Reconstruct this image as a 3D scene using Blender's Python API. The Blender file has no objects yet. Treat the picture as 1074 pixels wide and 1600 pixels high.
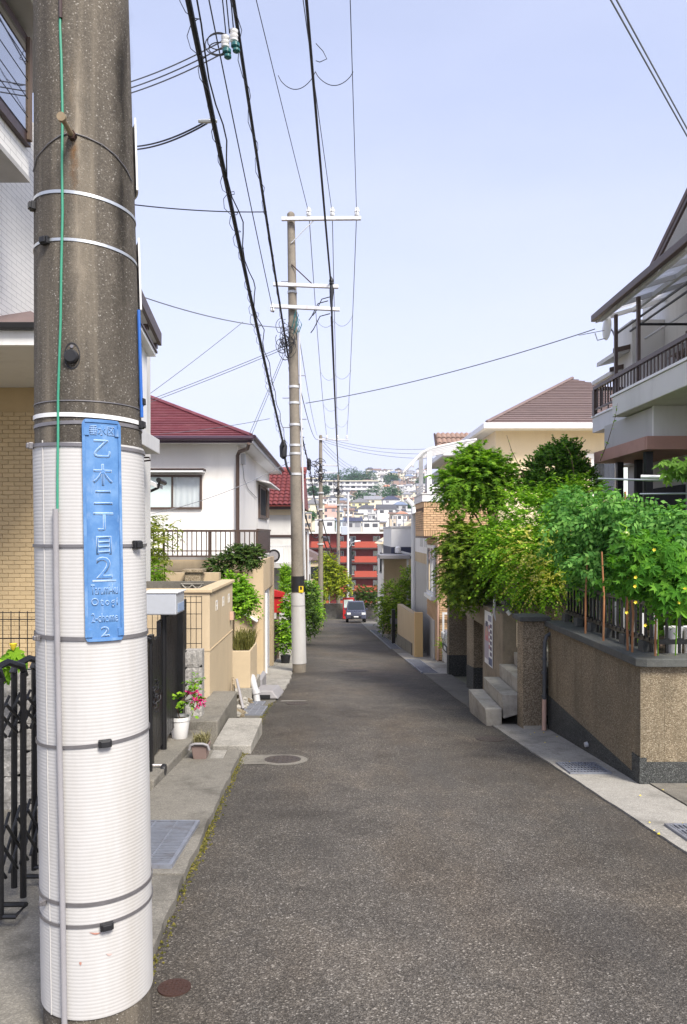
import bpy, bmesh, math, random
import numpy as np
from mathutils import Vector, Matrix, Euler

random.seed(7)
RNG = np.random.default_rng(11)
R = math.radians
scene = bpy.context.scene
COL = scene.collection

# ------------------------------------------------------------------ camera
F = 1150.0 / 1600.0
EYE = 1.55
cam_d = bpy.data.cameras.new('camera')
cam_d.sensor_fit = 'VERTICAL'
cam_d.sensor_height = 36.0
cam_d.sensor_width = 24.2
cam_d.lens = 36.0 * F
cam_d.shift_x = 9.0 / 1600
cam_d.shift_y = 35.0 / 1600
cam_d.clip_start = 0.05
cam_d.clip_end = 6000
cam = bpy.data.objects.new('camera', cam_d)
COL.objects.link(cam)
cam.location = (0, 0, EYE)
cam.rotation_euler = (R(90), 0, 0)
scene.camera = cam

# ------------------------------------------------------------------ world and sun
SUN_EL, SUN_AZ = 47.0, 149.0      # azimuth clockwise from +Y: behind the camera, a little to the right
world = bpy.data.worlds.new('World')
scene.world = world
world.use_nodes = True
wn = world.node_tree
for n_ in list(wn.nodes): wn.nodes.remove(n_)
w_out = wn.nodes.new('ShaderNodeOutputWorld')
w_bg = wn.nodes.new('ShaderNodeBackground')
w_sky = wn.nodes.new('ShaderNodeTexSky')
w_sky.sky_type = 'NISHITA'
w_sky.sun_disc = False
w_sky.sun_elevation = R(SUN_EL)
w_sky.sun_rotation = R(SUN_AZ)
w_sky.air_density = 1.0
w_sky.dust_density = 2.2
w_sky.ozone_density = 1.6
w_sky.altitude = 80
# a thin even veil of high cloud over the clear sky, slightly streaky
w_tc = wn.nodes.new('ShaderNodeTexCoord')
w_map = wn.nodes.new('ShaderNodeMapping'); w_map.inputs['Scale'].default_value = (1.0, 1.0, 3.2)
w_no = wn.nodes.new('ShaderNodeTexNoise'); w_no.inputs['Scale'].default_value = 2.1; w_no.inputs['Detail'].default_value = 5
w_rm = wn.nodes.new('ShaderNodeMapRange')
w_rm.inputs['From Min'].default_value = 0.3; w_rm.inputs['From Max'].default_value = 0.72
w_rm.inputs['To Min'].default_value = -0.06; w_rm.inputs['To Max'].default_value = 0.07
w_mix = wn.nodes.new('ShaderNodeMix'); w_mix.data_type = 'RGBA'
w_mix.inputs['B'].default_value = (3.95, 4.08, 5.3, 1)
wn.links.new(w_tc.outputs['Generated'], w_map.inputs['Vector'])
wn.links.new(w_map.outputs['Vector'], w_no.inputs['Vector'])
wn.links.new(w_no.outputs['Fac'], w_rm.inputs['Value'])
# the veil is seen through more air, so it whitens, toward the horizon all round
w_sep = wn.nodes.new('ShaderNodeSeparateXYZ'); wn.links.new(w_tc.outputs['Generated'], w_sep.inputs[0])
w_el = wn.nodes.new('ShaderNodeMapRange'); w_el.interpolation_type = 'SMOOTHSTEP'
w_el.inputs['From Min'].default_value = 0.0; w_el.inputs['From Max'].default_value = 0.75
w_el.inputs['To Min'].default_value = 0.92; w_el.inputs['To Max'].default_value = 0.42
wn.links.new(w_sep.outputs['Z'], w_el.inputs['Value'])
w_add = wn.nodes.new('ShaderNodeMath'); w_add.operation = 'ADD'; w_add.use_clamp = True
wn.links.new(w_rm.outputs['Result'], w_add.inputs[0]); wn.links.new(w_el.outputs['Result'], w_add.inputs[1])
wn.links.new(w_add.outputs[0], w_mix.inputs['Factor'])
wn.links.new(w_sky.outputs['Color'], w_mix.inputs['A'])
wn.links.new(w_mix.outputs['Result'], w_bg.inputs['Color'])
w_bg.inputs['Strength'].default_value = 0.096
wn.links.new(w_bg.outputs['Background'], w_out.inputs['Surface'])

sun_d = bpy.data.lights.new('sun', 'SUN')
sun_d.energy = 2.4
sun_d.angle = R(18.0)
sun_d.color = (1.0, 0.945, 0.86)
sun = bpy.data.objects.new('sun', sun_d)
COL.objects.link(sun)
_sd = Vector((math.sin(R(SUN_AZ)) * math.cos(R(SUN_EL)), math.cos(R(SUN_AZ)) * math.cos(R(SUN_EL)), math.sin(R(SUN_EL))))
sun.rotation_euler = (-_sd).to_track_quat('-Z', 'Y').to_euler()
sun.location = _sd * 40

vs = scene.view_settings
vs.view_transform = 'Standard'
vs.look = 'None'
vs.exposure = 1.34
vs.gamma = 1.0
vs.use_curve_mapping = False
scene.render.engine = 'CYCLES'
cy = scene.cycles
cy.use_denoising = True
try: cy.denoiser = 'OPENIMAGEDENOISE'
except Exception: pass
cy.max_bounces = 7
cy.diffuse_bounces = 3
cy.glossy_bounces = 3
cy.transmission_bounces = 4
cy.transparent_max_bounces = 10
cy.volume_bounces = 0
cy.sample_clamp_indirect = 6
cy.caustics_reflective = False
cy.caustics_refractive = False

# ------------------------------------------------------------------ helpers
def gz(y):
    """height of the street at distance y down the hill"""
    P = [(-40, 3.0), (0, 0.0), (62, -5.66), (80, -7.2), (140, -14), (205, -14), (300, 4.0), (450, 16), (600, 31), (750, 50), (900, 71), (1000, 73), (1600, 20), (4000, -40)]
    if y <= P[0][0]: return P[0][1]
    for (a, za), (b, zb) in zip(P, P[1:]):
        if y <= b: return za + (zb - za) * (y - a) / (b - a)
    return P[-1][1]

def PT(px, py, Y):
    return Vector(((px - 528) * Y / 1150.0, Y, EYE - (py - 835) * Y / 1150.0))

def root_of(o):
    while o.parent: o = o.parent
    return o

def origin_of(o):
    return root_of(o).location if o else Vector((0, 0, 0))

class MB:
    def __init__(s): s.v = []; s.f = []
    def add(s, vs_, fs_):
        k = len(s.v); s.v.extend([tuple(p) for p in vs_]); s.f.extend([tuple(i + k for i in f) for f in fs_]); return s
    def hexa(s, p):
        return s.add(p, [(0, 3, 2, 1), (4, 5, 6, 7), (0, 1, 5, 4), (1, 2, 6, 5), (2, 3, 7, 6), (3, 0, 4, 7)])
    def box(s, x0, x1, y0, y1, z0, z1):
        if x0 > x1: x0, x1 = x1, x0
        if y0 > y1: y0, y1 = y1, y0
        if z0 > z1: z0, z1 = z1, z0
        return s.hexa([(x0, y0, z0), (x1, y0, z0), (x1, y1, z0), (x0, y1, z0), (x0, y0, z1), (x1, y0, z1), (x1, y1, z1), (x0, y1, z1)])
    def sbox(s, x0, x1, y0, y1, zb0, zb1, zt0, zt1):
        """box whose bottom and top slope along y"""
        return s.hexa([(x0, y0, zb0), (x1, y0, zb0), (x1, y1, zb1), (x0, y1, zb1), (x0, y0, zt0), (x1, y0, zt0), (x1, y1, zt1), (x0, y1, zt1)])
    def prism(s, poly, ext):
        e = Vector(ext); n = len(poly); a = [Vector(p) for p in poly]; b = [p + e for p in a]
        fs = [tuple(range(n))[::-1], tuple(range(n, 2 * n))]
        fs += [(i, (i + 1) % n, n + (i + 1) % n, n + i) for i in range(n)]
        return s.add(a + b, fs)
    def quad(s, a, b, c, d): return s.add([a, b, c, d], [(0, 1, 2, 3)])
    def tri(s, a, b, c): return s.add([a, b, c], [(0, 1, 2)])
    def tube(s, pts, r, n=8, caps=True):
        pts = [Vector(p) for p in pts]; m = len(pts)
        rs = r if isinstance(r, (list, tuple)) else [r] * m
        vs_, fs_ = [], []
        prev = None
        for i, p in enumerate(pts):
            t = (pts[min(i + 1, m - 1)] - pts[max(i - 1, 0)])
            if t.length < 1e-9: t = Vector((0, 0, 1))
            t.normalize()
            if prev is None:
                u = t.cross(Vector((0, 0, 1)))
                if u.length < 1e-3: u = t.cross(Vector((1, 0, 0)))
            else:
                u = prev - t * prev.dot(t)
                if u.length < 1e-4: u = t.cross(Vector((1, 0, 0)))
            u.normalize(); prev = u; w = t.cross(u)
            for k in range(n):
                a = 2 * math.pi * k / n
                vs_.append(p + (u * math.cos(a) + w * math.sin(a)) * rs[i])
        for i in range(m - 1):
            for k in range(n):
                k2 = (k + 1) % n
                fs_.append((i * n + k, i * n + k2, (i + 1) * n + k2, (i + 1) * n + k))
        if caps:
            fs_.append(tuple(range(n))[::-1]); fs_.append(tuple((m - 1) * n + k for k in range(n)))
        return s.add(vs_, fs_)
    def cyl(s, p, q, r, n=12): return s.tube([p, q], r, n)
    def lathe(s, prof, c, n=24, axis='z', caps=True):
        vs_, fs_ = [], []; m = len(prof)
        for (r, h) in prof:
            for k in range(n):
                a = 2 * math.pi * k / n
                if axis == 'z': vs_.append((c[0] + r * math.cos(a), c[1] + r * math.sin(a), c[2] + h))
                elif axis == 'x': vs_.append((c[0] + h, c[1] + r * math.cos(a), c[2] + r * math.sin(a)))
                else: vs_.append((c[0] + r * math.cos(a), c[1] + h, c[2] + r * math.sin(a)))
        for i in range(m - 1):
            for k in range(n):
                k2 = (k + 1) % n
                fs_.append((i * n + k, i * n + k2, (i + 1) * n + k2, (i + 1) * n + k))
        if caps: fs_.append(tuple(range(n))[::-1]); fs_.append(tuple((m - 1) * n + k for k in range(n)))
        return s.add(vs_, fs_)
    def mesh(s, name, mat, off=(0, 0, 0), smooth=False):
        me = bpy.data.meshes.new(name)
        o = Vector(off)
        me.from_pydata([(v[0] - o[0], v[1] - o[1], v[2] - o[2]) for v in s.v], [], s.f)
        if mat: me.materials.append(mat)
        if smooth:
            me.polygons.foreach_set('use_smooth', [True] * len(me.polygons))
        me.update()
        return me
    def build(s, name, mat, parent=None, bevel=0.0, smooth=False, loc=None, fix=True, kind=None):
        off = origin_of(parent) if parent else Vector(loc if loc is not None else (0, 0, 0))
        me = s.mesh(name, mat, off, smooth)
        if fix:
            bm = bmesh.new(); bm.from_mesh(me); bmesh.ops.recalc_face_normals(bm, faces=bm.faces); bm.to_mesh(me); bm.free()
        o = bpy.data.objects.new(name, me); COL.objects.link(o)
        if parent: o.parent = parent
        elif loc is not None: o.location = loc
        if bevel:
            b = o.modifiers.new('bevel', 'BEVEL'); b.width = bevel; b.segments = 2; b.limit_method = 'ANGLE'; b.angle_limit = R(40)
        if smooth:
            try:
                me.set_sharp_from_angle(angle=R(38))
            except Exception: pass
        if kind: o['kind'] = kind
        return o

def tag(o, label, cat, group=None):
    o['label'] = label; o['category'] = cat
    if group: o['group'] = group
    return o

def thing(name, label, cat, loc, group=None):
    o = bpy.data.objects.new(name, None); COL.objects.link(o)
    o.location = loc; o.empty_display_size = 0.2
    return tag(o, label, cat, group)

def struct(o): o['kind'] = 'structure'; return o

def piece(me, name, parent, loc, rot=(0, 0, 0), scale=(1, 1, 1)):
    """one object of a shared mesh; loc in world coordinates"""
    o = bpy.data.objects.new(name, me); COL.objects.link(o)
    o.parent = parent
    o.location = Vector(loc) - origin_of(parent); o.rotation_euler = rot; o.scale = scale
    return o

def bx(name, mat, parent, x0, x1, y0, y1, z0, z1, bevel=0.0):
    return MB().box(x0, x1, y0, y1, z0, z1).build(name, mat, parent, bevel)

def copy_tree(o, parent=None):
    c = o.copy(); COL.objects.link(c); c.parent = parent
    for ch in o.children: copy_tree(ch, c)
    return c

# ------------------------------------------------------------------ materials
def s2l(c):
    return tuple(((x / 255) / 12.92 if x / 255 <= .04045 else ((x / 255 + .055) / 1.055) ** 2.4) for x in c)

class NT:
    def __init__(s, name):
        s.m = bpy.data.materials.new(name); s.m.use_nodes = True
        s.t = s.m.node_tree; s.n = s.t.nodes
        s.b = s.n['Principled BSDF']; s.out = s.n['Material Output']
        tc = s.n.new('ShaderNodeTexCoord'); s.tc = tc
        s.co = tc.outputs['Object']
    def lk(s, a, b): s.t.links.new(a, b)
    def rand_offset(s, k=9.0):
        oi = s.n.new('ShaderNodeObjectInfo'); mm = s.n.new('ShaderNodeVectorMath'); mm.operation = 'MULTIPLY_ADD'
        mm.inputs[1].default_value = (k, k * 1.3, k * .7); s.oi = oi
        cc = s.n.new('ShaderNodeCombineXYZ')
        for i in range(3): s.lk(oi.outputs['Random'], cc.inputs[i])
        s.lk(cc.outputs[0], mm.inputs[0]); s.lk(s.co, mm.inputs[2]); s.co = mm.outputs[0]
    def mapping(s, scale=(1, 1, 1), rot=(0, 0, 0)):
        m = s.n.new('ShaderNodeMapping'); m.inputs['Scale'].default_value = scale; m.inputs['Rotation'].default_value = rot
        s.lk(s.co, m.inputs['Vector']); return m.outputs[0]
    def noise(s, scale, detail=5, rough=.55, vec=None, dist=0):
        n = s.n.new('ShaderNodeTexNoise'); n.inputs['Scale'].default_value = scale; n.inputs['Detail'].default_value = detail
        n.inputs['Roughness'].default_value = rough; n.inputs['Distortion'].default_value = dist
        s.lk(vec or s.co, n.inputs['Vector']); return n.outputs['Fac']
    def vor(s, scale, feat='F1', vec=None, out='Distance'):
        n = s.n.new('ShaderNodeTexVoronoi'); n.feature = feat; n.inputs['Scale'].default_value = scale
        s.lk(vec or s.co, n.inputs['Vector']); return n.outputs[out]
    def ramp(s, fac, stops):
        r = s.n.new('ShaderNodeValToRGB'); e = r.color_ramp.elements
        while len(e) > 1: e.remove(e[0])
        e[0].position = stops[0][0]; e[0].color = tuple(stops[0][1]) + (1,)
        for p, c in stops[1:]:
            x = e.new(p); x.color = tuple(c) + (1,)
        s.lk(fac, r.inputs['Fac']); return r.outputs['Color']
    def rng(s, fac, a, b, c=0.0, d=1.0):
        r = s.n.new('ShaderNodeMapRange'); r.inputs['From Min'].default_value = a; r.inputs['From Max'].default_value = b
        r.inputs['To Min'].default_value = c; r.inputs['To Max'].default_value = d
        s.lk(fac, r.inputs['Value']); return r.outputs['Result']
    def mix(s, fac, a, b, mode='MIX'):
        m = s.n.new('ShaderNodeMix'); m.data_type = 'RGBA'; m.blend_type = mode
        for sock, v in (('Factor', fac), ('A', a), ('B', b)):
            i = m.inputs[sock] if sock == 'Factor' else [x for x in m.inputs if x.name == sock and x.type == 'RGBA'][0]
            if hasattr(v, 'default_value') or hasattr(v, 'is_linked'): s.lk(v, i)
            elif sock == 'Factor': i.default_value = v
            else: i.default_value = tuple(v) + (1,)
        return [o for o in m.outputs if o.type == 'RGBA'][0]
    def math(s, op, a, b=0.5):
        m = s.n.new('ShaderNodeMath'); m.operation = op
        for i, v in enumerate((a, b)):
            if hasattr(v, 'is_linked'): s.lk(v, m.inputs[i])
            else: m.inputs[i].default_value = v
        return m.outputs[0]
    def sep(s, axis, vec=None):
        x = s.n.new('ShaderNodeSeparateXYZ'); s.lk(vec or s.co, x.inputs[0]); return x.outputs[axis]
    def bump(s, h, strength=.3, dist=.01):
        b = s.n.new('ShaderNodeBump'); b.inputs['Strength'].default_value = strength; b.inputs['Distance'].default_value = dist
        s.lk(h, b.inputs['Height']); s.lk(b.outputs[0], s.b.inputs['Normal'])
    def color(s, c):
        if hasattr(c, 'is_linked'): s.lk(c, s.b.inputs['Base Color'])
        else: s.b.inputs['Base Color'].default_value = tuple(c) + (1,)
    def set(s, rough=None, metal=None, spec=None):
        if rough is not None: s.b.inputs['Roughness'].default_value = rough
        if metal is not None: s.b.inputs['Metallic'].default_value = metal
        if spec is not None: s.b.inputs['Specular IOR Level'].default_value = spec
        return s.m

def mul(c, k): return tuple(min(1, x * k) for x in c)

def pm(name, col, rough=.75, var=.18, scale=3.0, bump=.15, bscale=90, dirt=None, dirt_amt=.5, rand=0.0, metal=0.0, spec=.4, streak=False, dist=.004):
    """plain surface: two scales of mottling, optional dirt with vertical streaks, fine relief"""
    t = NT(name); t.rand_offset()
    n1 = t.noise(scale, 6, .6); n2 = t.noise(scale * 11, 4, .6)
    f = t.math('ADD', t.math('MULTIPLY', n1, .65), t.math('MULTIPLY', n2, .35))
    c = t.ramp(f, [(.3, mul(col, 1 - var)), (.5, col), (.7, mul(col, 1 + var * .7))])
    if rand:
        c = t.mix(t.rng(t.oi.outputs['Random'], 0, 1, 0, 1), t.mix(1.0, c, mul((1, 1, 1), 1 - rand), 'MULTIPLY'), c)
    if dirt is not None:
        v = t.mapping((1, 1, .16) if streak else (1, 1, 1))
        d = t.rng(t.noise(scale * (2.6 if streak else 1.3), 6, .65, v), .5, .72)
        c = t.mix(t.math('MULTIPLY', d, dirt_amt), c, dirt)
    t.color(c)
    t.lk(t.rng(n2, .3, .7, max(0, rough - .08), min(1, rough + .08)), t.b.inputs['Roughness'])
    if bump: t.bump(t.noise(bscale, 3, .6), bump, dist)
    t.set(metal=metal, spec=spec)
    return t.m

def asphalt():
    t = NT('asphalt')
    big = t.noise(.55, 5, .6); mid = t.noise(3.2, 5, .6, dist=.4)
    cell = t.vor(125, 'F1', out='Color'); cs = t.sep(0, cell)
    cell2 = t.sep(1, t.vor(210, 'F1', out='Color'))
    c = t.ramp(cs, [(0, (.031, .027, .022)), (.45, (.064, .057, .048)), (.80, (.104, .093, .079)), (.95, (.175, .16, .138)), (1, (.37, .345, .31))])
    c2 = t.ramp(cell2, [(0, (.028, .025, .021)), (.8, (.075, .066, .056)), (1, (.26, .24, .21))])
    c = t.mix(.45, c, c2)
    c = t.mix(1.0, c, t.ramp(t.math('ADD', t.math('MULTIPLY', big, .6), t.math('MULTIPLY', mid, .4)), [(.33, (.58, .57, .56)), (.5, (.95, .95, .95)), (.66, (1.35, 1.32, 1.27))]), 'MULTIPLY')
    # oil and tyre stains down the lanes, in long drawn patches
    st = t.rng(t.noise(1.1, 5, .6, t.mapping((1.6, .35, 1))), .52, .72)
    c = t.mix(t.math('MULTIPLY', st, .42), c, (.05, .047, .044))
    # lighter band along the middle of the lane, ragged along its edges
    xx = t.math('ADD', t.sep(0), t.math('MULTIPLY', t.noise(.9, 4, .6), 1.4))
    band = t.math('MULTIPLY', t.rng(xx, -.3, .6), t.rng(xx, 2.7, 1.6))
    c = t.mix(band, t.mix(1.0, c, (.92, .91, .89), 'MULTIPLY'), t.mix(1.0, c, (1.26, 1.25, 1.24), 'MULTIPLY'))
    c = t.mix(t.math('MULTIPLY', t.rng(t.noise(.8, 5, .6, t.mapping((1.3, .5, 1), (0, 0, .4))), .45, .7), .5), c, t.mix(1.0, c, (1.25, 1.08, .88), 'MULTIPLY'))
    t.color(c)
    h = t.math('ADD', t.vor(125, 'F1'), t.math('MULTIPLY', t.vor(260, 'F1'), .5))
    t.bump(h, .65, .006)
    return t.set(rough=.82, spec=.35)

def concrete(name, col, speck=.12, rough=.85, stain=(.06, .055, .045), amt=.55, ss=1.6, vscale=150):
    t = NT(name); t.rand_offset()
    n1 = t.noise(ss, 7, .62); n2 = t.noise(14, 5, .65)
    cs = t.sep(0, t.vor(vscale, 'F1', out='Color'))
    c = t.ramp(t.math('ADD', t.math('MULTIPLY', n1, .6), t.math('MULTIPLY', n2, .4)), [(.32, mul(col, .68)), (.5, col), (.68, mul(col, 1.25))])
    c = t.mix(speck * 2, c, t.ramp(cs, [(0, mul(col, .45)), (.7, col), (1, mul(col, 1.7))]))
    d = t.rng(t.noise(2.7, 7, .68), .50, .70)
    c = t.mix(t.math('MULTIPLY', d, amt), c, stain)
    t.color(c)
    t.bump(t.math('ADD', t.noise(60, 5, .7), t.vor(vscale, 'F1')), .35, .004)
    return t.set(rough=rough, spec=.3)

def aggregate(name, cols, scale=85, stain_amt=.5, dark=(.05, .04, .03)):
    """washed pebble finish"""
    t = NT(name)
    v = t.vor(scale, 'F1', out='Color'); d = t.vor(scale, 'F1')
    c = t.ramp(t.sep(0, v), [(0, cols[0]), (.3, cols[1]), (.6, cols[2]), (.85, cols[3]), (1, cols[4])])
    c = t.mix(t.math('MULTIPLY', t.rng(d, .5, .8), .6), c, cols[0])
    s1 = t.rng(t.noise(3.4, 6, .6, t.mapping((1, 1, .13))), .46, .68)
    c = t.mix(t.math('MULTIPLY', s1, stain_amt), c, dark)
    c = t.mix(1.0, c, t.ramp(t.noise(1.1, 4), [(.35, (.8, .8, .8)), (.65, (1.15, 1.13, 1.1))]), 'MULTIPLY')
    t.color(c)
    t.bump(t.math('MULTIPLY', d, -1.0), .7, .008)
    return t.set(rough=.8, spec=.3)

def pole_concrete():
    t = NT('pole_concrete')
    cs = t.sep(0, t.vor(260, 'F1', out='Color')); big = t.noise(2.2, 6, .62, t.mapping((1, 1, .3)))
    c = t.ramp(cs, [(0, (.060, .052, .043)), (.5, (.092, .080, .064)), (.9, (.125, .110, .090)), (.965, (.19, .175, .15)), (1, (.42, .40, .36))])
    c = t.mix(.70, t.ramp(t.noise(40, 5, .7), [(.3, (.070, .060, .048)), (.7, (.125, .108, .086))]), c)
    c = t.mix(1.0, c, t.ramp(big, [(.33, (.72, .72, .72)), (.5, (1, 1, 1)), (.68, (1.28, 1.25, 1.2))]), 'MULTIPLY')
    # pale rain-washed streaks and dark runs
    s1 = t.rng(t.noise(7.5, 5, .6, t.mapping((1.3, 1.3, .07))), .53, .68)
    c = t.mix(t.math('MULTIPLY', s1, .55), c, (.24, .205, .155))
    s2 = t.rng(t.noise(6.0, 4, .6, t.mapping((1.1, 1.1, .05), (0, 0, 1.1))), .56, .70)
    c = t.mix(t.math('MULTIPLY', s2, .6), c, (.035, .030, .026))
    t.color(c)
    t.bump(t.math('ADD', t.noise(220, 3, .7), t.math('MULTIPLY', t.vor(150, 'F1'), -.8)), .35, .003)
    return t.set(rough=.85, spec=.3)

def leafmat(name, dark, mid, light, trans=.42, rough=.5):
    t = NT(name)
    g = t.n.new('ShaderNodeNewGeometry')
    rr = g.outputs['Random Per Island']
    oi = t.n.new('ShaderNodeObjectInfo')
    f = t.math('FRACT', t.math('ADD', rr, oi.outputs['Random']), 0)
    c = t.ramp(f, [(0, dark), (.45, mid), (.85, light), (1, mul(light, 1.25))])
    t.color(c); t.set(rough=.62, spec=.16)
    tr = t.n.new('ShaderNodeBsdfTranslucent'); t.lk(t.mix(1.0, c, (1.25, 1.35, .55), 'MULTIPLY'), tr.inputs['Color'])
    mx = t.n.new('ShaderNodeMixShader'); mx.inputs[0].default_value = trans
    t.lk(t.b.outputs[0], mx.inputs[1]); t.lk(tr.outputs[0], mx.inputs[2]); t.lk(mx.outputs[0], t.out.inputs['Surface'])
    return t.m

def glassmat(name, tint=(.75, .82, .88), refl=.25):
    t = NT(name)
    for n in (t.b,): t.n.remove(n)
    fr = t.n.new('ShaderNodeLayerWeight'); fr.inputs[0].default_value = .5
    f = t.math('ADD', t.math('POWER', fr.outputs['Facing'], 4.0), refl + .03)
    tr = t.n.new('ShaderNodeBsdfTransparent'); tr.inputs[0].default_value = tint + (1,)
    gl = t.n.new('ShaderNodeBsdfGlossy'); gl.inputs['Roughness'].default_value = .02
    mx = t.n.new('ShaderNodeMixShader'); cl = t.math('MINIMUM', f, 1.0)
    t.lk(cl, mx.inputs[0]); t.lk(tr.outputs[0], mx.inputs[1]); t.lk(gl.outputs[0], mx.inputs[2]); t.lk(mx.outputs[0], t.out.inputs['Surface'])
    return t.m

def siding(name, col, row, ln, axis, joint=.72):
    """moulded siding with a fine offset brick relief; axis = horizontal axis of the wall"""
    t = NT(name)
    x = t.sep(axis); z = t.sep(2)
    cc = t.n.new('ShaderNodeCombineXYZ'); t.lk(x, cc.inputs[0]); t.lk(z, cc.inputs[1])
    b = t.n.new('ShaderNodeTexBrick'); b.inputs['Scale'].default_value = 1.0
    b.inputs['Brick Width'].default_value = ln; b.inputs['Row Height'].default_value = row; b.inputs['Mortar Size'].default_value = row * .08
    b.inputs['Mortar Smooth'].default_value = .4
    b.inputs['Color1'].default_value = (1, 1, 1, 1); b.inputs['Color2'].default_value = (.96, .96, .96, 1); b.inputs['Mortar'].default_value = (joint, joint, joint, 1)
    t.lk(cc.outputs[0], b.inputs['Vector'])
    c = t.mix(1.0, t.ramp(t.noise(1.4, 5), [(.3, mul(col, .9)), (.7, mul(col, 1.04))]), b.outputs['Color'], 'MULTIPLY')
    t.color(c); t.bump(b.outputs['Fac'], -.5, .006)
    return t.set(rough=.7, spec=.35)

M = {}
M['asphalt'] = asphalt()
M['concrete'] = concrete('concrete', (.205, .19, .16), amt=.7, speck=.2, ss=2.2)
M['concrete_pale'] = concrete('concrete_pale', (.33, .312, .275), amt=.5, speck=.18)
M['concrete_tan'] = concrete('concrete_tan', (.30, .245, .175), amt=.4, vscale=220, speck=.08)
M['concrete_step'] = concrete('concrete_step', (.42, .39, .33), amt=.45, vscale=260, speck=.06)
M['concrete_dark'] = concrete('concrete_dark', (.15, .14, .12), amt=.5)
M['pole'] = pole_concrete()
M['pole_far'] = concrete('pole_far', (.235, .205, .165), amt=.30, ss=2.5, stain=(.10, .085, .07))
M['jacket'] = pm('jacket_plastic', (.50, .49, .475), .5, .05, 1.5, .03, 60, dirt=(.36, .33, .28), dirt_amt=.50, streak=True)
M['wash'] = aggregate('washed_pebble', [(.145, .112, .070), (.22, .175, .115), (.29, .24, .16), (.36, .30, .205), (.48, .42, .31)], 125, .62, (.095, .076, .05))
M['wash_brown'] = aggregate('washed_pebble_brown', [(.16, .125, .082), (.26, .205, .135), (.36, .29, .20), (.44, .37, .26), (.56, .48, .36)], 100, .4, (.10, .075, .05))
M['wash_dark'] = aggregate('washed_pebble_dark', [(.034, .036, .034), (.058, .061, .058), (.085, .088, .085), (.11, .115, .11), (.17, .18, .17)], 120, .3, (.03, .03, .03))
M['coping'] = concrete('coping_concrete', (.095, .098, .090), amt=.4, stain=(.16, .14, .10))
M['beige'] = pm('beige_stucco', (.54, .425, .275), .85, .08, 1.3, .45, 70, dirt=(.30, .21, .13), dirt_amt=.28, streak=True, dist=.006)
M['beige_light'] = pm('beige_paint', (.56, .45, .30), .7, .10, 1.3, .1, 70, dirt=(.34, .25, .17), dirt_amt=.35, streak=True)
M['white_stucco'] = pm('white_stucco', (.84, .815, .77), .85, .03, 1.0, .3, 120, dirt=(.56, .53, .48), dirt_amt=.38, streak=True, dist=.003)
M['white_paint'] = pm('white_paint', (.80, .80, .79), .45, .03, 2.0, .03, 60, dirt=(.5, .49, .46), dirt_amt=.25, streak=True)
M['offwhite'] = pm('offwhite_wall', (.66, .65, .62), .8, .05, 1.2, .15, 90, dirt=(.42, .40, .37), dirt_amt=.35, streak=True)
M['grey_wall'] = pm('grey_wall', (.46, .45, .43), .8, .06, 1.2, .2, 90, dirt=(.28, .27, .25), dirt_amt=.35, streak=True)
M['cream'] = pm('cream_stucco', (.80, .68, .47), .85, .04, .9, .25, 90, dirt=(.50, .39, .24), dirt_amt=.22, streak=True)
M['pale_grey'] = pm('pale_grey_paint', (.60, .60, .60), .6, .05, 2, .05, 60, dirt=(.38, .37, .35), dirt_amt=.3, streak=True)
M['maroon'] = pm('maroon_roof_tile', (.190, .052, .064), .55, .18, 2.5, .2, 60, dirt=(.36, .17, .17), dirt_amt=.35, rand=.22)
M['brown_roof'] = pm('brown_roof_tile', (.190, .138, .128), .7, .15, 2.5, .25, 70, dirt=(.23, .17, .15), dirt_amt=.4, rand=.25)
M['pink_roof'] = pm('pinkish_roof_tile', (.30, .20, .155), .7, .18, 3, .2, 60, rand=.2)
M['red_tile'] = pm('glazed_red_tile', (.22, .050, .045), .5, .18, 3, .1, 60, rand=.2, spec=.4)
M['dark_brown'] = pm('dark_brown_metal', (.055, .032, .027), .4, .1, 3, .03, 60, spec=.5)
M['plum'] = pm('plum_gutter', (.050, .024, .040), .35, .1, 3, .02, 60, spec=.5)
M['brown_metal'] = pm('brown_metal', (.085, .055, .042), .45, .12, 4, .03, 60, spec=.5)
M['black_metal'] = pm('black_metal', (.010, .010, .011), .38, .2, 6, .05, 120, spec=.5)
M['black_plastic'] = pm('black_plastic', (.016, .016, .018), .5, .2, 6, .04, 80)
M['cable'] = pm('black_cable', (.012, .013, .018), .6, .2, 6, .05, 80)
M['grey_wire'] = pm('grey_wire', (.16, .17, .19), .5, .1, 6, 0, 80)
M['strap'] = pm('steel_strap', (.22, .21, .215), .42, .15, 6, .05, 80, metal=.55)
M['galv'] = pm('galvanised_steel', (.50, .52, .53), .42, .12, 9, .05, 50, metal=.75)
M['galv_white'] = pm('galvanised_pale', (.62, .63, .64), .5, .1, 5, .03, 60, dirt=(.30, .17, .10), dirt_amt=.35, metal=.3)
M['steel_shiny'] = pm('stainless_steel', (.72, .72, .72), .18, .05, 5, 0, 60, metal=1.0)
M['grate'] = pm('grating_steel', (.30, .32, .37), .45, .2, 6, .08, 60, metal=.5, dirt=(.14, .11, .09), dirt_amt=.5)
M['rust'] = pm('rusty_iron', (.050, .024, .018), .85, .35, 14, .5, 120, dirt=(.05, .03, .025), dirt_amt=.6)
M['iron'] = pm('cast_iron', (.075, .062, .055), .7, .25, 12, .5, 120, dirt=(.13, .10, .075), dirt_amt=.5, metal=.3)
M['ceramic'] = pm('insulator_ceramic', (.80, .80, .79), .2, .03, 5, 0, 60, spec=.6)
M['teal_ceramic'] = pm('insulator_teal', (.02, .12, .12), .25, .05, 5, 0, 60, spec=.6)
M['green_wire'] = pm('green_wire', (.045, .27, .17), .45, .1, 4, 0, 60)
M['blue_hose'] = pm('blue_hose', (.02, .12, .45), .45, .1, 4, 0, 60)
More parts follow.
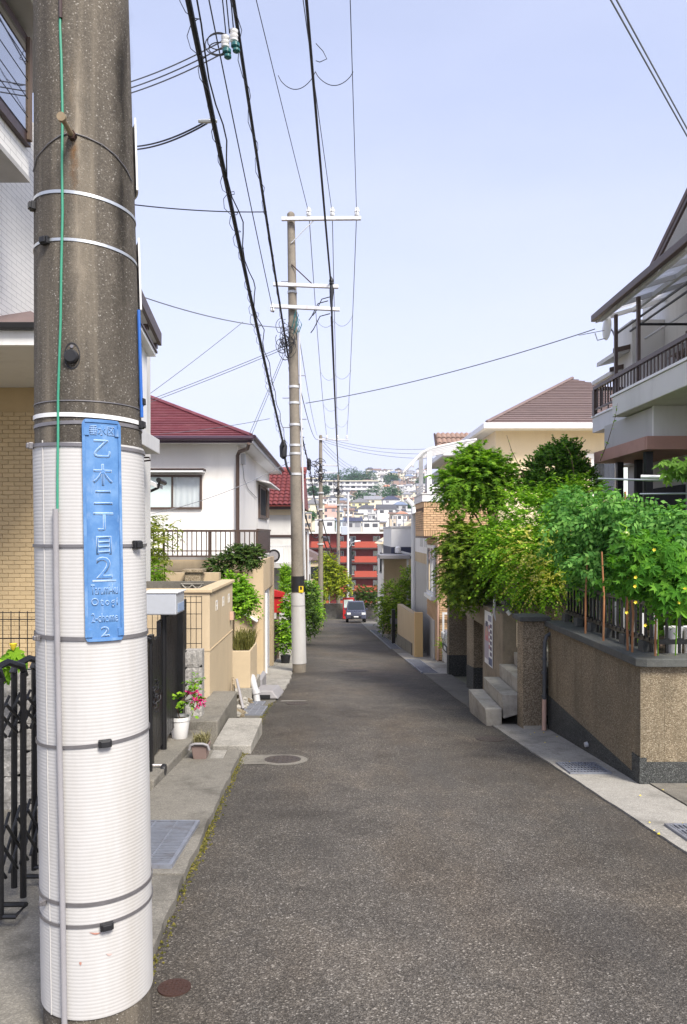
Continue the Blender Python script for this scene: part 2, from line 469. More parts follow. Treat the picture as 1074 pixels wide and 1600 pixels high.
M['conduit'] = pm('grey_conduit', (.30, .29, .30), .55, .08, 3, .02, 60, dirt=(.2, .18, .16), dirt_amt=.3)
M['pvc'] = pm('pvc_pipe', (.50, .50, .51), .45, .08, 4, .02, 60, dirt=(.3, .28, .25), dirt_amt=.4)
M['dark_pipe'] = pm('dark_grey_pipe', (.085, .09, .095), .5, .12, 4, .03, 60, dirt=(.2, .18, .15), dirt_amt=.3)
M['pink_pipe'] = pm('pinkish_pipe', (.58, .38, .29), .5, .08, 4, .03, 60)
M['brick'] = pm('tan_brick', (.66, .435, .25), .75, .10, 6, .25, 90, rand=.22)
M['mortar'] = pm('dark_mortar', (.15, .095, .06), .9, .1, 6, .3, 120)
M['yellow_brick'] = pm('yellow_moulded_brick', (.58, .44, .25), .8, .06, 6, .3, 90, rand=.12)
M['yellow_joint'] = pm('yellow_joint', (.49, .365, .20), .9, .08, 6, .2, 90)
M['glass'] = glassmat('window_glass', (.95, .97, .98), .03)
M['glass_sky'] = glassmat('mirror_glass', (.55, .62, .72), .5)
M['curtain'] = pm('lace_curtain', (.80, .80, .78), .9, .05, 3, .1, 60)
M['dark_room'] = pm('dark_room', (.02, .022, .025), .9, .1, 2, 0)
M['frosted'] = pm('frosted_glass', (.60, .70, .68), .25, .02, 1, 0, 60, spec=.5)
M['letterbox'] = pm('silver_letterbox', (.52, .54, .57), .38, .05, 4, .02, 60, metal=.35)
M['pot_white'] = pm('white_pot', (.80, .79, .77), .4, .03, 4, .02, 60, dirt=(.5, .46, .4), dirt_amt=.25)
M['pot_brown'] = pm('mauve_planter', (.23, .165, .145), .6, .1, 6, .1, 60)
M['soil'] = pm('soil', (.055, .038, .026), .95, .3, 8, .8, 40, dist=.03)
M['bark'] = pm('bark', (.13, .088, .058), .9, .3, 12, .8, 40, dist=.02)
M['stake'] = pm('stake_bamboo', (.34, .145, .060), .6, .2, 9, .1, 60, dirt=(.45, .32, .18), dirt_amt=.5)
M['wood_dark'] = pm('dark_wood', (.16, .115, .085), .7, .2, 4, .2, 50)
M['bolt'] = pm('weathered_bolt', (.25, .19, .115), .6, .2, 20, .1, 60, dirt=(.20, .09, .04), dirt_amt=.6)
M['sticker'] = pm('yellow_sticker', (.75, .52, .02), .5, .05, 5, 0, 60)
M['red_paint'] = pm('red_paint', (.40, .018, .020), .45, .1, 4, .02, 60)
M['moss'] = leafmat('moss', (.05, .055, .010), (.10, .095, .018), (.17, .145, .03), .1, .9)
# ================================================================== GROUND, ROAD, PAVEMENTS
def ground():
    t = NT('terrain')
    n = t.noise(.02, 6, .6); n2 = t.noise(.3, 5, .6)
    c = t.ramp(n, [(.35, (.10, .12, .05)), (.5, (.20, .19, .15)), (.65, (.28, .26, .22))])
    c = t.mix(.5, c, t.ramp(n2, [(.35, (.08, .09, .045)), (.65, (.30, .28, .24))]))
    t.color(c); t.set(rough=.95, spec=.2)
    ys = [-60, -20, 0, 20, 40, 62, 80, 110, 140, 170, 205, 250, 300, 375, 450, 525, 600, 675, 750, 825, 900, 1000, 1300, 1600, 2600, 4000]
    xs = [-1500, -500, -200, -60, -12, 0, 12, 60, 200, 500, 1500]
    mb = MB()
    def h(x, y):
        z = gz(y) - .03
        if y > 280: z += (2 * math.sin(x / 130 + y / 210) - 6) * min(1, (y - 280) / 100)
        return z
    vs_ = [(x, y, h(x, y)) for y in ys for x in xs]
    nx = len(xs)
    mb.add(vs_, [(j * nx + i, j * nx + i + 1, (j + 1) * nx + i + 1, (j + 1) * nx + i) for j in range(len(ys) - 1) for i in range(nx - 1)])
    return struct(mb.build('ground', t.m))
ground()

LEFT = [(-30, -.50), (1.5, -.70), (3.18, -.78), (3.64, -.815), (5.4, -.885), (7.43, -.956), (9.2, -1.0), (10.6, -1.05), (11.9, -.93), (14.6, -.92), (17.8, -1.05), (25, -1.25), (40, -1.48), (60, -1.55)]
RIGHT = [(-30, 2.75), (3.0, 2.24), (4.51, 2.14), (6.2, 2.06), (8.7, 1.94), (12, 1.88), (21, 1.77), (40, 1.65), (60, 1.70)]
def lerp(tab, y):
    for (a, va), (b, vb) in zip(tab, tab[1:]):
        if y <= b: return va + (vb - va) * (y - a) / (b - a)
    return tab[-1][1]

def edge_jit(y): return .012 * math.sin(y * 7.3) + .010 * math.sin(y * 17.1 + 1) + .006 * math.sin(y * 41)

def strip(name, mat, fa, fb, y0, y1, dz, step=.25, thick=0.0, nx=1):
    mb = MB(); ys = list(np.arange(y0, y1, step)) + [y1]
    vs_ = []
    for y in ys:
        a, b = fa(y), fb(y)
        for k in range(nx + 1): vs_.append((a + (b - a) * k / nx, y, gz(y) + dz))
    w = nx + 1
    fs_ = [(j * w + k, j * w + k + 1, (j + 1) * w + k + 1, (j + 1) * w + k) for j in range(len(ys) - 1) for k in range(nx)]
    mb.add(vs_, fs_)
    if thick:
        n = len(ys)
        for col_ in (0, nx):
            top = [vs_[j * w + col_] for j in range(n)]; bot = [(p[0], p[1], p[2] - thick) for p in top]
            mb.add(top + bot, [(j, j + 1, n + j + 1, n + j) for j in range(n - 1)])
        for j in (0, n - 1):
            top = [vs_[j * w + k] for k in range(w)]; bot = [(p[0], p[1], p[2] - thick) for p in top]
            mb.add(top + bot, [(k, k + 1, w + k + 1, w + k) for k in range(nx)])
    return struct(mb.build(name, mat))

strip('road', M['asphalt'], lambda y: lerp(LEFT, y) - .06 + edge_jit(y), lambda y: lerp(RIGHT, y) + .04, -30, 58, 0.0, .2, nx=2)
mbx = MB()
mbx.add([(-60, 57.9, gz(58) - .004), (60, 57.9, gz(58) - .004), (60, 64, gz(64) - .004), (-60, 64, gz(64) - .004)], [(0, 1, 2, 3)])
struct(mbx.build('cross_road', M['asphalt']))

# --- left: raised concrete aprons in front of the drive, and the drive itself
strip('pavement_slab', M['concrete'], lambda y: -1.47, lambda y: lerp(LEFT, y) + edge_jit(y) * .5 - .012, -6, 4.02, .055, .12, .2)
strip('pavement_slab', M['concrete'], lambda y: -1.47, lambda y: lerp(LEFT, y) + edge_jit(y) * .4 - .010, 4.03, 7.40, .062, .12, .2)
strip('driveway', M['concrete'], lambda y: -7.0, lambda y: -1.475, -6, 9.1, .02, .5, .1, nx=3)
strip('pavement_verge', M['concrete_pale'], lambda y: -1.62, lambda y: lerp(LEFT, y) - .01 + edge_jit(y), 11.7, 19.5, .022, .15, .1)
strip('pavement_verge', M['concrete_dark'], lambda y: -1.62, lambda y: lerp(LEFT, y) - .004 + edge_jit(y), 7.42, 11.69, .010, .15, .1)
strip('pavement_verge', M['concrete_pale'], lambda y: -2.4, lambda y: lerp(LEFT, y) - .02, 19.51, 57, .02, .5, .1)
# --- right: flush gutter strip, then open concrete yard before the brick house
strip('gutter_strip', M['concrete_pale'], lambda y: lerp(RIGHT, y) + edge_jit(y) * .25, lambda y: 2.62, -6, 9.25, .014, .12, .1)
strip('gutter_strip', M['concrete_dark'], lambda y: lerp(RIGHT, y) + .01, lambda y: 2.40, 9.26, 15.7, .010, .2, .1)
strip('concrete_yard', M['concrete_pale'], lambda y: lerp(RIGHT, y) + .01, lambda y: 5.5, 15.72, 22, .014, .3, .1)
strip('concrete_yard', M['concrete'], lambda y: lerp(RIGHT, y) + .01, lambda y: 4.2, 22.01, 57, .014, .5, .1)
# drive that runs in front of the facing wall, at the right edge
strip('side_drive', M['concrete'], lambda y: 2.63, lambda y: 9.0, -6, 6.3, .022, .5, .1, nx=3)

SL = -math.atan(.0913)
def manhole(name, label, x, y, r, mat, ring=None, pat=True):
    t = thing(name, label, 'manhole cover', (x, y, gz(y)))
    t.rotation_euler = (SL, 0, 0); t.location.z -= .006
    def loc(mb, nm, m, **k):
        me = mb.mesh(nm, m); o = bpy.data.objects.new(nm, me); COL.objects.link(o); o.parent = t; return o
    if ring:
        loc(MB().lathe([(r * .98, -.02), (r * 1.30, -.02), (r * 1.32, .006), (r * .985, .010)], (0, 0, 0), 40), 'surround', ring)
    loc(MB().lathe([(r * .90, -.02), (r * .97, -.02), (r * .97, .012), (r * .90, .012)], (0, 0, 0), 40), 'frame_ring', mat)
    loc(MB().lathe([(.001, .009), (r * .88, .009), (r * .88, -.02), (.001, -.02)], (0, 0, 0), 40), 'lid', mat)
    if pat:
        mb = MB(); s = r / 4.2
        for i in range(-4, 5):
            for j in range(-4, 5):
                if (i * i + j * j) ** .5 * s < r * .82:
                    a, b = ((.36, .12) if (i + j) % 2 else (.12, .36))
                    mb.box(i * s - a * s, i * s + a * s, j * s - b * s, j * s + b * s, .008, .014)
        loc(mb, 'tread_pattern', mat)['kind'] = 'stuff'
    return t
manhole('manhole_cover', 'round dark manhole cover with pale concrete ring at the left road edge', -.54, 7.22, .185, M['iron'], M['concrete'])
manhole('valve_cover', 'small rusty valve cover in the asphalt beside the near pole', -.655, 2.95, .068, M['rust'], None)
manhole('manhole_cover', 'round dark manhole cover in front of the concrete steps', 1.72, 8.30, .165, M['iron'], None)
manhole('manhole_cover', 'flat manhole cover in mid road beyond the second pole', .42, 16.5, .28, M['iron'], None)
manhole('manhole_cover', 'dark oval cover with pale cement ends by the grey kerb ramp', -.62, 11.2, .17, M['iron'], None)
tag(MB().add([(-1.0, 6.98, gz(6.98) + .004), (-.62, 7.02, gz(7.02) + .004), (-.60, 7.44, gz(7.44) + .004), (-.97, 7.42, gz(7.42) + .004)], [(0, 1, 2, 3)]).build('cement_patch', M['concrete'], loc=(-.8, 7.2, gz(7.2))), 'pale cement patch joining pavement and ringed manhole cover', 'road patch')
mbp = MB()
for (x0, x1, ya, yb) in ((-.90, -.46, 11.42, 11.50),):
    mbp.add([(x0, ya, gz(ya) + .004), (x1, ya + .02, gz(ya) + .004), (x1 - .05, yb, gz(yb) + .004), (x0 + .03, yb, gz(yb) + .004)], [(0, 1, 2, 3)])
tag(mbp.build('cement_patch', M['concrete_pale'], loc=(-.7, 11.1, gz(11.1))), 'pale cement strip beside the oval cover', 'road patch')

def grate(label, x0, x1, y0, y1, along='x', dz=.028, pitch=.03, cross=3, group=None, skew=0.0):
    xm, ym = (x0 + x1) / 2, (y0 + y1) / 2
    t = thing('drain_grating', label, 'drain grating', (xm, ym, gz(ym)), group)
    def q(xa, xb, ya, yb, h0, h1):
        sk = lambda y: skew * (y - ym)
        return [(xa + sk(ya), ya, gz(ya) + h0), (xb + sk(ya), ya, gz(ya) + h0), (xb + sk(yb), yb, gz(yb) + h0), (xa + sk(yb), yb, gz(yb) + h0),
                (xa + sk(ya), ya, gz(ya) + h1), (xb + sk(ya), ya, gz(ya) + h1), (xb + sk(yb), yb, gz(yb) + h1), (xa + sk(yb), yb, gz(yb) + h1)]
    fw = .022
    mb = MB()
    for a in ((x0, x1, y0, y0 + fw), (x0, x1, y1 - fw, y1), (x0, x0 + fw, y0 + fw, y1 - fw), (x1 - fw, x1, y0 + fw, y1 - fw)): mb.hexa(q(*a, dz - .03, dz))
    mb.build('frame', M['grate'], t)
    mb = MB()
    if along == 'x':
        n = int((y1 - y0 - 2 * fw) / pitch)
        for i in range(n):
            y = y0 + fw + (i + .5) * pitch; mb.hexa(q(x0 + fw, x1 - fw, y - .0055, y + .0055, dz - .028, dz - .003))
    else:
        n = int((x1 - x0 - 2 * fw) / pitch)
        for i in range(n):
            x = x0 + fw + (i + .5) * pitch; mb.hexa(q(x - .0055, x + .0055, y0 + fw, y1 - fw, dz - .028, dz - .003))
    mb.build('bars', M['grate'], t, kind='stuff')
    mb = MB()
    for i in range(cross):
        if along == 'x':
            x = x0 + (x1 - x0) * (i + 1) / (cross + 1); mb.hexa(q(x - .005, x + .005, y0 + fw, y1 - fw, dz - .02, dz - .001))
        else:
            y = y0 + (y1 - y0) * (i + 1) / (cross + 1); mb.hexa(q(x0 + fw, x1 - fw, y - .006, y + .006, dz - .02, dz - .001))
    mb.build('cross_rods', M['grate'], t, kind='stuff')
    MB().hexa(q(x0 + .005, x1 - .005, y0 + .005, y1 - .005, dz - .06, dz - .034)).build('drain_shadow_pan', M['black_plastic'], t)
    return t
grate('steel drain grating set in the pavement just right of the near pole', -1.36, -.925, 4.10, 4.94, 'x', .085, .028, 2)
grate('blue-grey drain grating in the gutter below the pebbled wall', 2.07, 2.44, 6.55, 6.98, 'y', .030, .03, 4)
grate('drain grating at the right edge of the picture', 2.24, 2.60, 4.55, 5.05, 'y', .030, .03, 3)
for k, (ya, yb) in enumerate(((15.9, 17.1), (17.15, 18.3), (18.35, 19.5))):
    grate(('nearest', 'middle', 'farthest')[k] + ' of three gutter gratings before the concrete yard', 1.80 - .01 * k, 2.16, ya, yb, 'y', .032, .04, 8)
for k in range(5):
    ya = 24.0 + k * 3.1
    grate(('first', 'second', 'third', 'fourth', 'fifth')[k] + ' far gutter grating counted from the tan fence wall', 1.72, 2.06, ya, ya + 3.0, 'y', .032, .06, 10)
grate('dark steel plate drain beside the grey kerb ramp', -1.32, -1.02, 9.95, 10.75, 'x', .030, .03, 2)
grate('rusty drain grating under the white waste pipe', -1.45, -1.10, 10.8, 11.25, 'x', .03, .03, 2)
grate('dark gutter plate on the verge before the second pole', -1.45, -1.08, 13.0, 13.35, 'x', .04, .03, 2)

# moss along the left kerb, yellow fallen petals on the right
def scatter(name, label, cat, pts, size, mat, kind='stuff', loc=(0, 0, 0)):
    mb = MB()
    for p in pts:
        s = size * random.uniform(.5, 1.4); a = random.uniform(0, 6.28)
        d = [Vector((math.cos(a + k * 2.09), math.sin(a + k * 2.09), 0)) * s for k in range(3)]
        q = Vector(p); top = q + Vector((random.uniform(-.3, .3) * s, random.uniform(-.3, .3) * s, s * random.uniform(.5, 1.1)))
        mb.add([q + d[0], q + d[1], q + d[2], top], [(0, 1, 3), (1, 2, 3), (2, 0, 3)])
    o = mb.build(name, mat, fix=False); o['kind'] = kind; tag(o, label, cat); return o
pts = []
for i in range(3800):
    y = random.uniform(2.2, 11.6)
    dens = .5 + .5 * math.sin(y * 2.3) * math.sin(y * .9 + .6)
    if 7.0 < y < 8.6: dens = 1.0
    if random.random() > dens: continue
    x = lerp(LEFT, y) + abs(random.gauss(0, .022 if y < 7 else .03)) * (1 if random.random() < .8 else -1) - .012
    pts.append((x, y, gz(y) + (.002 if x > lerp(LEFT, y) else .010)))
scatter('moss', 'yellow-green moss along the left road edge', 'moss', pts, .008, M['moss'])
# ================================================================== NEAR UTILITY POLE
NX, NY = -.868, 2.676
NB = gz(NY)
def ncx(z): return NX - .0165 * (z - NB)
def nr(z): return .1845 - (z - 1.97) * .0135 if z > 1.97 else .1845 + (1.97 - z) * .0012
JZ0, JZ1 = -.09, 1.872
def psurf(px, py, extra=0.0):
    tx = (px - 528) / 1150.0; y = NY - .18
    for _ in range(12):
        z = EYE - (py - 835) * y / 1150.0
        cx = ncx(z); r = nr(z) + extra
        a = tx * tx + 1; b = -2 * (tx * cx + NY); c = cx * cx + NY * NY - r * r
        d = b * b - 4 * a * c
        y = (-b - math.sqrt(max(d, 0))) / (2 * a)
    return Vector((tx * y, y, z))
def pang(px, py):
    p = psurf(px, py); return math.atan2(p.y - NY, p.x - ncx(p.z)), p.z
def ppt(ang, z, extra): 
    r = nr(z) + extra
    return Vector((ncx(z) + r * math.cos(ang), NY + r * math.sin(ang), z))

pole = thing('utility_pole', 'stained concrete utility pole with white jacket, large in the left foreground', 'utility pole', (NX, NY, NB))
mb = MB(); n = 64; zs = [NB - .3, NB, .5, 1.2, 1.97, 2.6, 3.4, 5, 7, 9, 11.3, 11.34]
vs_ = []; 
for z in zs:
    r = nr(z) if z < 11.33 else nr(z) * .7
    for k in range(n):
        a = 2 * math.pi * k / n; vs_.append((ncx(z) + r * math.cos(a), NY + r * math.sin(a), z))
fs_ = [(i * n + k, i * n + (k + 1) % n, (i + 1) * n + (k + 1) % n, (i + 1) * n + k) for i in range(len(zs) - 1) for k in range(n)] + [tuple((len(zs) - 1) * n + k for k in range(n))]
mb.add(vs_, fs_); mb.build('shaft', M['pole'], pole, smooth=True)
# ridged white plastic jacket (each ridge is real relief)
mb = MB(); pitch = .0122; per = 5; rows = int((JZ1 - JZ0) / pitch) * per; n = 72; vs_ = []
for i in range(rows + 1):
    z = JZ0 + i * pitch / per
    ph = (i % per) / per
    e = .0065 + .0006 * math.sin(math.pi * ph)
    r = nr(z) + e
    for k in range(n):
        a = 2 * math.pi * k / n; vs_.append((ncx(z) + r * math.cos(a), NY + r * math.sin(a), z))
fs_ = [(i * n + k, i * n + (k + 1) % n, (i + 1) * n + (k + 1) % n, (i + 1) * n + k) for i in range(rows) for k in range(n)]
mb.add(vs_, fs_)
jk = mb.build('jacket', M['jacket'], pole, smooth=False, fix=False)
jk.data.polygons.foreach_set('use_smooth', [True] * len(jk.data.polygons))
# overlap seam of the jacket at its left side
a0, _ = pang(73, 900)
mb = MB(); mb.tube([ppt(a0, z, .0075) for z in np.linspace(JZ0, JZ1, 14)], .0022, 6); mb.build('jacket_seam', M['jacket'], pole)

def ring(name, z, h, e, mat, tilt=0.0, tdir=0.0, th=.0022, a_from=0, a_to=2 * math.pi):
    mb = MB(); n = 72; vs_ = []; closed = abs(a_to - a_from - 2 * math.pi) < 1e-6
    m = n if closed else n + 1
    for k in range(m):
        a = a_from + (a_to - a_from) * k / n
        zz = z + tilt * math.cos(a - tdir)
        vs_ += [ppt(a, zz - h / 2, e), ppt(a, zz - h / 2, e + th), ppt(a, zz + h / 2, e + th), ppt(a, zz + h / 2, e)]
    fs_ = []
    for k in range(n):
        k2 = (k + 1) % m
        for q in range(4): fs_.append((k * 4 + q, k * 4 + (q + 1) % 4, k2 * 4 + (q + 1) % 4, k2 * 4 + q))
    mb.add(vs_, fs_); return mb.build(name, mat, pole, smooth=True)
def zat(py): return psurf(130, py).z
ring('strap', zat(301), .011, .0005, M['galv'], -.015, 0)
ring('strap', zat(377), .010, .0005, M['galv'], -.010, .4)
ring('retaining_wire', zat(626), .003, .0005, M['strap'])
ring('white_band', zat(648), .014, .001, M['white_paint'], -.004, 0, .003)
ring('strap', zat(660), .012, .0006, M['strap'], .004)
ring('strap', zat(695), .012, .0095, M['strap'], -.006, 0)
ring('strap', zat(853), .0105, .0095, M['strap'])
ring('strap', zat(998), .013, .0095, M['strap'], -.004, .2)
ring('strap', zat(1166), .0105, .0095, M['strap'], .010, 0)
ring('strap', zat(1412), .0125, .0095, M['strap'])
ring('strap', zat(1446), .0105, .0095, M['strap'], .004, 0)
def buckle(px, py, w=.034, h=.026, e=.012, name='buckle', mat=None):
    a, z = pang(px, py); mb = MB()
    hw = w / 2 / nr(z)
    def seg(e0, e1, f, hh): return [ppt(a - hw * f, z - hh, e0), ppt(a + hw * f, z - hh, e0), ppt(a + hw * f, z - hh, e1), ppt(a - hw * f, z - hh, e1), ppt(a - hw * f, z + hh, e0), ppt(a + hw * f, z + hh, e0), ppt(a + hw * f, z + hh, e1), ppt(a - hw * f, z + hh, e1)]
    mb.hexa(seg(e - .004, e + .012, 1, h / 2)); mb.hexa(seg(e + .010, e + .019, .72, h / 2 * .8))
    return mb.build(name, mat or M['black_plastic'], pole, .003)
buckle(73, 377, e=.004); buckle(163, 1160, .040, .026); buckle(166, 1444, .040, .026); buckle(209, 851, .036, .030)
buckle(55, 323, .030, .03, .004); buckle(56, 697, .02, .024, .012, 'clamp', M['strap']); buckle(66, 996, .02, .02, .012, 'clamp', M['strap']); buckle(75, 1407, .016, .02, .012, 'clamp', M['strap'])
buckle(217, 628, .02, .03, .006); buckle(217, 664, .02, .03, .006)
# green earth wire, then grey conduit down to the ground
def along(pxpy, e): return [psurf(px, py, e) for px, py in pxpy]
mb = MB(); mb.tube(along([(94, -60), (95, 0), (94, 40), (96, 90), (98, 180), (97, 260), (98, 330), (96, 420), (95, 500), (93, 560), (91, 620), (91, 660)], .005) + along([(91, 684), (90, 740), (90, 800)], .0125), .0042, 8); mb.build('earth_wire', M['green_wire'], pole, smooth=True)
mb = MB(); mb.tube(along([(94, -200), (94.5, -20), (95, 28)], .007), .006, 8); mb.build('wire_sleeve', M['dark_brown'], pole, smooth=True)
mb = MB(); mb.tube(along([(87, 795), (88, 900), (90, 1000), (93, 1160), (96, 1300), (98.5, 1440), (101, 1600), (102, 1640)], .020), .0098, 12); mb.build('conduit', M['conduit'], pole, smooth=True)
# step bolt with its rusty socket
b0 = psurf(114, 214); b1 = b0 + Vector((-.035, -.135, .012)) 
b1 = PT(97, 184, b0.y - .125)
mb = MB(); mb.cyl(b0, b1, .0085, 12); dirn = (b1 - b0).normalized(); mb.cyl(b1 - dirn * .004, b1 + dirn * .010, .0145, 14); mb.build('step_bolt', M['bolt'], pole, smooth=True)
mb = MB(); mb.cyl(b0 - dirn * .02, b0 + dirn * .022, .0155, 6); mb.build('bolt_socket', M['rust'], pole)
# rust and lime runs: thin stains under the bolt, with a shape of their own
def stain(px0, y0, y1, w0, w1, mat, name):
    mb = MB(); rows = 24; vs_ = []; cols = []; q = 6
    for i in range(rows + 1):
        t = i / rows; py = y0 + (y1 - y0) * t; w = (w0 + (w1 - w0) * t) * (1 + .25 * math.sin(i * 2.1)) * 1.7
        c = px0 + 1.5 * math.sin(i * .9)
        for j in range(q + 1):
            u = -1 + 2 * j / q; vs_.append(psurf(c + u * w, py, .0009)); cols.append((1 - abs(u)) ** 1.2 * min(1, t * 6) * min(1, (1 - t) * 2.2))
    W = q + 1
    mb.add(vs_, [(i * W + j, i * W + j + 1, (i + 1) * W + j + 1, (i + 1) * W + j) for i in range(rows) for j in range(q)]); o = mb.build(name, mat, pole, smooth=True, fix=False)
    at = o.data.attributes.new('spread', 'FLOAT', 'POINT'); at.data.foreach_set('value', cols); return o
def stainmat(name, col, a):
    t = NT(name); t.color(t.ramp(t.noise(30, 4), [(.3, mul(col, .7)), (.7, col)])); t.set(rough=.9, spec=.2)
    an = t.n.new('ShaderNodeAttribute'); an.attribute_name = 'spread'
    f = t.math('MULTIPLY', t.math('MULTIPLY', t.rng(t.noise(14, 5, .7, t.mapping((1, 1, .2))), .25, .62), an.outputs['Fac']), a)
    t.lk(f, t.b.inputs['Alpha']); return t.m
stain(116, 218, 320, 5.5, 4, stainmat('rust_run', (.26, .13, .05), .8), 'rust_run')
stain(122, 40, 640, 9, 12, stainmat('lime_run', (.40, .345, .27), .95), 'lime_run')
stain(112, 90, 210, 3, 5, stainmat('lime_run_faint', (.34, .27, .19), .5), 'lime_run')
def scuff(px, py, wpx, hpx, mat):
    mb = MB(); vs_ = []
    for i in range(7):
        t = i / 6; x = px + wpx * (t - .5); h = hpx * (math.sin(math.pi * t) + .12) * .5
        vs_ += [psurf(x, py - h + 2 * math.sin(3 * t), .0098), psurf(x, py + h + 2 * math.sin(3 * t), .0098)]
    mb.add(vs_, [(2 * i, 2 * i + 2, 2 * i + 3, 2 * i + 1) for i in range(6)]); mb.build('scuff', mat, pole, fix=False, smooth=True)
redscuff = pm('red_scuff', (.44, .22, .17), .6, .3, 30, 0); dimscuff = pm('grey_scuff', (.34, .32, .30), .7, .3, 30, 0)
scuff(149, 1457, 18, 2.6, redscuff); scuff(126, 1504, 4, 5, redscuff); scuff(171, 1490, 9, 3, pm('pale_red_scuff', (.56, .40, .36), .6, .2, 30, 0))
stain(192, 0, 600, 9, 12, stainmat('dark_run', (.03, .027, .024), .85), 'dark_run')
# thin loop wire hung from the bolt round the pole
mb = MB(); mb.tube(along([(52, 268), (58, 245), (75, 225), (95, 211), (112, 207)], .004), .0022, 6); mb.tube(along([(116, 208), (135, 214), (160, 226), (180, 242), (196, 262), (207, 284)], .004), .0022, 6); mb.build('loop_wire', M['strap'], pole, smooth=True)
# rubber plug in an oval recess, small punched letter above
a, z = pang(113, 556)
mb = MB(); m = 28
for q in range(m):
    t0, t1 = 2 * math.pi * q / m, 2 * math.pi * (q + 1) / m
    def ov(t, s): return ppt(a + s * .026 * math.cos(t) / nr(z), z + s * .044 * math.sin(t) * (1 if abs(math.sin(t)) < .99 else 1), .0018)
    mb.add([ov(t0, .93), ov(t1, .93), ov(t1, 1.04), ov(t0, 1.04)], [(0, 1, 2, 3)])
mb.build('plug_recess', M['black_plastic'], pole, fix=False)
pc = ppt(a, z - .004, 0); dn = Vector((math.cos(a), math.sin(a), 0))
MB().tube([pc - dn * .005, pc + dn * .016, pc + dn * .021], [.0235, .0235, .019], 24).build('rubber_plug', M['black_plastic'], pole, smooth=True)
p2 = ppt(a, z + .032, 0); MB().cyl(p2 - dn * .002, p2 + dn * .004, .006, 12).build('plug_screw', M['strap'], pole)
# white notice boards strapped to the hidden side, seen edge-on
for (za, zb, nm) in ((zat(455) , zat(335), 'notice_board'), (zat(255), zat(135), 'notice_board')):
    a_, _ = pang(203, 400); a_ += .42
    mb = MB(); rows = 6; vs_ = []
    for i in range(rows + 1):
        aa = a_ + i * .10
        for zz in (za, zb):
            vs_ += [ppt(aa, zz, .008), ppt(aa, zz, .014)]
    fs_ = []
    for i in range(rows):
        k = i * 4; fs_ += [(k, k + 4, k + 6, k + 2), (k + 1, k + 3, k + 7, k + 5), (k, k + 1, k + 5, k + 4), (k + 2, k + 6, k + 7, k + 3)]
    fs_ += [(0, 2, 3, 1), (rows * 4, rows * 4 + 1, rows * 4 + 3, rows * 4 + 2)]
    mb.add(vs_, fs_); mb.build(nm, M['white_paint'], pole)
mb = MB(); mb.tube([ppt(pang(206, 640)[0] + .28, zz, .012) for zz in np.linspace(zat(640), zat(462), 8)], .006, 8); mb.build('blue_hose', M['blue_hose'], pole, smooth=True)
# cross-arm and fittings high up, beyond the top of the picture
bx('cross_arm', M['galv_white'], pole, -1.95, -.05, NY - .05, NY + .05, 9.62, 9.72)
for x in (-1.82, -.97, -.14):
    MB().lathe([(.03, 0), (.06, .02), (.04, .06), (.06, .08), (.05, .14), (.02, .16)], (x, NY - .0, 9.72), 14).build('insulator', M['ceramic'], pole, smooth=True)
bx('cable_bracket', M['galv_white'], pole, -1.5, -.4, NY - .20, NY - .14, 8.2, 8.28)

# ---- blue embossed address plate bent round the pole
plate_mat = NT('blue_plate'); _t = plate_mat; _t.rand_offset()
_c = _t.ramp(_t.noise(9, 6, .65), [(.3, (.055, .155, .36)), (.5, (.090, .215, .445)), (.72, (.17, .31, .53))])
_c = _t.mix(_t.math('MULTIPLY', _t.rng(_t.noise(26, 6, .7, _t.mapping((1, 1, .35))), .56, .72), .40), _c, (.36, .48, .64))
_t.color(_c); _t.set(rough=.5, spec=.35); M['plate'] = _t.m
worn = pm('worn_white_lettering', (.44, .53, .65), .6, .15, 20, .05, 80, dirt=(.14, .28, .50), dirt_amt=1.0)
aL, zT = pang(129, 655); aR, _ = pang(184, 655)
aLb, zB = pang(133, 1003)
plate = thing('address_plate', 'faded blue embossed address plate strapped to the white-jacketed pole', 'street sign', ppt((aL + aR) / 2, zB, .012))
PA = (aL + aR) / 2; PH = zT - zB; PW = (aR - aL) * (nr(1.5) + .012)
def pmap(u, v, e):
    """u metres sideways from plate middle, v metres up from plate bottom"""
    z = zB + v; return ppt(PA + u / (nr(1.5) + .012), z, .0105 + e)
def plate_outline(w, h, r, n=8):
    pts = []
    for cx, cy_, a0_ in ((w - r, h - r, 0), (-w + r, h - r, 90), (-w + r, r, 180), (w - r, r, 270)):
        for i in range(n + 1):
            a_ = R(a0_ + 90 * i / n); pts.append((cx + r * math.cos(a_), cy_ + r * math.sin(a_)))
    return pts
def bent_grid(name, mat, u0, u1, v0, v1, e0, e1, nu=14, nv=2, corner=0.0):
    mb = MB(); vs_ = []
    us = np.linspace(u0, u1, nu + 1)
    for e in (e0, e1):
        for j in range(nv + 1):
            for u in us:
                v = v0 + (v1 - v0) * j / nv
                if corner:
                    du = max(0, corner - min(u - u0, u1 - u)); cut = corner - math.sqrt(max(0, corner ** 2 - du ** 2))
                    if j == 0: v += cut
                    if j == nv: v -= cut
                vs_.append(pmap(u, v, e))
    W = nu + 1; K = W * (nv + 1); fs_ = []
    for j in range(nv):
        for i in range(nu):
            a_ = j * W + i; fs_.append((K + a_, K + a_ + 1, K + a_ + W + 1, K + a_ + W)); fs_.append((a_, a_ + W, a_ + W + 1, a_ + 1))
    for i in range(nu):
        fs_.append((i, i + 1, K + i + 1, K + i)); t_ = nv * W + i; fs_.append((t_, K + t_, K + t_ + 1, t_ + 1))
    for j in range(nv):
        a_ = j * W; fs_.append((a_, K + a_, K + a_ + W, a_ + W)); b_ = j * W + nu; fs_.append((b_, b_ + W, K + b_ + W, K + b_))
    mb.add(vs_, fs_); return mb.build(name, mat, plate, smooth=True)
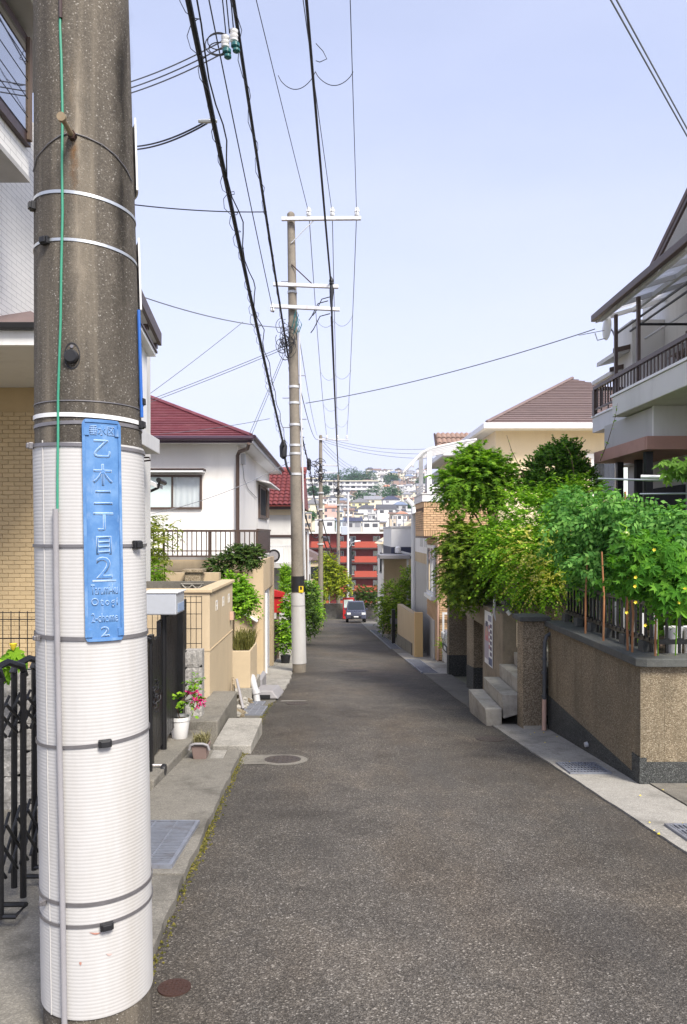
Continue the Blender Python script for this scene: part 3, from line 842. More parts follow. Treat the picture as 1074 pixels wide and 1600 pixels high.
hw = PW / 2
bent_grid('sheet', M['plate'], -hw, hw, 0, PH, 0, .004, 24, 6, .014)
bent_grid('rim', M['plate'], -hw, -hw + .010, .016, PH - .016, .004, .0075, 2, 4)
bent_grid('rim', M['plate'], hw - .010, hw, .016, PH - .016, .004, .0075, 2, 4)
bent_grid('rim', M['plate'], -hw + .010, hw - .010, PH - .011, PH - .002, .004, .0075, 14, 1)
bent_grid('rim', M['plate'], -hw + .010, hw - .010, .002, .011, .004, .0075, 14, 1)
for v in (PH - .042, .030):
    for sgn in (-1, 1):
        bent_grid('strap_slot', M['plate'], sgn * (hw - .014) - .008, sgn * (hw - .014) + .008, v - .013, v + .013, .004, .009, 4, 1)
def text_on_plate(txt, v_mid, height, width=None, grow=.0012, spacing=1.0):
    """raised letters whose worn white edges show around a blue face"""
    for layer, (off_, e0, e1, mt) in enumerate(((grow, .0040, .0052, worn), (-.0004, .0045, .0064, M['plate']))):
        cd = bpy.data.curves.new('lettering', 'FONT'); cd.body = txt; cd.size = 1.0; cd.resolution_u = 3
        cd.align_x = 'CENTER'; cd.align_y = 'BOTTOM_BASELINE'; cd.space_character = spacing
        ob = bpy.data.objects.new('lettering_tmp', cd); COL.objects.link(ob)
        bpy.context.view_layer.update()
        xs_ = [c_[0] for c_ in ob.bound_box]; ys_ = [c_[1] for c_ in ob.bound_box]
        w_, h_ = max(xs_) - min(xs_), max(ys_) - min(ys_)
        k = height / max(h_, 1e-4); kx = k if width is None else width / max(w_, 1e-4)
        cd.offset = off_ / k
        bpy.context.view_layer.update()
        me = bpy.data.meshes.new_from_object(ob.evaluated_get(bpy.context.evaluated_depsgraph_get()))
        cx_, cy2 = (max(xs_) + min(xs_)) / 2, (max(ys_) + min(ys_)) / 2
        bpy.data.objects.remove(ob)
        bm = bmesh.new(); bm.from_mesh(me)
        for v_ in bm.verts: v_.co = Vector(((v_.co.x - cx_) * kx, (v_.co.y - cy2) * k, 0))
        bmesh.ops.remove_doubles(bm, verts=bm.verts, dist=1e-5)
        for q in np.arange(-.07, .07, .009):
            bmesh.ops.bisect_plane(bm, geom=bm.verts[:] + bm.edges[:] + bm.faces[:], plane_co=(q, 0, 0), plane_no=(1, 0, 0))
        ret = bmesh.ops.extrude_face_region(bm, geom=bm.faces[:])
        topv = set(g for g in ret['geom'] if isinstance(g, bmesh.types.BMVert))
        for v_ in bm.verts:
            p = pmap(v_.co.x, v_mid + v_.co.y, e1 if v_ in topv else e0) - plate.location
            v_.co = p
        bmesh.ops.recalc_face_normals(bm, faces=bm.faces)
        bm.to_mesh(me); bm.free()
        me.materials.clear(); me.materials.append(mt)
        o = bpy.data.objects.new('lettering', me); COL.objects.link(o); o.parent = plate
def vy(py): return psurf(160, py, .0145).z - zB
K_ = 1 / 462.0
text_on_plate('垂水区', vy(673), 15 * K_, 38 * K_, .0007)
text_on_plate('乙', vy(701), 27 * K_, 25 * K_)
text_on_plate('木', vy(742), 33 * K_, 29 * K_)
text_on_plate('二', vy(777.5), 21 * K_, 27 * K_)
text_on_plate('丁', vy(815), 28 * K_, 29 * K_)
text_on_plate('目', vy(852), 28 * K_, 22 * K_)
text_on_plate('2', vy(887), 33 * K_, 23 * K_)
bent_grid('lettering_rule', worn, -18 * K_, 18 * K_, vy(908.5), vy(906), .004, .006, 8, 1)
text_on_plate('Tarumi-ku', vy(921), 15 * K_, 41 * K_, .0006)
text_on_plate('Otogi', vy(942), 15 * K_, 40 * K_, .0007, 1.3)
text_on_plate('2-chome', vy(965), 14 * K_, 40 * K_, .0006)
text_on_plate('2', vy(987), 15 * K_, 12 * K_, .0009)

# ================================================================== FARTHER POLES
def wire_pts(a, b, sag=0.0, n=24):
    a, b = Vector(a), Vector(b); out = []
    for i in range(n + 1):
        t = i / n; p = a.lerp(b, t); p.z -= sag * 4 * t * (1 - t); out.append(p)
    return out

P2Y = 16.2; P2B = gz(P2Y)
def p2x(z): return -.845 - .0185 * (z - P2B)
def p2r(z): return .150 - (z - P2B) * .0066
def tall_pole(label, Y, xf, rf, top, name='utility_pole'):
    B = gz(Y); t = thing(name, label, 'utility pole', (xf(B), Y, B))
    mb = MB(); zs = list(np.linspace(B - .3, top, 10)) + [top + .04]
    mb.tube([(xf(z), Y, z) for z in zs], [rf(z) for z in zs[:-1]] + [rf(top) * .6], 24); mb.build('shaft', M['pole_far'], t, smooth=True)
    return t
pole2 = tall_pole('second utility pole down the hill, with three cross-arms and white base sleeve', P2Y, p2x, p2r, 8.60)
def z2(py): return EYE - (py - 835) * P2Y / 1150
def x2(px): return (px - 528) * P2Y / 1150
def p2ring(py, h, mat, name, e=.006):
    z = z2(py); MB().tube([(p2x(z), P2Y, z - h / 2), (p2x(z), P2Y, z + h / 2)], p2r(z) + e, 24).build(name, mat, pole2, smooth=True)
zz0, zz1 = z2(1036), z2(926)
MB().tube([(p2x(z), P2Y, z) for z in np.linspace(zz0, zz1, 6)], [p2r(z) + .012 for z in np.linspace(zz0, zz1, 6)], 28).build('base_sleeve', M['jacket'], pole2, smooth=True)
p2ring(946, .012, M['strap'], 'strap', .014)
zz0, zz1 = z2(924), z2(900)
MB().tube([(p2x(z), P2Y, z) for z in (zz0, zz1)], [p2r(zz0) + .008, p2r(zz1) + .008], 24).build('dark_band', M['black_plastic'], pole2, smooth=True)
for k_, py in enumerate((457, 605, 630, 664, 696, 709, 741)): p2ring(py, .05, M['galv_white'], 'band', .012)
zc = z2(920); MB().box(p2x(zc) + .03, p2x(zc) + .13, P2Y - p2r(zc) - .016, P2Y - p2r(zc) - .008, zc - .07, zc + .07).build('yellow_sticker', M['sticker'], pole2)
zc = z2(918); MB().box(p2x(zc) + .055, p2x(zc) + .10, P2Y - p2r(zc) - .0175, P2Y - p2r(zc) - .0155, zc - .04, zc + .03).build('sticker_symbol', M['black_plastic'], pole2)
def arm(parent, Y, xa, xb, za, zb, t=.075, name='cross_arm'):
    return MB().hexa([(xa, Y - t / 2, za - t / 2), (xb, Y - t / 2, zb - t / 2), (xb, Y + t / 2, zb - t / 2), (xa, Y + t / 2, za - t / 2), (xa, Y - t / 2, za + t / 2), (xb, Y - t / 2, zb + t / 2), (xb, Y + t / 2, zb + t / 2), (xa, Y + t / 2, za + t / 2)]).build(name, M['galv_white'], parent, .006)
AY = P2Y - .16
arm(pole2, AY, x2(441), x2(564), z2(347), z2(346)); arm(pole2, AY, x2(428), x2(529), z2(448), z2(452)); arm(pole2, AY, x2(428), x2(531), z2(482), z2(487))
def insul(parent, x, y, z, s=1.0, mat=None):
    MB().lathe([(.018 * s, 0), (.05 * s, .015 * s), (.062 * s, .05 * s), (.045 * s, .08 * s), (.062 * s, .10 * s), (.055 * s, .15 * s), (.03 * s, .20 * s), (.012 * s, .21 * s)], (x, y, z), 16).build('insulator', mat or M['ceramic'], parent, smooth=True)
for px in (483, 519.5, 557.5): insul(pole2, x2(px), AY, z2(343), .95)
mb = MB(); mb.cyl((x2(491), AY, z2(349)), (p2x(z2(383)), AY + .05, z2(383)), .012, 8); mb.build('arm_brace', M['galv_white'], pole2)
mb = MB(); mb.cyl((x2(490), AY, z2(449)), (p2x(z2(416)), AY + .05, z2(416)), .012, 8); mb.build('arm_brace', M['rust'], pole2)
insul(pole2, x2(427), AY, z2(491), .9)
insul(pole2, x2(518), AY - .03, z2(450), .8, M['black_plastic'])
# white riser conduit and step pins
MB().tube([(p2x(z) + p2r(z) + .035, P2Y - .06, z) for z in np.linspace(z2(905), z2(520), 8)], .020, 10).build('riser_conduit', M['pale_grey'], pole2, smooth=True)
for px, py, sgn in ((447, 440, -1), (450, 562, -1), (462, 587, 1), (450, 622, -1), (451, 668, -1), (470, 655, 1), (452, 712, -1)):
    z = z2(py); MB().cyl((p2x(z) + sgn * p2r(z) * .9, P2Y, z), (p2x(z) + sgn * (p2r(z) + .15), P2Y, z), .009, 8).build('step_pin', M['strap'], pole2)
# tangle of drop-wire clamps and loops on the pole's left
mb = MB(); rr = random.Random(3)
for i in range(26):
    c = PT(446 + rr.uniform(-5, 7), 528 + rr.uniform(-22, 24), P2Y - .17); rad = rr.uniform(.05, .16); ph = rr.uniform(0, 6.28); ax = rr.uniform(-.5, .5)
    mb.tube([c + Vector((math.cos(ph + t) * rad, ax * rad * math.sin(t), math.sin(ph + t) * rad * rr.uniform(.9, 1.3))) for t in np.linspace(0, 4.4, 12)], .0065, 5)
mb.build('wire_loops', M['cable'], pole2, kind='stuff')
mb = MB()
for i in range(6): 
    c = PT(457 + rr.uniform(-4, 8), 505 + rr.uniform(-12, 14), P2Y - .19)
    mb.tube([c, c + Vector((.05, 0, .16)), c + Vector((.10, 0, .05)), c + Vector((.04, 0, -.12))], .010, 6)
mb.build('blue_leads', M['teal_ceramic'], pole2, kind='stuff')
mb = MB()
for (px, py) in ((513, 470), (516, 490), (519, 463)):
    c = PT(px, py, AY); mb.tube([c, c + Vector((-.22, 0, -.06)), c + Vector((-.36, 0, -.34)), c + Vector((-.42, 0, -.42))], .011, 6)
mb.build('jumper_leads', M['cable'], pole2, kind='stuff')

P3Y = 41.0; P3B = gz(P3Y)
pole3 = tall_pole('third utility pole with single wide cross-arm, between the second pole and red flats', P3Y, lambda z: -.95, lambda z: .155 - (z - P3B) * .006, 7.05)
def at3(px, py): return PT(px, py, P3Y)
arm(pole3, P3Y - .16, at3(497, 0).x, at3(545, 0).x, at3(0, 687).z, at3(0, 688).z)
for px in (511, 528, 542): insul(pole3, at3(px, 0).x, P3Y - .16, at3(0, 686).z, 1.0)
arm(pole3, P3Y - .16, at3(490, 0).x, at3(528, 0).x, at3(0, 727).z, at3(0, 728).z); arm(pole3, P3Y - .16, at3(494, 0).x, at3(527, 0).x, at3(0, 739).z, at3(0, 739).z)
mb = MB(); rr = random.Random(5)
for i in range(22):
    c = PT(497 + rr.uniform(-9, 9), 735 + rr.uniform(-12, 16), P3Y - .2); rad = rr.uniform(.1, .3); ph = rr.uniform(0, 6.28)
    mb.tube([c + Vector((math.cos(ph + t) * rad, 0, math.sin(ph + t) * rad)) for t in np.linspace(0, 4.0, 9)], .018, 4)
mb.build('wire_loops', M['cable'], pole3, kind='stuff')
for py in (770, 796, 812, 850): MB().tube([(-.95, P3Y, at3(0, py).z - .04), (-.95, P3Y, at3(0, py).z + .04)], .18, 16).build('band', M['galv_white'], pole3)

P4Y = 68.0
pole4 = tall_pole('thin concrete pole with dark cable head, in front of the red flats', P4Y, lambda z: .05, lambda z: .19 - (z - gz(P4Y)) * .006, PT(0, 742, P4Y).z)
mb = MB(); rr = random.Random(6)
for i in range(12):
    c = PT(529 + rr.uniform(-4, 4), 752 + rr.uniform(-8, 22), P4Y - .2); rad = rr.uniform(.1, .35); ph = rr.uniform(0, 6.28)
    mb.tube([c + Vector((math.cos(ph + t) * rad, 0, math.sin(ph + t) * rad)) for t in np.linspace(0, 4.0, 8)], .025, 4)
mb.build('wire_loops', M['cable'], pole4, kind='stuff')
bx('cross_arm', M['galv_white'], pole4, -.9, .9, P4Y - .25, P4Y - .15, PT(0, 790, P4Y).z, PT(0, 790, P4Y).z + .1)
P5Y = 72.0; p5x = PT(544, 0, P5Y).x
pole5 = thing('lamp_post', 'slim pale grey steel post with transformer box, before the red flats', 'lamp post', (p5x, P5Y, gz(P5Y)))
MB().tube([(p5x, P5Y, gz(P5Y) - .2), (p5x, P5Y, PT(0, 772, P5Y).z)], [.13, .09], 16).build('post', M['pale_grey'], pole5, smooth=True)
a_ = PT(538.5, 829, P5Y)
MB().box(a_.x - .30, a_.x + .30, P5Y - .35, P5Y + .25, a_.z - .42, a_.z + .42).build('transformer_box', pm('bluish_grey_paint', (.46, .50, .56), .5, .05), pole5, .04)
c1, c2 = PT(544, 858, P5Y), PT(556, 846, P5Y)
MB().tube([c1, (c1 + c2) / 2 + Vector((0, -.3, .25)), c2 + Vector((0, -.5, 0))], .045, 8).build('lamp_arm', M['pale_grey'], pole5, smooth=True)
MB().tube([c2 + Vector((-.1, -.5, 0)), c2 + Vector((.45, -.6, .05))], [.10, .06], 10).build('lamp_head', M['white_paint'], pole5, smooth=True)

# ================================================================== CABLES
def cable(name, label, pts, r, mat=None, group=None, n=6, cat='cable'):
    base = Vector(pts[0])
    o = MB().tube(pts, r, n).build(name, mat or M['cable'], loc=base, smooth=True, fix=False)
    return tag(o, label, cat, group)
def coil(parent, pts, rad, turns_per_m, r, jitter, seed):
    rr = random.Random(seed); out = []; L = 0.0; ph = 0; P = [Vector(p) for p in pts]
    mb = MB(); cur = []
    for a, b in zip(P, P[1:]):
        d = (b - a); ln = d.length; t = d.normalized(); u = t.cross(Vector((0, 0, 1))).normalized(); w = u.cross(t)
        m = max(2, int(ln * turns_per_m * 7))
        for i in range(m):
            q = a + d * (i / m); ph += 2 * math.pi * turns_per_m * ln / m
            k = rad * (1 + jitter * math.sin(ph * .13 + seed) + .5 * jitter * math.sin(ph * .37))
            cur.append(q + u * math.cos(ph) * k + w * math.sin(ph) * k - Vector((0, 0, rad * .6)))
    mb.tube(cur, r, 4); o = mb.build('lashing_wire', M['cable'], parent, fix=False); return o

A0, A1 = Vector((-.93, NY - .2, 5.42)), PT(444, 698, P2Y - .2)
ptsA = wire_pts(A0, A1, .12, 40)
cA = cable('telephone_cable', 'thick black bundled cable with loose wire coils, leftmost of the heavy street cables', ptsA, .021, n=8)
coil(cA, ptsA, .040, 3.2, .0032, .5, 2)
coil(cA, wire_pts(A0 + Vector((.05, 0, .02)), A1 + Vector((.06, 0, .05)), .16, 30), .022, .8, .006, .6, 4)
cB_mid = PT(447, 535, P2Y - .22)
ptsB = wire_pts(Vector((-1.0, NY - .2, 7.75)), cB_mid, .12, 36)
cB = cable('telephone_cable', 'thick black cable in the middle, running to the second pole’s upper side', ptsB, .020, n=8)
coil(cB, ptsB, .034, 1.1, .0045, .35, 8)
ptsB2 = wire_pts(cB_mid, PT(484, 728, 30), .30, 14) + wire_pts(PT(484, 728, 30), PT(500, 808, P3Y - .2), .35, 12)[1:]
cB2 = cable('telephone_cable', 'black cable passing in front of the second pole and sagging to the third', ptsB2, .021, n=8)
coil(cB2, ptsB2, .05, .9, .010, .5, 9)
MB().lathe([(.02, -.24), (.085, -.2), (.09, .18), (.02, .26)], PT(483, 726, 29.8), 12).build('splice_closure', M['black_plastic'], cB2)
s = PT(443, 703, P2Y - .22)
so = tag(MB().lathe([(.02, -.20), (.075, -.15), (.085, .08), (.03, .22)], s, 14).build('splice_closure', M['black_plastic'], loc=s, smooth=True), 'black splice closure hanging beside the second pole on the leftmost cable', 'cable closure')
cable('telephone_cable', 'black cable dropping from the splice closure to the second pole', [s + Vector((.02, 0, -.1)), s + Vector((.07, 0, -.35)), PT(455, 742, P2Y - .2)], .028)
ptsC = wire_pts(Vector((-.52, NY - .1, 8.35)), PT(517, 440, AY), .10, 30)
cable('power_cable', 'thick black power cable to the end of the second pole’s middle cross-arm', ptsC, .019, n=8)
tag(MB().tube([PT(517, 432, AY - .02), PT(518.5, 455, AY - .02), PT(518, 470, AY - .02), PT(519, 496, AY - .02)], [.02, .05, .035, .02], 10).build('cable_joint', M['cable'], loc=PT(517, 432, AY), smooth=True), 'black taped cable joint at the end of the middle cross-arm', 'cable joint')
cable('power_cable', 'thick black power cable running from the second pole’s cross-arm down to the far poles', wire_pts(PT(518.5, 495, AY), PT(531, 750, P4Y), 1.0, 26), .026, n=8)
wD = cable('overhead_wire', 'thin wire left of the middle cable, ending at a lone insulator by the lowest cross-arm', wire_pts(Vector((-1.36, NY, 8.0)), PT(427.5, 488, AY), .12), .008, M['cable'])
HN = [(-1.82, NY, 9.9), (-.97, NY, 9.9), (-.14, NY, 9.9)]
for k, px in enumerate((483, 519.5, 557.5)):
    nm = ('left', 'middle', 'right')[k]
    cable('power_line', nm + ' thin line from the picture top to the second pole’s top cross-arm', wire_pts(HN[k], PT(px, 334, AY), .10), .0065, M['cable'])
    cable('power_line', nm + ' thin line from the second pole’s top cross-arm to the third pole', wire_pts(PT(px, 334, AY), PT((511, 528, 542)[k], 683, P3Y - .16), .55, 30), .009, M['grey_wire'])
# jumper loops hanging between the three lines
def loop(label, a, b, drop, r, mat=None):
    a, b = Vector(a), Vector(b)
    return cable('jumper_wire', label, [a.lerp(b, t) - Vector((0, 0, drop * math.sin(math.pi * t) ** .7)) for t in np.linspace(0, 1, 16)], r, mat or M['cable'], cat='jumper wire')
loop('looped jumper between left and middle lines near the top of the picture', PT(435, 118, 11.7), PT(493, 112, 11.7), .25, .006)
loop('looped jumper between middle and right lines near the top of the picture', PT(493, 112, 11.7), PT(552, 112, 11.7), .22, .006)
cable('jumper_wire', 'small curled lead beside the middle line near the top of the picture', [PT(494, 68, 11.4), PT(505, 80, 11.4), PT(511, 92, 11.4), PT(500, 97, 11.4), PT(494, 95, 11.5)], .006, cat='jumper wire')
for k, (yy, Y) in enumerate(((505, 20.5), (590, 25), (640, 29.5), (668, 34))):
    nth = ('first', 'second', 'third', 'fourth')[k]
    xl, xm, xr = [(494, 522, 551), (502, 524, 549), (506, 526, 546), (508, 527, 544)][k]
    loop(nth + ' faint jumper loop left of the heavy cable beyond the second pole', PT(xl, yy - 8, Y), PT(xm, yy - 4, Y), .22, .006, M['grey_wire'])
    loop(nth + ' faint jumper loop right of the heavy cable beyond the second pole', PT(xm, yy - 6, Y), PT(xr, yy - 12, Y), .24, .006, M['grey_wire'])
# hanging insulator pair with three drop wires to the left
ic = PT(359, 68, 6.0)
ins = thing('hanging_insulator', 'pair of white and green hanging insulators on the wires near the top', 'insulator', ic)
for dx, dz, mt in ((-.035, -.03, 0), (.035, .02, 0)):
    for q in range(3):
        MB().lathe([(.012, 0), (.032, .008), (.036, .022), (.014, .034)], (ic.x + dx, ic.y, ic.z + dz - .01 + q * .036), 14).build('disc', M['ceramic'], ins, smooth=True)
    MB().lathe([(.01, -.05), (.036, -.035), (.036, -.01), (.012, 0)], (ic.x + dx + .012, ic.y, ic.z + dz - .012), 14).build('cap', M['teal_ceramic'], ins, smooth=True)
    MB().lathe([(.008, -.045), (.03, -.03), (.03, -.012), (.01, 0)], (ic.x + dx + .02, ic.y, ic.z + dz - .055), 14).build('cap', M['teal_ceramic'], ins, smooth=True)
mb = MB()
for i, (rx, rz) in enumerate(((.09, .07), (.11, .09), (.08, .05))):
    c = ic + Vector((-.09, 0, .02 - i * .03)); mb.tube([c + Vector((math.cos(t) * rx, 0, math.sin(t) * rz)) for t in np.linspace(.6, 5.2, 14)], .0045, 5)
mb.build('lead_loops', M['cable'], ins, kind='stuff')
for k, (px, py) in enumerate(((205, 124), (205, 134), (205, 142))):
    cable('drop_wire', ('upper', 'middle', 'lower')[k] + ' of three thin wires from behind the near pole to the hanging insulators', wire_pts(PT(150, py + 18, 7.4), ic + Vector((-.06 + .03 * k, 0, .02 - .035 * k)), .05), .0055, M['grey_wire'])
for k, dx in enumerate((-.03, .0, .035)):
    cable('hanger_wire', ('left', 'middle', 'right')[k] + ' thin hanger wire above the insulator pair', [ic + Vector((dx, 0, .08)), Vector((-.98 + .05 * k, NY + .1, 9.0))], .005, M['cable'])
# service drops
cD = min(ptsA, key=lambda p: abs(528 + 1150 * p.x / p.y - 333)).copy()
for k in range(2):
    cable('drop_wire', ('upper', 'lower')[k] + ' black drop wire from behind the near pole to the leftmost cable', wire_pts(PT(168, 226 + 5 * k, 8.2), cD + Vector((-.02, 0, .02 - .02 * k)), .10), .007)
tag(MB().tube([cD + Vector((-.12, 0, 0)), cD + Vector((-.03, 0, .0)), cD + Vector((.03, 0, .0))], [.014, .018, .012], 8).build('wire_clamp', M['galv'], loc=cD), 'small clamp where the drop wires meet the leftmost cable', 'clamp')
cable('drop_wire', 'nearly level wire from the near pole to the middle cable', wire_pts(PT(150, 312, 9.5), PT(417, 331, 11.4), .05), .008)
cable('drop_wire', 'thin wire from the eaves behind the near pole to the second pole clamps', wire_pts(PT(190, 452, 11), PT(447, 512, P2Y - .2), .12), .009, M['grey_wire'])
cable('drop_wire', 'faint rising wire from the narrow white house to the leftmost cable', wire_pts(PT(225, 622, 11.8), PT(380, 503, 12.5), .02), .006, M['grey_wire'])
for k in range(2):
    cable('drop_wire', ('upper', 'lower')[k] + ' of twin rising wires from the maroon roof to the second pole', wire_pts(PT(228, 627 + 4 * k, 17.2), PT(447, 540 + 4 * k, P2Y - .2), .02), .007, M['grey_wire'])
    cable('drop_wire', ('left', 'right')[k] + ' of twin steep wires from the maroon house corner to the second pole', wire_pts(PT(385 + 4 * k, 690, 17.2), PT(446 + 3 * k, 545, P2Y - .2), .01), .006, M['grey_wire'])
cable('drop_wire', 'short wire over the maroon roof to the second pole', wire_pts(PT(250, 678, 17), PT(422, 654, P2Y - .6), .04), .006, M['grey_wire'])
cable('drop_wire', 'sagging wire across the white facade to the second pole', wire_pts(PT(222, 806, 14.6), PT(452, 722, P2Y - .15), .14), .008, M['grey_wire'])
cable('drop_wire', 'long thin wire from the second pole to the aerial of the balcony house', wire_pts(PT(478, 630, P2Y), PT(930, 514, 12.6), .12, 30), .009, M['grey_wire'])
for k in range(2):
    cable('overhead_wire', ('left', 'right')[k] + ' of the twin wires in the top right corner', wire_pts(Vector((-.73 + .06 * k, 2.7, 6.62)), Vector((6.2 + .03 * k, 10.4, 4.94)), .02, 30), .007, M['grey_wire'])
for k in range(3):
    cable('overhead_wire', ('upper', 'middle', 'lower')[k] + ' far wire from the third pole to the right-hand roofs', wire_pts(PT(503, 683 + 3 * k, P3Y), PT(690, 700 + 8 * k, 36), .30), .011, M['grey_wire'])
    cable('overhead_wire', ('upper', 'middle', 'lower')[k] + ' far wire descending right from the third pole to the valley', wire_pts(PT(505, 690 + 6 * k, P3Y), PT(560, 732 + 4 * k, 70), .3), .012, M['grey_wire'])
cable('telephone_cable', 'low black cable sagging from the second pole toward the third', wire_pts(PT(464, 755, P2Y), PT(497, 838, P3Y - .2), .5), .022)
cable('telephone_cable', 'upper of two low cables sagging between the third and fourth poles', wire_pts(PT(504, 812, P3Y - .2), PT(530, 860, P4Y), .9), .035)
cable('telephone_cable', 'lower of two low cables sagging between the third and fourth poles', wire_pts(PT(504, 838, P3Y - .2), PT(530, 864, P4Y), .9), .035)
cable('overhead_wire', 'thin line dropping beside the second pole toward the third pole top', wire_pts(PT(466, 515, P2Y), PT(496, 680, P3Y), .3), .008, M['grey_wire'])
cable('overhead_wire', 'line from the second pole to the left end of the third pole’s cross-arm', wire_pts(PT(468, 600, P2Y), PT(497, 686, P3Y), .4), .010, M['cable'])
# ================================================================== LEFT SIDE BUILDINGS
def brick_mesh(w, h, d, mat, name='brick'):
    """one brick, face toward -Y, a touch rounded at its edges"""
    c = min(w, h) * .07
    x, z = w / 2, h / 2
    mb = MB()
    mb.add([(-x, 0, -z), (x, 0, -z), (x, 0, z), (-x, 0, z), (-x, -d + c, -z), (x, -d + c, -z), (x, -d + c, z), (-x, -d + c, z),
            (-x + c, -d, -z + c), (x - c, -d, -z + c), (x - c, -d, z - c), (-x + c, -d, z - c)],
           [(0, 1, 5, 4), (1, 2, 6, 5), (2, 3, 7, 6), (3, 0, 4, 7), (4, 5, 9, 8), (5, 6, 10, 9), (6, 7, 11, 10), (7, 4, 8, 11), (8, 9, 10, 11)])
    return mb.mesh(name, mat)

def lay_bricks(parent, org, rotz, W, H, bw, bh, joint, mesh, bond=.5, skip=None, name='brick', limit=300):
    """running bond on a wall; org = lower left corner of the face seen from outside"""
    o = Vector(org); u = Vector((math.cos(rotz), math.sin(rotz), 0)); cnt = 0
    rows = int(H / (bh + joint) + .01)
    for j in range(rows):
        off = (bw + joint) * bond * (j % 2)
        x = -off
        while x < W - .01:
            x0, x1 = max(0, x), min(W, x + bw)
            if x1 - x0 > bw * .2:
                xc = (x0 + x1) / 2; zc = j * (bh + joint) + bh / 2
                if not (skip and skip(xc, zc)) and cnt < limit:
                    piece(mesh, name, parent, o + u * xc + Vector((0, 0, zc)), (0, 0, rotz), ((x1 - x0) / bw, 1, 1)); cnt += 1
            x += bw + joint
    return cnt

# ---- leftmost house: white upper storey over a yellow brick-pattern ground floor
h1 = thing('house', 'leftmost house, white siding above and yellow brick-pattern wall below its porch', 'house', (-4.5, 7, gz(7)))
ws_y = siding('white_siding_side', (.88, .86, .81), .052, .21, 1, .62)
bx('upper_wall', ws_y, h1, -7, -3.1, 4.4, 10.0, 3.30, 5.74)
bx('bay_wall', ws_y, h1, -3.1, -2.6, 4.3, 6.19, 4.55, 5.70)
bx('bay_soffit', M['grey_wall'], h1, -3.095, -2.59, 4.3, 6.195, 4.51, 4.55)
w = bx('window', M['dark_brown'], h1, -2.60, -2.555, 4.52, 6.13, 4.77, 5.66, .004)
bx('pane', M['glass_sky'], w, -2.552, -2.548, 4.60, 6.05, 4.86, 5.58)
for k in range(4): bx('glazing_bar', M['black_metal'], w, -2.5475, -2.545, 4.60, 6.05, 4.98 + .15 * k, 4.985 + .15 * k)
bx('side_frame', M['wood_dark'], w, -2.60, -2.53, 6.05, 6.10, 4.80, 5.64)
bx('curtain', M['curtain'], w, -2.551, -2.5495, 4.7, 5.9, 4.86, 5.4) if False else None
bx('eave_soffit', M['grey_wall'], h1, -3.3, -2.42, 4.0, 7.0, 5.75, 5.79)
bx('eave_fascia', M['white_paint'], h1, -2.42, -2.38, 4.0, 7.0, 5.76, 5.93)
bx('eave_gutter', M['dark_brown'], h1, -2.38, -2.30, 4.0, 7.0, 5.86, 5.97)
MB().prism([(-2.35, 4.0, 5.98), (-7.5, 4.0, 8.0), (-7.5, 4.0, 5.98)], (0, 3.0, 0)).build('roof', M['brown_roof'], h1)
# porch
bx('porch_soffit', M['offwhite'], h1, -6.5, -2.62, 6.52, 8.34, 3.215, 3.25)
bx('porch_fascia', M['white_paint'], h1, -6.5, -2.60, 6.47, 6.52, 3.215, 3.36)
MB().box(-6.5, -2.58, 6.40, 6.47, 3.34, 3.40).build('porch_gutter', M['black_metal'], h1, .01)
MB().add([(-3.30, 6.42, 3.40), (-2.50, 6.42, 3.40), (-2.5, 8.3, 3.40), (-2.90, 6.95, 3.66), (-2.90, 8.3, 3.66), (-3.3, 8.3, 3.40)], [(0, 1, 3), (1, 2, 4, 3), (0, 3, 4, 5)]).build('porch_roof', M['brown_roof'], h1)
MB().add([(-6.5, 6.42, 3.40), (-3.30, 6.42, 3.40), (-3.30, 8.3, 3.45), (-6.5, 8.3, 3.45)], [(0, 1, 2, 3)]).build('porch_roof', M['brown_roof'], h1)
lw = bx('lower_wall', M['yellow_joint'], h1, -7, -2.75, 8.35, 10.0, -.9, 3.30)
ym = brick_mesh(.128, .0455, .012, M['yellow_brick'])
lay_bricks(lw, (-3.93, 8.35, .02), 0, .60, 3.19, .128, .0455, .004, ym, limit=295)
bx('lower_wall_near', M['yellow_brick'], lw, -7, -3.935, 8.336, 8.35, -.9, 3.21)
bx('lower_wall_far', M['yellow_brick'], lw, -3.325, -2.75, 8.336, 8.35, -.9, 3.21)
bx('post', M['beige_light'], h1, -3.62, -3.50, 6.55, 6.67, -.4, 3.21)

# ---- narrow white house whose eaves show right of the near pole
hn = thing('house', 'narrow white house with dark eaves peeking out right of the near pole', 'house', (-4, 9.6, gz(9.6)))
bx('wall', M['offwhite'], hn, -6, -2.90, 8.95, 11.4, -.6, 4.4)
bx('bay_wall', M['white_paint'], hn, -2.90, -2.665, 8.9, 10.28, 3.07, 4.12)
bx('bay_window', M['dark_brown'], hn, -2.70, -2.655, 9.2, 9.86, 3.2, 3.95)
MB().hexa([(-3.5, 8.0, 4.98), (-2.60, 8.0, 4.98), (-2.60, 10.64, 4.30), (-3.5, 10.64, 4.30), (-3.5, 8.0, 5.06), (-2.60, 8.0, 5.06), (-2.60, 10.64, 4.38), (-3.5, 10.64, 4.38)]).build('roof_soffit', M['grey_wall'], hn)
MB().hexa([(-2.60, 8.0, 4.97), (-2.55, 8.0, 4.97), (-2.55, 10.66, 4.28), (-2.60, 10.66, 4.28), (-2.60, 8.0, 5.14), (-2.55, 8.0, 5.14), (-2.55, 10.66, 4.44), (-2.60, 10.66, 4.44)]).build('barge_board', M['dark_brown'], hn, .005)
MB().hexa([(-3.5, 8.0, 5.065), (-2.56, 8.0, 5.065), (-2.56, 10.7, 4.385), (-3.5, 10.7, 4.385), (-3.5, 8.0, 5.16), (-2.56, 8.0, 5.16), (-2.56, 10.7, 4.47), (-3.5, 10.7, 4.47)]).build('roof', M['brown_roof'], hn)
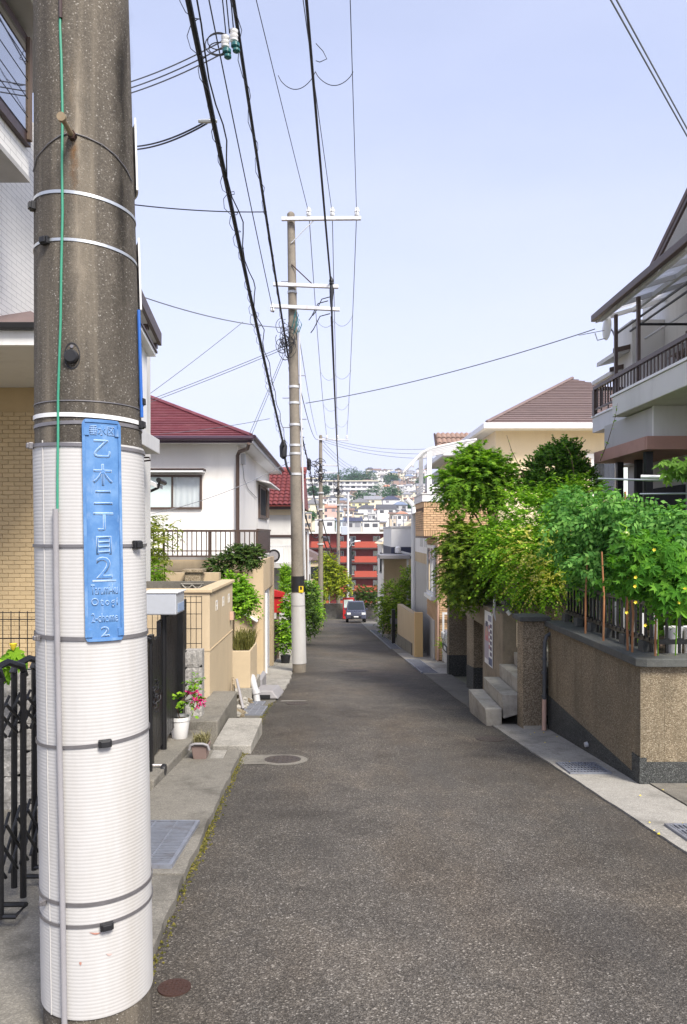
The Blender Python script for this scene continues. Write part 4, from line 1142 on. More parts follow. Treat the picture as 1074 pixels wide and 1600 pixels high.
for k, (y, z) in enumerate(((9.4, 4.59), (10.1, 4.41), (10.6, 4.28))): bx('rafter', M['dark_brown'], hn, -3.4, -2.61, y, y + .08, z - .04, z + .04)
MB().tube([(-2.58, 10.66, 4.36), (-3.6, 10.66, 4.36)], .05, 10).build('gutter', M['dark_brown'], hn)
MB().hexa([(-2.9, 9.3, 4.28), (-2.56, 9.3, 4.28), (-2.56, 10.36, 4.05), (-2.9, 10.36, 4.05), (-2.9, 9.3, 4.33), (-2.56, 9.3, 4.33), (-2.56, 10.36, 4.10), (-2.9, 10.36, 4.10)]).build('bay_hood', M['white_paint'], hn)
MB().hexa([(-2.57, 9.3, 4.33), (-2.54, 9.3, 4.33), (-2.54, 10.38, 4.10), (-2.57, 10.38, 4.10), (-2.57, 9.3, 4.36), (-2.54, 9.3, 4.36), (-2.54, 10.38, 4.13), (-2.57, 10.38, 4.13)]).build('bay_hood_edge', M['dark_brown'], hn)
MB().hexa([(-3.0, 9.6, 2.75), (-2.60, 9.6, 2.75), (-2.60, 10.75, 2.72), (-3.0, 10.75, 2.72), (-3.0, 9.6, 3.02), (-2.60, 9.6, 2.96), (-2.60, 10.75, 2.93), (-3.0, 10.75, 3.0)]).build('porch_roof', M['pale_grey'], hn, .01)
bx('porch_wall', M['offwhite'], hn, -3.0, -2.84, 9.6, 10.6, .3, 2.75)
MB().tube([(-2.86, 10.62, 2.66), (-2.72, 10.62, 2.66), (-2.70, 10.62, 2.62), (-2.86, 10.62, 2.60)], .012, 8).build('vent_pipe', M['rust'], hn)
MB().hexa([(-3.2, 11.5, 2.44), (-2.83, 11.5, 2.28), (-2.83, 11.9, 2.28), (-3.2, 11.9, 2.44), (-3.2, 11.5, 2.50), (-2.83, 11.5, 2.34), (-2.83, 11.9, 2.34), (-3.2, 11.9, 2.50)]).build('awning', M['pale_grey'], hn)
MB().tube([(-2.80, 11.5, 2.40), (-2.80, 11.9, 2.38)], .04, 10).build('awning_gutter', M['black_metal'], hn)
MB().tube([(-2.80, 11.55, 2.36), (-2.82, 11.55, 2.28), (-3.05, 11.55, 2.18)], .022, 8).build('awning_pipe', M['black_metal'], hn)
MB().tube([(-3.04, 11.5, 2.44), (-3.04, 11.5, .9)], .035, 10).build('downpipe', M['brown_metal'], hn)

# ---- white house with maroon hip roof
h2 = thing('house', 'white two-storey house with maroon hip roof above the garage', 'house', (-5, 20, gz(20)))
W2, Y2a, Y2b, E2 = -2.40, 17.6, 25.8, 3.78
bx('wall', M['white_stucco'], h2, -8.2, W2, Y2a, Y2b, -1.8, E2)
OX, OY = -2.02, 17.12; K2 = .47; HW = 3.2
XL = OX - 2 * HW; ZE = E2 + .03
# side and back slopes
mb = MB(); rx = OX - HW; y1, y2 = OY + HW, Y2b + .4 - HW
mb.add([(OX, OY, ZE), (OX, Y2b + .4, ZE), (rx, y2, ZE + K2 * HW), (rx, y1, ZE + K2 * HW), (XL, OY, ZE), (XL, Y2b + .4, ZE)], [(0, 1, 2, 3), (4, 3, 2, 5), (1, 5, 2), (0, 3, 4)])
rf = mb.build('roof', M['maroon'], h2)
nC = 24
for i in range(nC):
    t0, t1 = HW * i / nC, HW * (i + 1) / nC
    a = Vector((OX - t0, OY + t0, ZE + K2 * t0)); b = Vector((XL + t0, OY + t0, ZE + K2 * t0)); c = Vector((XL + t1, OY + t1, ZE + K2 * t1)); d = Vector((OX - t1, OY + t1, ZE + K2 * t1))
    up = Vector((0, -.42, .9))
    MB().add([a + up * .004, b + up * .004, c + up * .004, d + up * .004, a + up * .036, b + up * .036, c + up * .010, d + up * .010], [(4, 7, 6, 5), (0, 4, 5, 1), (0, 3, 7, 4), (1, 5, 6, 2)]).build('shingle_course', M['maroon'], rf)
MB().tube([(OX + .01, OY, ZE + .04), (rx, y1, ZE + K2 * HW + .05)], .055, 6).build('hip_cap', M['maroon'], rf)
MB().box(XL, OX + .02, OY - .03, OY + .02, ZE - .13, ZE + .03).build('front_fascia', M['plum'], h2)
MB().tube([(XL, OY - .06, ZE - .03), (OX + .06, OY - .06, ZE - .03)], .062, 10).build('front_gutter', M['plum'], h2)
bx('front_soffit', M['white_paint'], h2, XL, OX, OY, Y2a, ZE - .10, ZE - .06)
MB().box(OX - .02, OX + .03, OY, Y2b + .4, ZE - .12, ZE + .02).build('street_fascia', M['pale_grey'], h2)
MB().tube([(OX + .07, OY + .05, ZE + .02), (OX + .07, Y2b + .4, ZE + .02)], .05, 10).build('street_gutter', M['plum'], h2)
bx('street_soffit', M['white_paint'], h2, W2, OX - .02, Y2a, Y2b + .4, ZE - .12, ZE - .08)
MB().tube([PT(389, 693, 17.0), PT(387, 701, 17.1), PT(374, 706, 17.45), PT(371.5, 712, 17.5), PT(371.5, 880, 17.5)], .045, 10).build('downpipe', M['brown_metal'], h2, smooth=True)
def win(parent, x0, x1, y, z0, z1, frame, kind=('frosted', 'curtain'), fw=.05):
    """two-pane sliding window on a wall that faces -Y"""
    w = MB().box(x0, x1, y - .06, y - .003, z1 - fw, z1).box(x0, x1, y - .06, y - .003, z0, z0 + fw).box(x0, x0 + fw, y - .06, y - .003, z0 + fw, z1 - fw).box(x1 - fw, x1, y - .06, y - .003, z0 + fw, z1 - fw).build('window', frame, parent)
    xm = (x0 + x1) / 2
    bx('mullion', frame, w, xm - fw * .4, xm + fw * .4, y - .05, y - .003, z0 + fw, z1 - fw)
    for (a, b, k) in ((x0 + fw, xm - fw * .4, kind[0]), (xm + fw * .4, x1 - fw, kind[1])):
        if k == 'frosted': bx('pane', M['frosted'], w, a, b, y - .03, y - .004, z0 + fw, z1 - fw)
        else:
            n = 26; mb = MB(); vs_ = []
            for i in range(n + 1):
                t = i / n; vs_ += [(a + (b - a) * t, y - .012 + .006 * math.sin(t * 31 + math.sin(t * 9)), z0 + fw), (a + (b - a) * t, y - .012 + .006 * math.sin(t * 31), z1 - fw)]
            mb.add(vs_, [(2 * i, 2 * i + 2, 2 * i + 3, 2 * i + 1) for i in range(n)]); mb.build('curtain', M['curtain'] if k == 'curtain' else M['dark_room'], w, fix=False)
            bx('pane', M['glass'], w, a, b, y - .034, y - .030, z0 + fw, z1 - fw)
    return w
win(h2, -4.66, -3.24, Y2a, 2.15, 2.97, M['brown_metal'])
bx('window_hood', M['white_paint'], h2, -4.8, -3.17, Y2a - .32, Y2a - .003, 3.02, 3.06); bx('window_hood_top', M['brown_metal'], h2, -4.8, -3.15, Y2a - .34, Y2a - .005, 3.075, 3.10)
w = bx('side_window', M['brown_metal'], h2, W2 + .003, W2 + .06, 22.2, 24.9, 2.05, 3.05)
bx('pane', M['dark_room'], w, W2 + .061, W2 + .064, 22.4, 23.9, 2.15, 2.95); bx('shutter', M['wood_dark'], w, W2 + .062, W2 + .09, 24.1, 24.85, 2.10, 3.0)
MB().hexa([(W2, 21.6, 3.14), (W2 + .42, 21.6, 3.05), (W2 + .42, 25.2, 3.05), (W2, 25.2, 3.14), (W2, 21.6, 3.20), (W2 + .42, 21.6, 3.09), (W2 + .42, 25.2, 3.09), (W2, 25.2, 3.20)]).build('side_hood', M['white_paint'], h2)
mb = MB(); mb.tube([(W2 + .02, 18.3, 3.45), (W2 + .03, 18.6, 2.95), (W2 + .02, 19.6, 2.75), (W2 + .03, 21.5, 2.62)], .008, 5); mb.build('wall_cable', M['strap'], h2)
bx('meter_box', M['pale_grey'], h2, W2, W2 + .10, 18.2, 18.45, 3.30, 3.55)

# ---- garage with roll shutter, terrace on top
g = thing('garage', 'beige stucco garage with white roller shutter below the white house', 'garage', (-2.5, 16.5, gz(16.5)))
GX, GY0, GY1, GT = -1.55, 15.35, 17.8, 1.02
bx('front_wall', M['beige'], g, -4.6, GX, GY0, GY0 + .18, -1.9, GT)
bx('front_ledge', M['beige_light'], g, -4.6, GX - .35, GY0 - .05, GY0 - .003, .78, GT - .02)
bx('side_lintel', M['beige'], g, GX - .18, GX, GY0 + .183, GY1, .35, GT)
bx('side_pier', M['beige'], g, GX - .18, GX, GY1 - .25, GY1, -1.9, .35)
bx('side_pier', M['beige'], g, GX - .18, GX, GY0 + .183, GY0 + .28, -1.9, .35)
bx('back_wall', M['beige'], g, -4.6, GX, GY1 + .002, GY1 + .12, -1.9, GT)
bx('roof_slab', M['grey_wall'], g, -4.6, GX - .05, GY0 + .02, GY1 - .02, GT + .001, GT + .06)
sh = bx('roller_shutter', M['pale_grey'], g, GX - .12, GX - .10, GY0 + .28, GY1 - .25, -1.75, .35)
smesh = MB().box(0, .022, 0, GY1 - GY0 - .53, 0, .062).mesh('shutter_slat', M['white_paint'])
for k in range(30): piece(smesh, 'shutter_slat', sh, (GX - .10, GY0 + .28, -1.74 + k * .07))
MB().tube([(GX + .02, GY0 + .33, .3), (GX + .02, GY0 + .33, -1.6)], .03, 8).build('shutter_rail', M['white_paint'], g)
rail = thing('balcony_railing', 'brown metal balcony railing above the beige garage', 'railing', (-2.8, 15.1, GT))
RX, RY = -1.64, 15.02
bx('top_rail', M['brown_metal'], rail, -4.3, RX, RY - .025, RY + .025, 1.60, 1.645); bx('middle_rail', M['brown_metal'], rail, -4.3, RX, RY - .015, RY + .015, 1.20, 1.225); bx('bottom_rail', M['brown_metal'], rail, -4.3, RX, RY - .02, RY + .02, 1.09, 1.12)
bal = MB().box(-.010, .010, -.010, .010, 0, .48).mesh('baluster', M['brown_metal'])
k = 0; x = -4.25
while x < RX - .04: piece(bal, 'baluster', rail, (x, RY, 1.12)); x += .098
for x in (-4.25, -3.55, -2.62, RX - .01): bx('post', M['brown_metal'], rail, x - .022, x + .022, RY - .022, RY + .022, 1.0, 1.60)
bx('side_panel', M['dark_brown'], rail, RX - .012, RX + .012, RY + .05, GY1 - .05, 1.12, 1.62)
bx('side_top_rail', M['brown_metal'], rail, RX - .025, RX + .025, RY + .026, GY1, 1.622, 1.665)

# ---- walled planter court in front
pl = thing('planter_wall', 'beige walled planter court with open top and dirty inner wall', 'garden wall', (-2.5, 10, gz(10)))
QX, QY0, QY1, QT = -1.60, 9.20, 11.20, .82
bx('front_wall', M['beige_light'], pl, -3.6, QX, QY0, QY0 + .14, -.95, QT)
bx('side_wall', M['beige_light'], pl, QX - .14, QX - .002, QY0 + .142, QY1, -1.1, QT)
bx('back_wall', M['concrete_dark'], pl, -3.6, QX - .14, QY1 - .12, QY1 - .01, -.6, QT + .02)
bx('floor_soil', M['soil'], pl, -3.6, QX - .14, QY0 + .14, QY1 - .12, -.6, .25)
MB().box(-3.6, QX + .03, QY0 - .03, QY0 + .17, QT + .001, QT + .045).build('front_cap', M['beige'], pl, .008)
MB().box(QX - .17, QX + .03, QY0 + .171, QY1 + .02, QT + .001, QT + .045).build('side_cap', M['beige'], pl, .008)
bx('joint_line', M['beige'], pl, QX - .002, QX + .006, QY0 - .004, QY1, .09, .105); bx('joint_line', M['beige'], pl, -3.6, QX, QY0 - .006, QY0 - .001, .09, .105)
# pierced decorative blocks: inner wall star and three punched marks on the street side
mb = MB(); bx0 = PT(285, 912, QY1 - .13)
for (a, b, c, d) in ((0, 0, .15, .14), (.15, .14, .30, 0), (.30, 0, .15, -.005), (0, .14, .15, 0), (.15, 0, .30, .14)):
    mb.tube([(bx0.x + a, QY1 - .135, QT - .17 + b), (bx0.x + c, QY1 - .135, QT - .17 + d)], .012, 6)
mb.box(bx0.x - .02, bx0.x + .32, QY1 - .14, QY1 - .121, QT - .185, QT - .17); mb.box(bx0.x - .02, bx0.x + .32, QY1 - .14, QY1 - .121, QT - .02, QT - .005)
mb.build('pierced_block', M['concrete_pale'], pl)
for y in (9.72, 10.28, 10.80):
    MB().box(QX - .001, QX + .005, y - .07, y - .05, .55, .68).box(QX - .001, QX + .005, y + .05, y + .07, .55, .68).box(QX - .001, QX + .005, y - .05, y + .05, .66, .68).box(QX - .001, QX + .005, y - .05, y + .02, .60, .615).build('punched_mark', M['offwhite'], pl)
bx('wall_lamp', M['pink_pipe'], pl, QX, QX + .05, QY1 - .28, QY1 - .2, .28, .40)
# mesh fence panel before the planter wall
fe = thing('mesh_fence', 'dark wire mesh fence panel in front of the planter wall', 'fence', (-2.2, 9.0, gz(9)))
def mesh_panel(parent, x0, x1, y, z0, z1, nx, zs, r=.004):
    mb = MB()
    for i in range(nx + 1):
        x = x0 + (x1 - x0) * i / nx; mb.tube([(x, y, z0), (x, y, z1)], r, 4)
    for z in zs: mb.tube([(x0, y - .006, z), (x1, y - .006, z)], r, 4)
    return mb.build('mesh_wires', M['black_metal'], parent, kind='stuff')
mesh_panel(fe, -3.4, -1.66, 8.98, .12, .80, 26, [.15, .22, .40, .58, .72, .79])
bx('post', M['black_metal'], fe, -1.88, -1.845, 8.95, 8.985, -.3, .76); bx('post', M['black_metal'], fe, -3.2, -3.165, 8.95, 8.985, -.3, .76)
# split-face block pier
bp = thing('block_wall', 'grey split-face concrete block pier behind the white flower pot', 'block wall', (-1.6, 8.2, gz(8.2)))
blockmat = concrete('split_block', (.34, .325, .30), speck=.2, amt=.35, vscale=70)
def split_block(w, d, h, seed):
    rr = random.Random(seed); mb = MB(); n = 6; m = 6; vs_ = []
    for j in range(m + 1):
        for i in range(n + 1):
            e = 0 if i in (0, n) or j in (0, m) else rr.uniform(.003, .013)
            groove = -.008 if i in (2, 4) else 0
            vs_.append((-w / 2 + w * i / n, -e - groove, h * j / m))
    W = n + 1
    fs_ = [(j * W + i, j * W + i + 1, (j + 1) * W + i + 1, (j + 1) * W + i) for j in range(m) for i in range(n)]
    mb.add(vs_, fs_); mb.box(-w / 2, w / 2, .0, d, 0, h); return mb.mesh('block', blockmat)
bms = [split_block(.19, .14, .185, s) for s in range(4)]
for k in range(5): piece(bms[k % 4], 'block', bp, (-1.60, 8.16, -.68 + k * .19))
bp2 = thing('block_wall', 'grey split-face block wall glimpsed through the gate at the left edge', 'block wall', (-2.5, 5.4, gz(5.4)))
bw2 = [split_block(.39, .12, .19, s + 9) for s in range(3)]
for j in range(6):
    for i in range(4): piece(bw2[(i + j) % 3], 'block', bp2, (-3.3 + i * .395 + (.2 if j % 2 else 0), 5.42, -.62 + j * .195))
fe2 = thing('mesh_fence', 'wire mesh fence panel at the left edge above the gate', 'fence', (-2.6, 5.4, .5))
mesh_panel(fe2, -3.4, -2.18, 5.46, .53, .98, 20, [.55, .62, .78, .92, .97], .0035)
bx('post', M['black_metal'], fe2, -2.22, -2.17, 5.44, 5.49, -.3, .95)

# ---- black gates along the drive
ag = thing('accordion_gate', 'black folding driveway gate standing behind the near pole', 'gate', (-1.62, 4.8, gz(4.8)))
GXX = -1.62; H0 = 1.16
lat = MB().box(-.006, .006, -.011, .011, 0, 1).mesh('brace', M['black_metal'])
ys = list(np.arange(3.30, 6.20, .125))
for i, y in enumerate(ys):
    z0 = gz(y) + .075; off = .05 if i % 2 else -.05
    MB().tube([(GXX + off, y, z0), (GXX + off, y, z0 + H0 - .04)], .0165, 8).build('bar', M['black_metal'], ag, smooth=True)
    if i % 2 == 0 and i + 1 < len(ys):
        y2 = ys[i + 1]; zt = z0 + H0 - .05
        MB().tube([(GXX - .05, y - .02, zt), (GXX - .045, y, zt + .035), (GXX, (y + y2) / 2, zt + .062), (GXX + .045, y2, zt + .03), (GXX + .05, y2 + .02, zt - .02)], .018, 8).build('arched_cap', M['black_metal'], ag, smooth=True)
    if i % 4 == 1: MB().tube([(GXX - .05, y, z0 + .01), (GXX + .12, y, z0 + .01), (GXX + .12, y + .12, z0 + .005), (GXX - .05, y + .12, z0 + .005)], .012, 6).build('foot_bar', M['black_metal'], ag)
    for (za, zb) in ((.80, .98), (.12, .40)):
        if i + 2 < len(ys):
            MB().tube([(GXX - .02, y, z0 + za), (GXX - .02, ys[i + 2], z0 + zb)], .008, 6).build('brace', M['black_metal'], ag)
            MB().tube([(GXX + .02, y, z0 + zb), (GXX + .02, ys[i + 2], z0 + za)], .008, 6).build('brace', M['black_metal'], ag)
MB().lathe([(.012, -.018), (.045, -.018), (.05, 0), (.045, .018), (.012, .018)], (-1.49, 6.30, gz(6.3) + .112), 18, 'x').build('wheel', M['black_plastic'], ag, smooth=True)
MB().tube([(-1.60, 6.26, gz(6.26) + .16), (-1.50, 6.30, gz(6.3) + .15), (-1.50, 6.30, gz(6.3) + .11)], .01, 6).build('wheel_arm', M['strap'], ag)
pg = thing('panel_gate', 'black vertical-slat gate leaf beside the silver letterbox', 'gate', (-1.68, 7.1, gz(7.1)))
sl = MB().box(-.02, .02, -.038, .038, 0, 1.30).mesh('slat', M['black_metal'])
for k in range(15):
    y = 6.45 + k * .082; piece(sl, 'slat', pg, (-1.68, y, gz(6.9) + .17 + .004 * k), (0, 0, 0), (1, 1, 1.0 if k > 9 else (.90 if k > 5 else .80)))
bx('frame_rail', M['black_metal'], pg, -1.73, -1.70, 6.42, 7.65, .40, .45); bx('frame_rail', M['black_metal'], pg, -1.73, -1.70, 6.42, 7.65, -.30, -.25)
bx('gate_post', M['black_metal'], pg, -1.76, -1.62, 7.70, 7.82, gz(7.7) + .1, .86)
bx('latch_stile', M['black_metal'], pg, -1.64, -1.60, 6.33, 6.42, -.45, .68)
mb = MB(); rr = random.Random(12)
for i in range(7):
    c = Vector((-1.60, 6.5 + rr.uniform(-.1, .12), .12 + rr.uniform(-.1, .1))); rad = rr.uniform(.04, .12); ph = rr.uniform(0, 6)
    mb.tube([c + Vector((.02 * math.sin(3 * t), math.cos(ph + t) * rad, math.sin(ph + t) * rad)) for t in np.linspace(0, 5, 14)], .0045, 5)
mb.build('coiled_chain', M['black_plastic'], pg, kind='stuff')
lb = thing('letterbox', 'silver letterbox on a post above the black gate', 'letterbox', (-1.66, 6.95, gz(6.95)))
MB().box(-1.82, -1.50, 6.84, 7.20, .80, 1.00).build('body', M['letterbox'], lb, .012)
bx('side_plate', pm('pale_blue_plate', (.28, .36, .50), .4, .05), lb, -1.499, -1.494, 6.90, 7.16, .82, .90); bx('lid_edge', M['pale_grey'], lb, -1.83, -1.485, 6.83, 7.21, 1.001, 1.012, .004)
MB().tube([(-1.66, 7.02, gz(7) + .1), (-1.66, 7.02, .80)], .03, 10).build('post', M['black_metal'], lb)
MB().tube([(-1.83, 6.86, .93), (-1.85, 6.86, .90), (-1.85, 6.86, .86), (-1.83, 6.86, .83)], .006, 6).build('latch', M['black_metal'], lb)

# ---- concrete plinth, step block, platform
tag(MB().sbox(-1.80, -1.475, 5.9, 7.95, gz(5.9) - .2, gz(7.95) - .2, gz(5.9) + .12, gz(7.95) + .16).build('gate_plinth', M['concrete'], loc=(-1.6, 7, gz(7)), bevel=.012), 'low concrete plinth under the black gate leaf', 'plinth')
tag(MB().box(-1.28, -.885, 7.50, 8.62, gz(8.6) - .2, -.598).build('step_block', M['concrete_pale'], loc=(-1.1, 8, gz(8)), bevel=.012), 'rectangular concrete step block at the left road edge', 'step')
tag(MB().box(-1.62, -1.30, 7.96, 9.5, gz(9.5) - .2, -.47).build('platform', M['concrete'], loc=(-1.5, 8.6, gz(8.6)), bevel=.012), 'raised concrete platform along the foot of the planter wall', 'platform')
tag(MB().box(-1.22, -1.09, 6.95, 7.25, gz(7.1) + .063, gz(7.1) + .072).build('cement_patch', M['concrete_pale'], loc=(-1.15, 7.1, gz(7.1))), 'pale square patch on the pavement beside the mauve planter', 'patch')

def pot(label, x, y, z, r0, r1, h, mat):
    t = thing('flower_pot', label, 'flower pot', (x, y, z))
    MB().lathe([(r0 * .9, 0), (r0, .01), (r1, h * .82), (r1 * 1.08, h * .84), (r1 * 1.08, h), (r1 * .98, h), (r1 * .93, h * .86), (.01, h * .86)], (x, y, z), 28).build('pot', mat, t, smooth=True)
    MB().lathe([(.005, h * .80), (r1 * .92, h * .80), (r1 * .92, h * .865), (.005, h * .88)], (x, y, z), 20).build('potting_soil', M['soil'], t)
    return t
white_pot = pot('white flower pot with a pink-flowering twig on the gate plinth', -1.62, 7.55, gz(7.55) + .15, .078, .100, .225, M['pot_white'])
tp = thing('planter_tub', 'small mauve rectangular planter with dry grass on the pavement', 'planter', (-1.30, 7.02, gz(7.02) + .062))
zb = gz(7.02) + .062
MB().hexa([(-1.365, 6.95, zb), (-1.245, 6.95, zb), (-1.245, 7.10, zb), (-1.365, 7.10, zb), (-1.385, 6.93, zb + .135), (-1.225, 6.93, zb + .135), (-1.225, 7.12, zb + .135), (-1.385, 7.12, zb + .135)]).build('tub', M['pot_brown'], tp, .008)
MB().tube([(-1.40, 6.925, zb + .10), (-1.385, 6.92, zb + .145), (-1.345, 6.915, zb + .16), (-1.265, 6.915, zb + .16), (-1.225, 6.92, zb + .145), (-1.21, 6.925, zb + .10)], .012, 8).build('rim', M['conduit'], tp, smooth=True)
bx('soil_top', M['soil'], tp, -1.375, -1.235, 6.94, 7.11, zb + .12, zb + .142)

# ---- street planter box with grass, waste pipe, kerb ramp, meter shelter
pb = thing('planter_box', 'tall beige planter box holding a grass tuft beside the garage', 'planter', (-1.5, 11.8, gz(11.8)))
bx('box', M['beige_light'], pb, -1.66, -1.36, 11.45, 12.4, -.84, -.265, .006); bx('plinth', M['concrete_pale'], pb, -1.72, -1.33, 11.40, 12.6, gz(12.6) - .2, -.842)
bx('soil_top', M['soil'], pb, -1.63, -1.39, 11.5, 12.35, -.30, -.262)
wp = thing('waste_pipe', 'white plastic waste pipe elbow at the foot of the planter box', 'pipe', (-1.28, 11.3, gz(11.3)))
MB().tube([(-1.36, 11.7, -.72), (-1.33, 11.55, -.76), (-1.27, 11.42, -.90), (-1.24, 11.38, -1.08)], .052, 14).build('elbow', M['pvc'], wp, smooth=True)
MB().tube([(-1.275, 11.43, -.87), (-1.26, 11.41, -.93)], .064, 14).build('collar', M['pvc'], wp, smooth=True)
kr = thing('kerb_ramp', 'grey plastic kerb ramp lying in front of the garage', 'kerb ramp', (-1.15, 12.0, gz(12)))
gzk = gz(12.0)
MB().hexa([(-1.33, 11.55, gz(11.55) + .02), (-.93, 11.55, gz(11.55) + .02), (-.90, 12.45, gz(12.45) + .02), (-1.33, 12.45, gz(12.45) + .02), (-1.30, 11.57, gz(11.55) + .15), (-1.03, 11.57, gz(11.55) + .15), (-.99, 12.40, gz(12.4) + .15), (-1.30, 12.40, gz(12.4) + .15)]).build('ramp_body', M['conduit'], kr, .02)
bx('ramp_mouth', M['black_plastic'], kr, -1.26, -1.06, 11.535, 11.56, gz(11.55) + .03, gz(11.55) + .085)
tag(MB().hexa([(-1.36, 12.62, gz(12.6)), (-1.30, 12.62, gz(12.6)), (-1.30, 13.4, gz(13.4)), (-1.36, 13.4, gz(13.4)), (-1.36, 12.62, gz(12.6) + .25), (-1.30, 12.62, gz(12.6) + .20), (-1.30, 13.4, gz(13.4) + .25), (-1.36, 13.4, gz(13.4) + .30)]).build('leaning_ramp', M['conduit'], loc=(-1.33, 13, gz(13)), bevel=.01), 'grey plastic ramp piece leaning against the planter box base', 'kerb ramp')
ms = thing('meter_shelter', 'small slanted white-edged shelter roof on the garage front', 'shelter', (-1.75, 14.6, .0))
MB().hexa([(-2.1, 14.5, .10), (-1.62, 14.5, -.19), (-1.62, 15.3, -.19), (-2.1, 15.3, .10), (-2.1, 14.5, .14), (-1.60, 14.5, -.15), (-1.60, 15.3, -.15), (-2.1, 15.3, .14)]).build('roof', M['beige_light'], ms)
MB().tube([(-2.1, 14.48, .14), (-1.58, 14.48, -.165)], .025, 8).build('edge_trim', M['white_paint'], ms)
bx('box', M['beige'], ms, -2.05, -1.70, 14.62, 15.34, -.9, -.15)
# loose stones and broken pipes between planter wall and box
sp = []
rr = random.Random(21)
for i in range(26):
    y = rr.uniform(9.7, 11.35); x = rr.uniform(-1.58, -1.28); z = gz(y) + .02 + .25 * max(0, (-1.30 - x) / .3) * rr.uniform(.3, 1)
    s = rr.uniform(.035, .085)
    me = MB(); vs_ = [(math.cos(a) * math.cos(b) * rr.uniform(.8, 1.2), math.sin(a) * math.cos(b) * rr.uniform(.8, 1.2), math.sin(b) * rr.uniform(.6, 1.0)) for b in (-.6, .5) for a in np.linspace(0, 5.24, 6)] + [(0, 0, 1.0), (0, 0, -1)]
    fs_ = [(i_, (i_ + 1) % 6, 6 + (i_ + 1) % 6, 6 + i_) for i_ in range(6)] + [(6 + i_, 6 + (i_ + 1) % 6, 12) for i_ in range(6)] + [((i_ + 1) % 6, i_, 13) for i_ in range(6)]
    me.add([(x + v[0] * s, y + v[1] * s, z + v[2] * s * .8) for v in vs_], fs_)
    o = me.build('stone', M['concrete_pale'] if i % 3 else M['wash'], loc=(x, y, z)); tag(o, 'rough stone in the rubble at the foot of the planter wall', 'stone', 'rubble stones')
for k, (x0, y0, x1, y1) in enumerate(((-1.47, 10.7, -1.33, 10.35), (-1.55, 10.9, -1.47, 10.5))):
    tag(MB().tube([(x0, y0, gz(y0) + .42), (x1, y1, gz(y1) + .04)], .021, 10).build('drain_pipe', M['conduit'] if k == 0 else M['wash_brown'], loc=(x1, y1, gz(y1)), smooth=True), ('grey' if k == 0 else 'tan') + ' drain pipe leaning in the rubble below the planter wall', 'pipe')
tag(MB().box(-2.62, -2.35, 12.6, 12.9, -.9, .90).box(-2.66, -2.31, 12.56, 12.94, .90, .95).build('pillar', M['wash_brown'], loc=(-2.5, 12.7, gz(12.7)), bevel=.005), 'pebbled square pillar behind the planter court', 'pillar')
tag(MB().box(-4.2, -2.1, 13.0, 13.2, -1.2, .87).box(-4.2, -2.1, 12.985, 12.999, .60, .62).build('garden_wall', M['beige'], loc=(-3, 13, gz(13))), 'plain beige garden wall between planter court and garage', 'garden wall')

# ---- house with glazed red tiles, farther left
h3 = thing('house', 'house with glazed red tile roof behind the second pole', 'house', (-3.5, 30, gz(30)))
bx('wall', M['offwhite'], h3, -7, -1.55, 28.3, 34, -3, 2.60)
bx('upper_band', M['cream'], h3, -7, -1.50, 28.22, 28.30, 2.30, 2.62)
rt = MB().add([(-7.2, 27.8, 2.62), (-1.35, 27.8, 2.62), (-1.35, 30.8, 4.22), (-7.2, 30.8, 4.22), (-1.35, 34.2, 2.62), (-7.2, 34.2, 2.62)], [(0, 1, 2, 3), (3, 2, 4, 5), (1, 4, 2), (0, 3, 5)]).build('roof', M['red_tile'], h3)
mb = MB(); cw = .20
for i in range(29):
    x = -7.1 + i * cw
    for j in range(11):
        y0 = 27.8 + j * 3.0 / 11; y1 = y0 + 3.0 / 11; z0 = 2.63 + (y0 - 27.8) * .5333; z1 = 2.63 + (y1 - 27.8) * .5333
        vs_ = []
        for t in (0, .25, .5, .75, 1):
            h = .05 * math.sin(math.pi * t) + .012
            vs_ += [(x + cw * t, y0, z0 + h + .03), (x + cw * t, y1, z1 + h)]
        mb.add(vs_, [(2 * q, 2 * q + 2, 2 * q + 3, 2 * q + 1) for q in range(4)] )
mb.build('tiles', M['red_tile'], rt, kind='stuff', fix=False)
MB().tube([(-7.2, 30.8, 4.25), (-1.3, 30.8, 4.25)], .12, 8).build('ridge_cap', M['red_tile'], rt)
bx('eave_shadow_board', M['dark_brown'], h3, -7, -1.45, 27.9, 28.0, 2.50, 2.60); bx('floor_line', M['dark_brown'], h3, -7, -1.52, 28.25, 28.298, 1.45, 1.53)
bx('balcony_floor', M['grey_wall'], h3, -3.6, -1.45, 27.0, 28.29, .38, .50); mbb = MB()
bm_ = MB().box(-.02, .02, -.01, .01, 0, .62).mesh('baluster', M['pale_grey'])
for k in range(24): piece(bm_, 'baluster', h3, (-3.55 + k * .09, 27.03, .50))
bx('balcony_top_rail', M['pale_grey'], h3, -3.6, -1.45, 27.0, 27.06, 1.12, 1.17)
ac = thing('air_conditioner', 'outdoor air-conditioner unit with round fan on the far balcony', 'air conditioner', (-2.5, 26.7, .50))
bx('casing', M['white_paint'], ac, -2.72, -2.0, 26.72, 26.99, .50, 1.05, .01)
MB().lathe([(.17, 0), (.23, 0), (.23, -.03), (.17, -.03)], (-2.32, 26.72, .78), 24, 'y', False).build('fan_guard', M['black_plastic'], ac)
MB().lathe([(.03, -.02), (.16, -.02), (.16, .0), (.03, .0)], (-2.32, 26.700, .78), 24, 'y').build('fan', M['conduit'], ac)
bx('shelf', M['grey_wall'], h3, -2.9, -1.5, 26.6, 26.999, .34, .49)

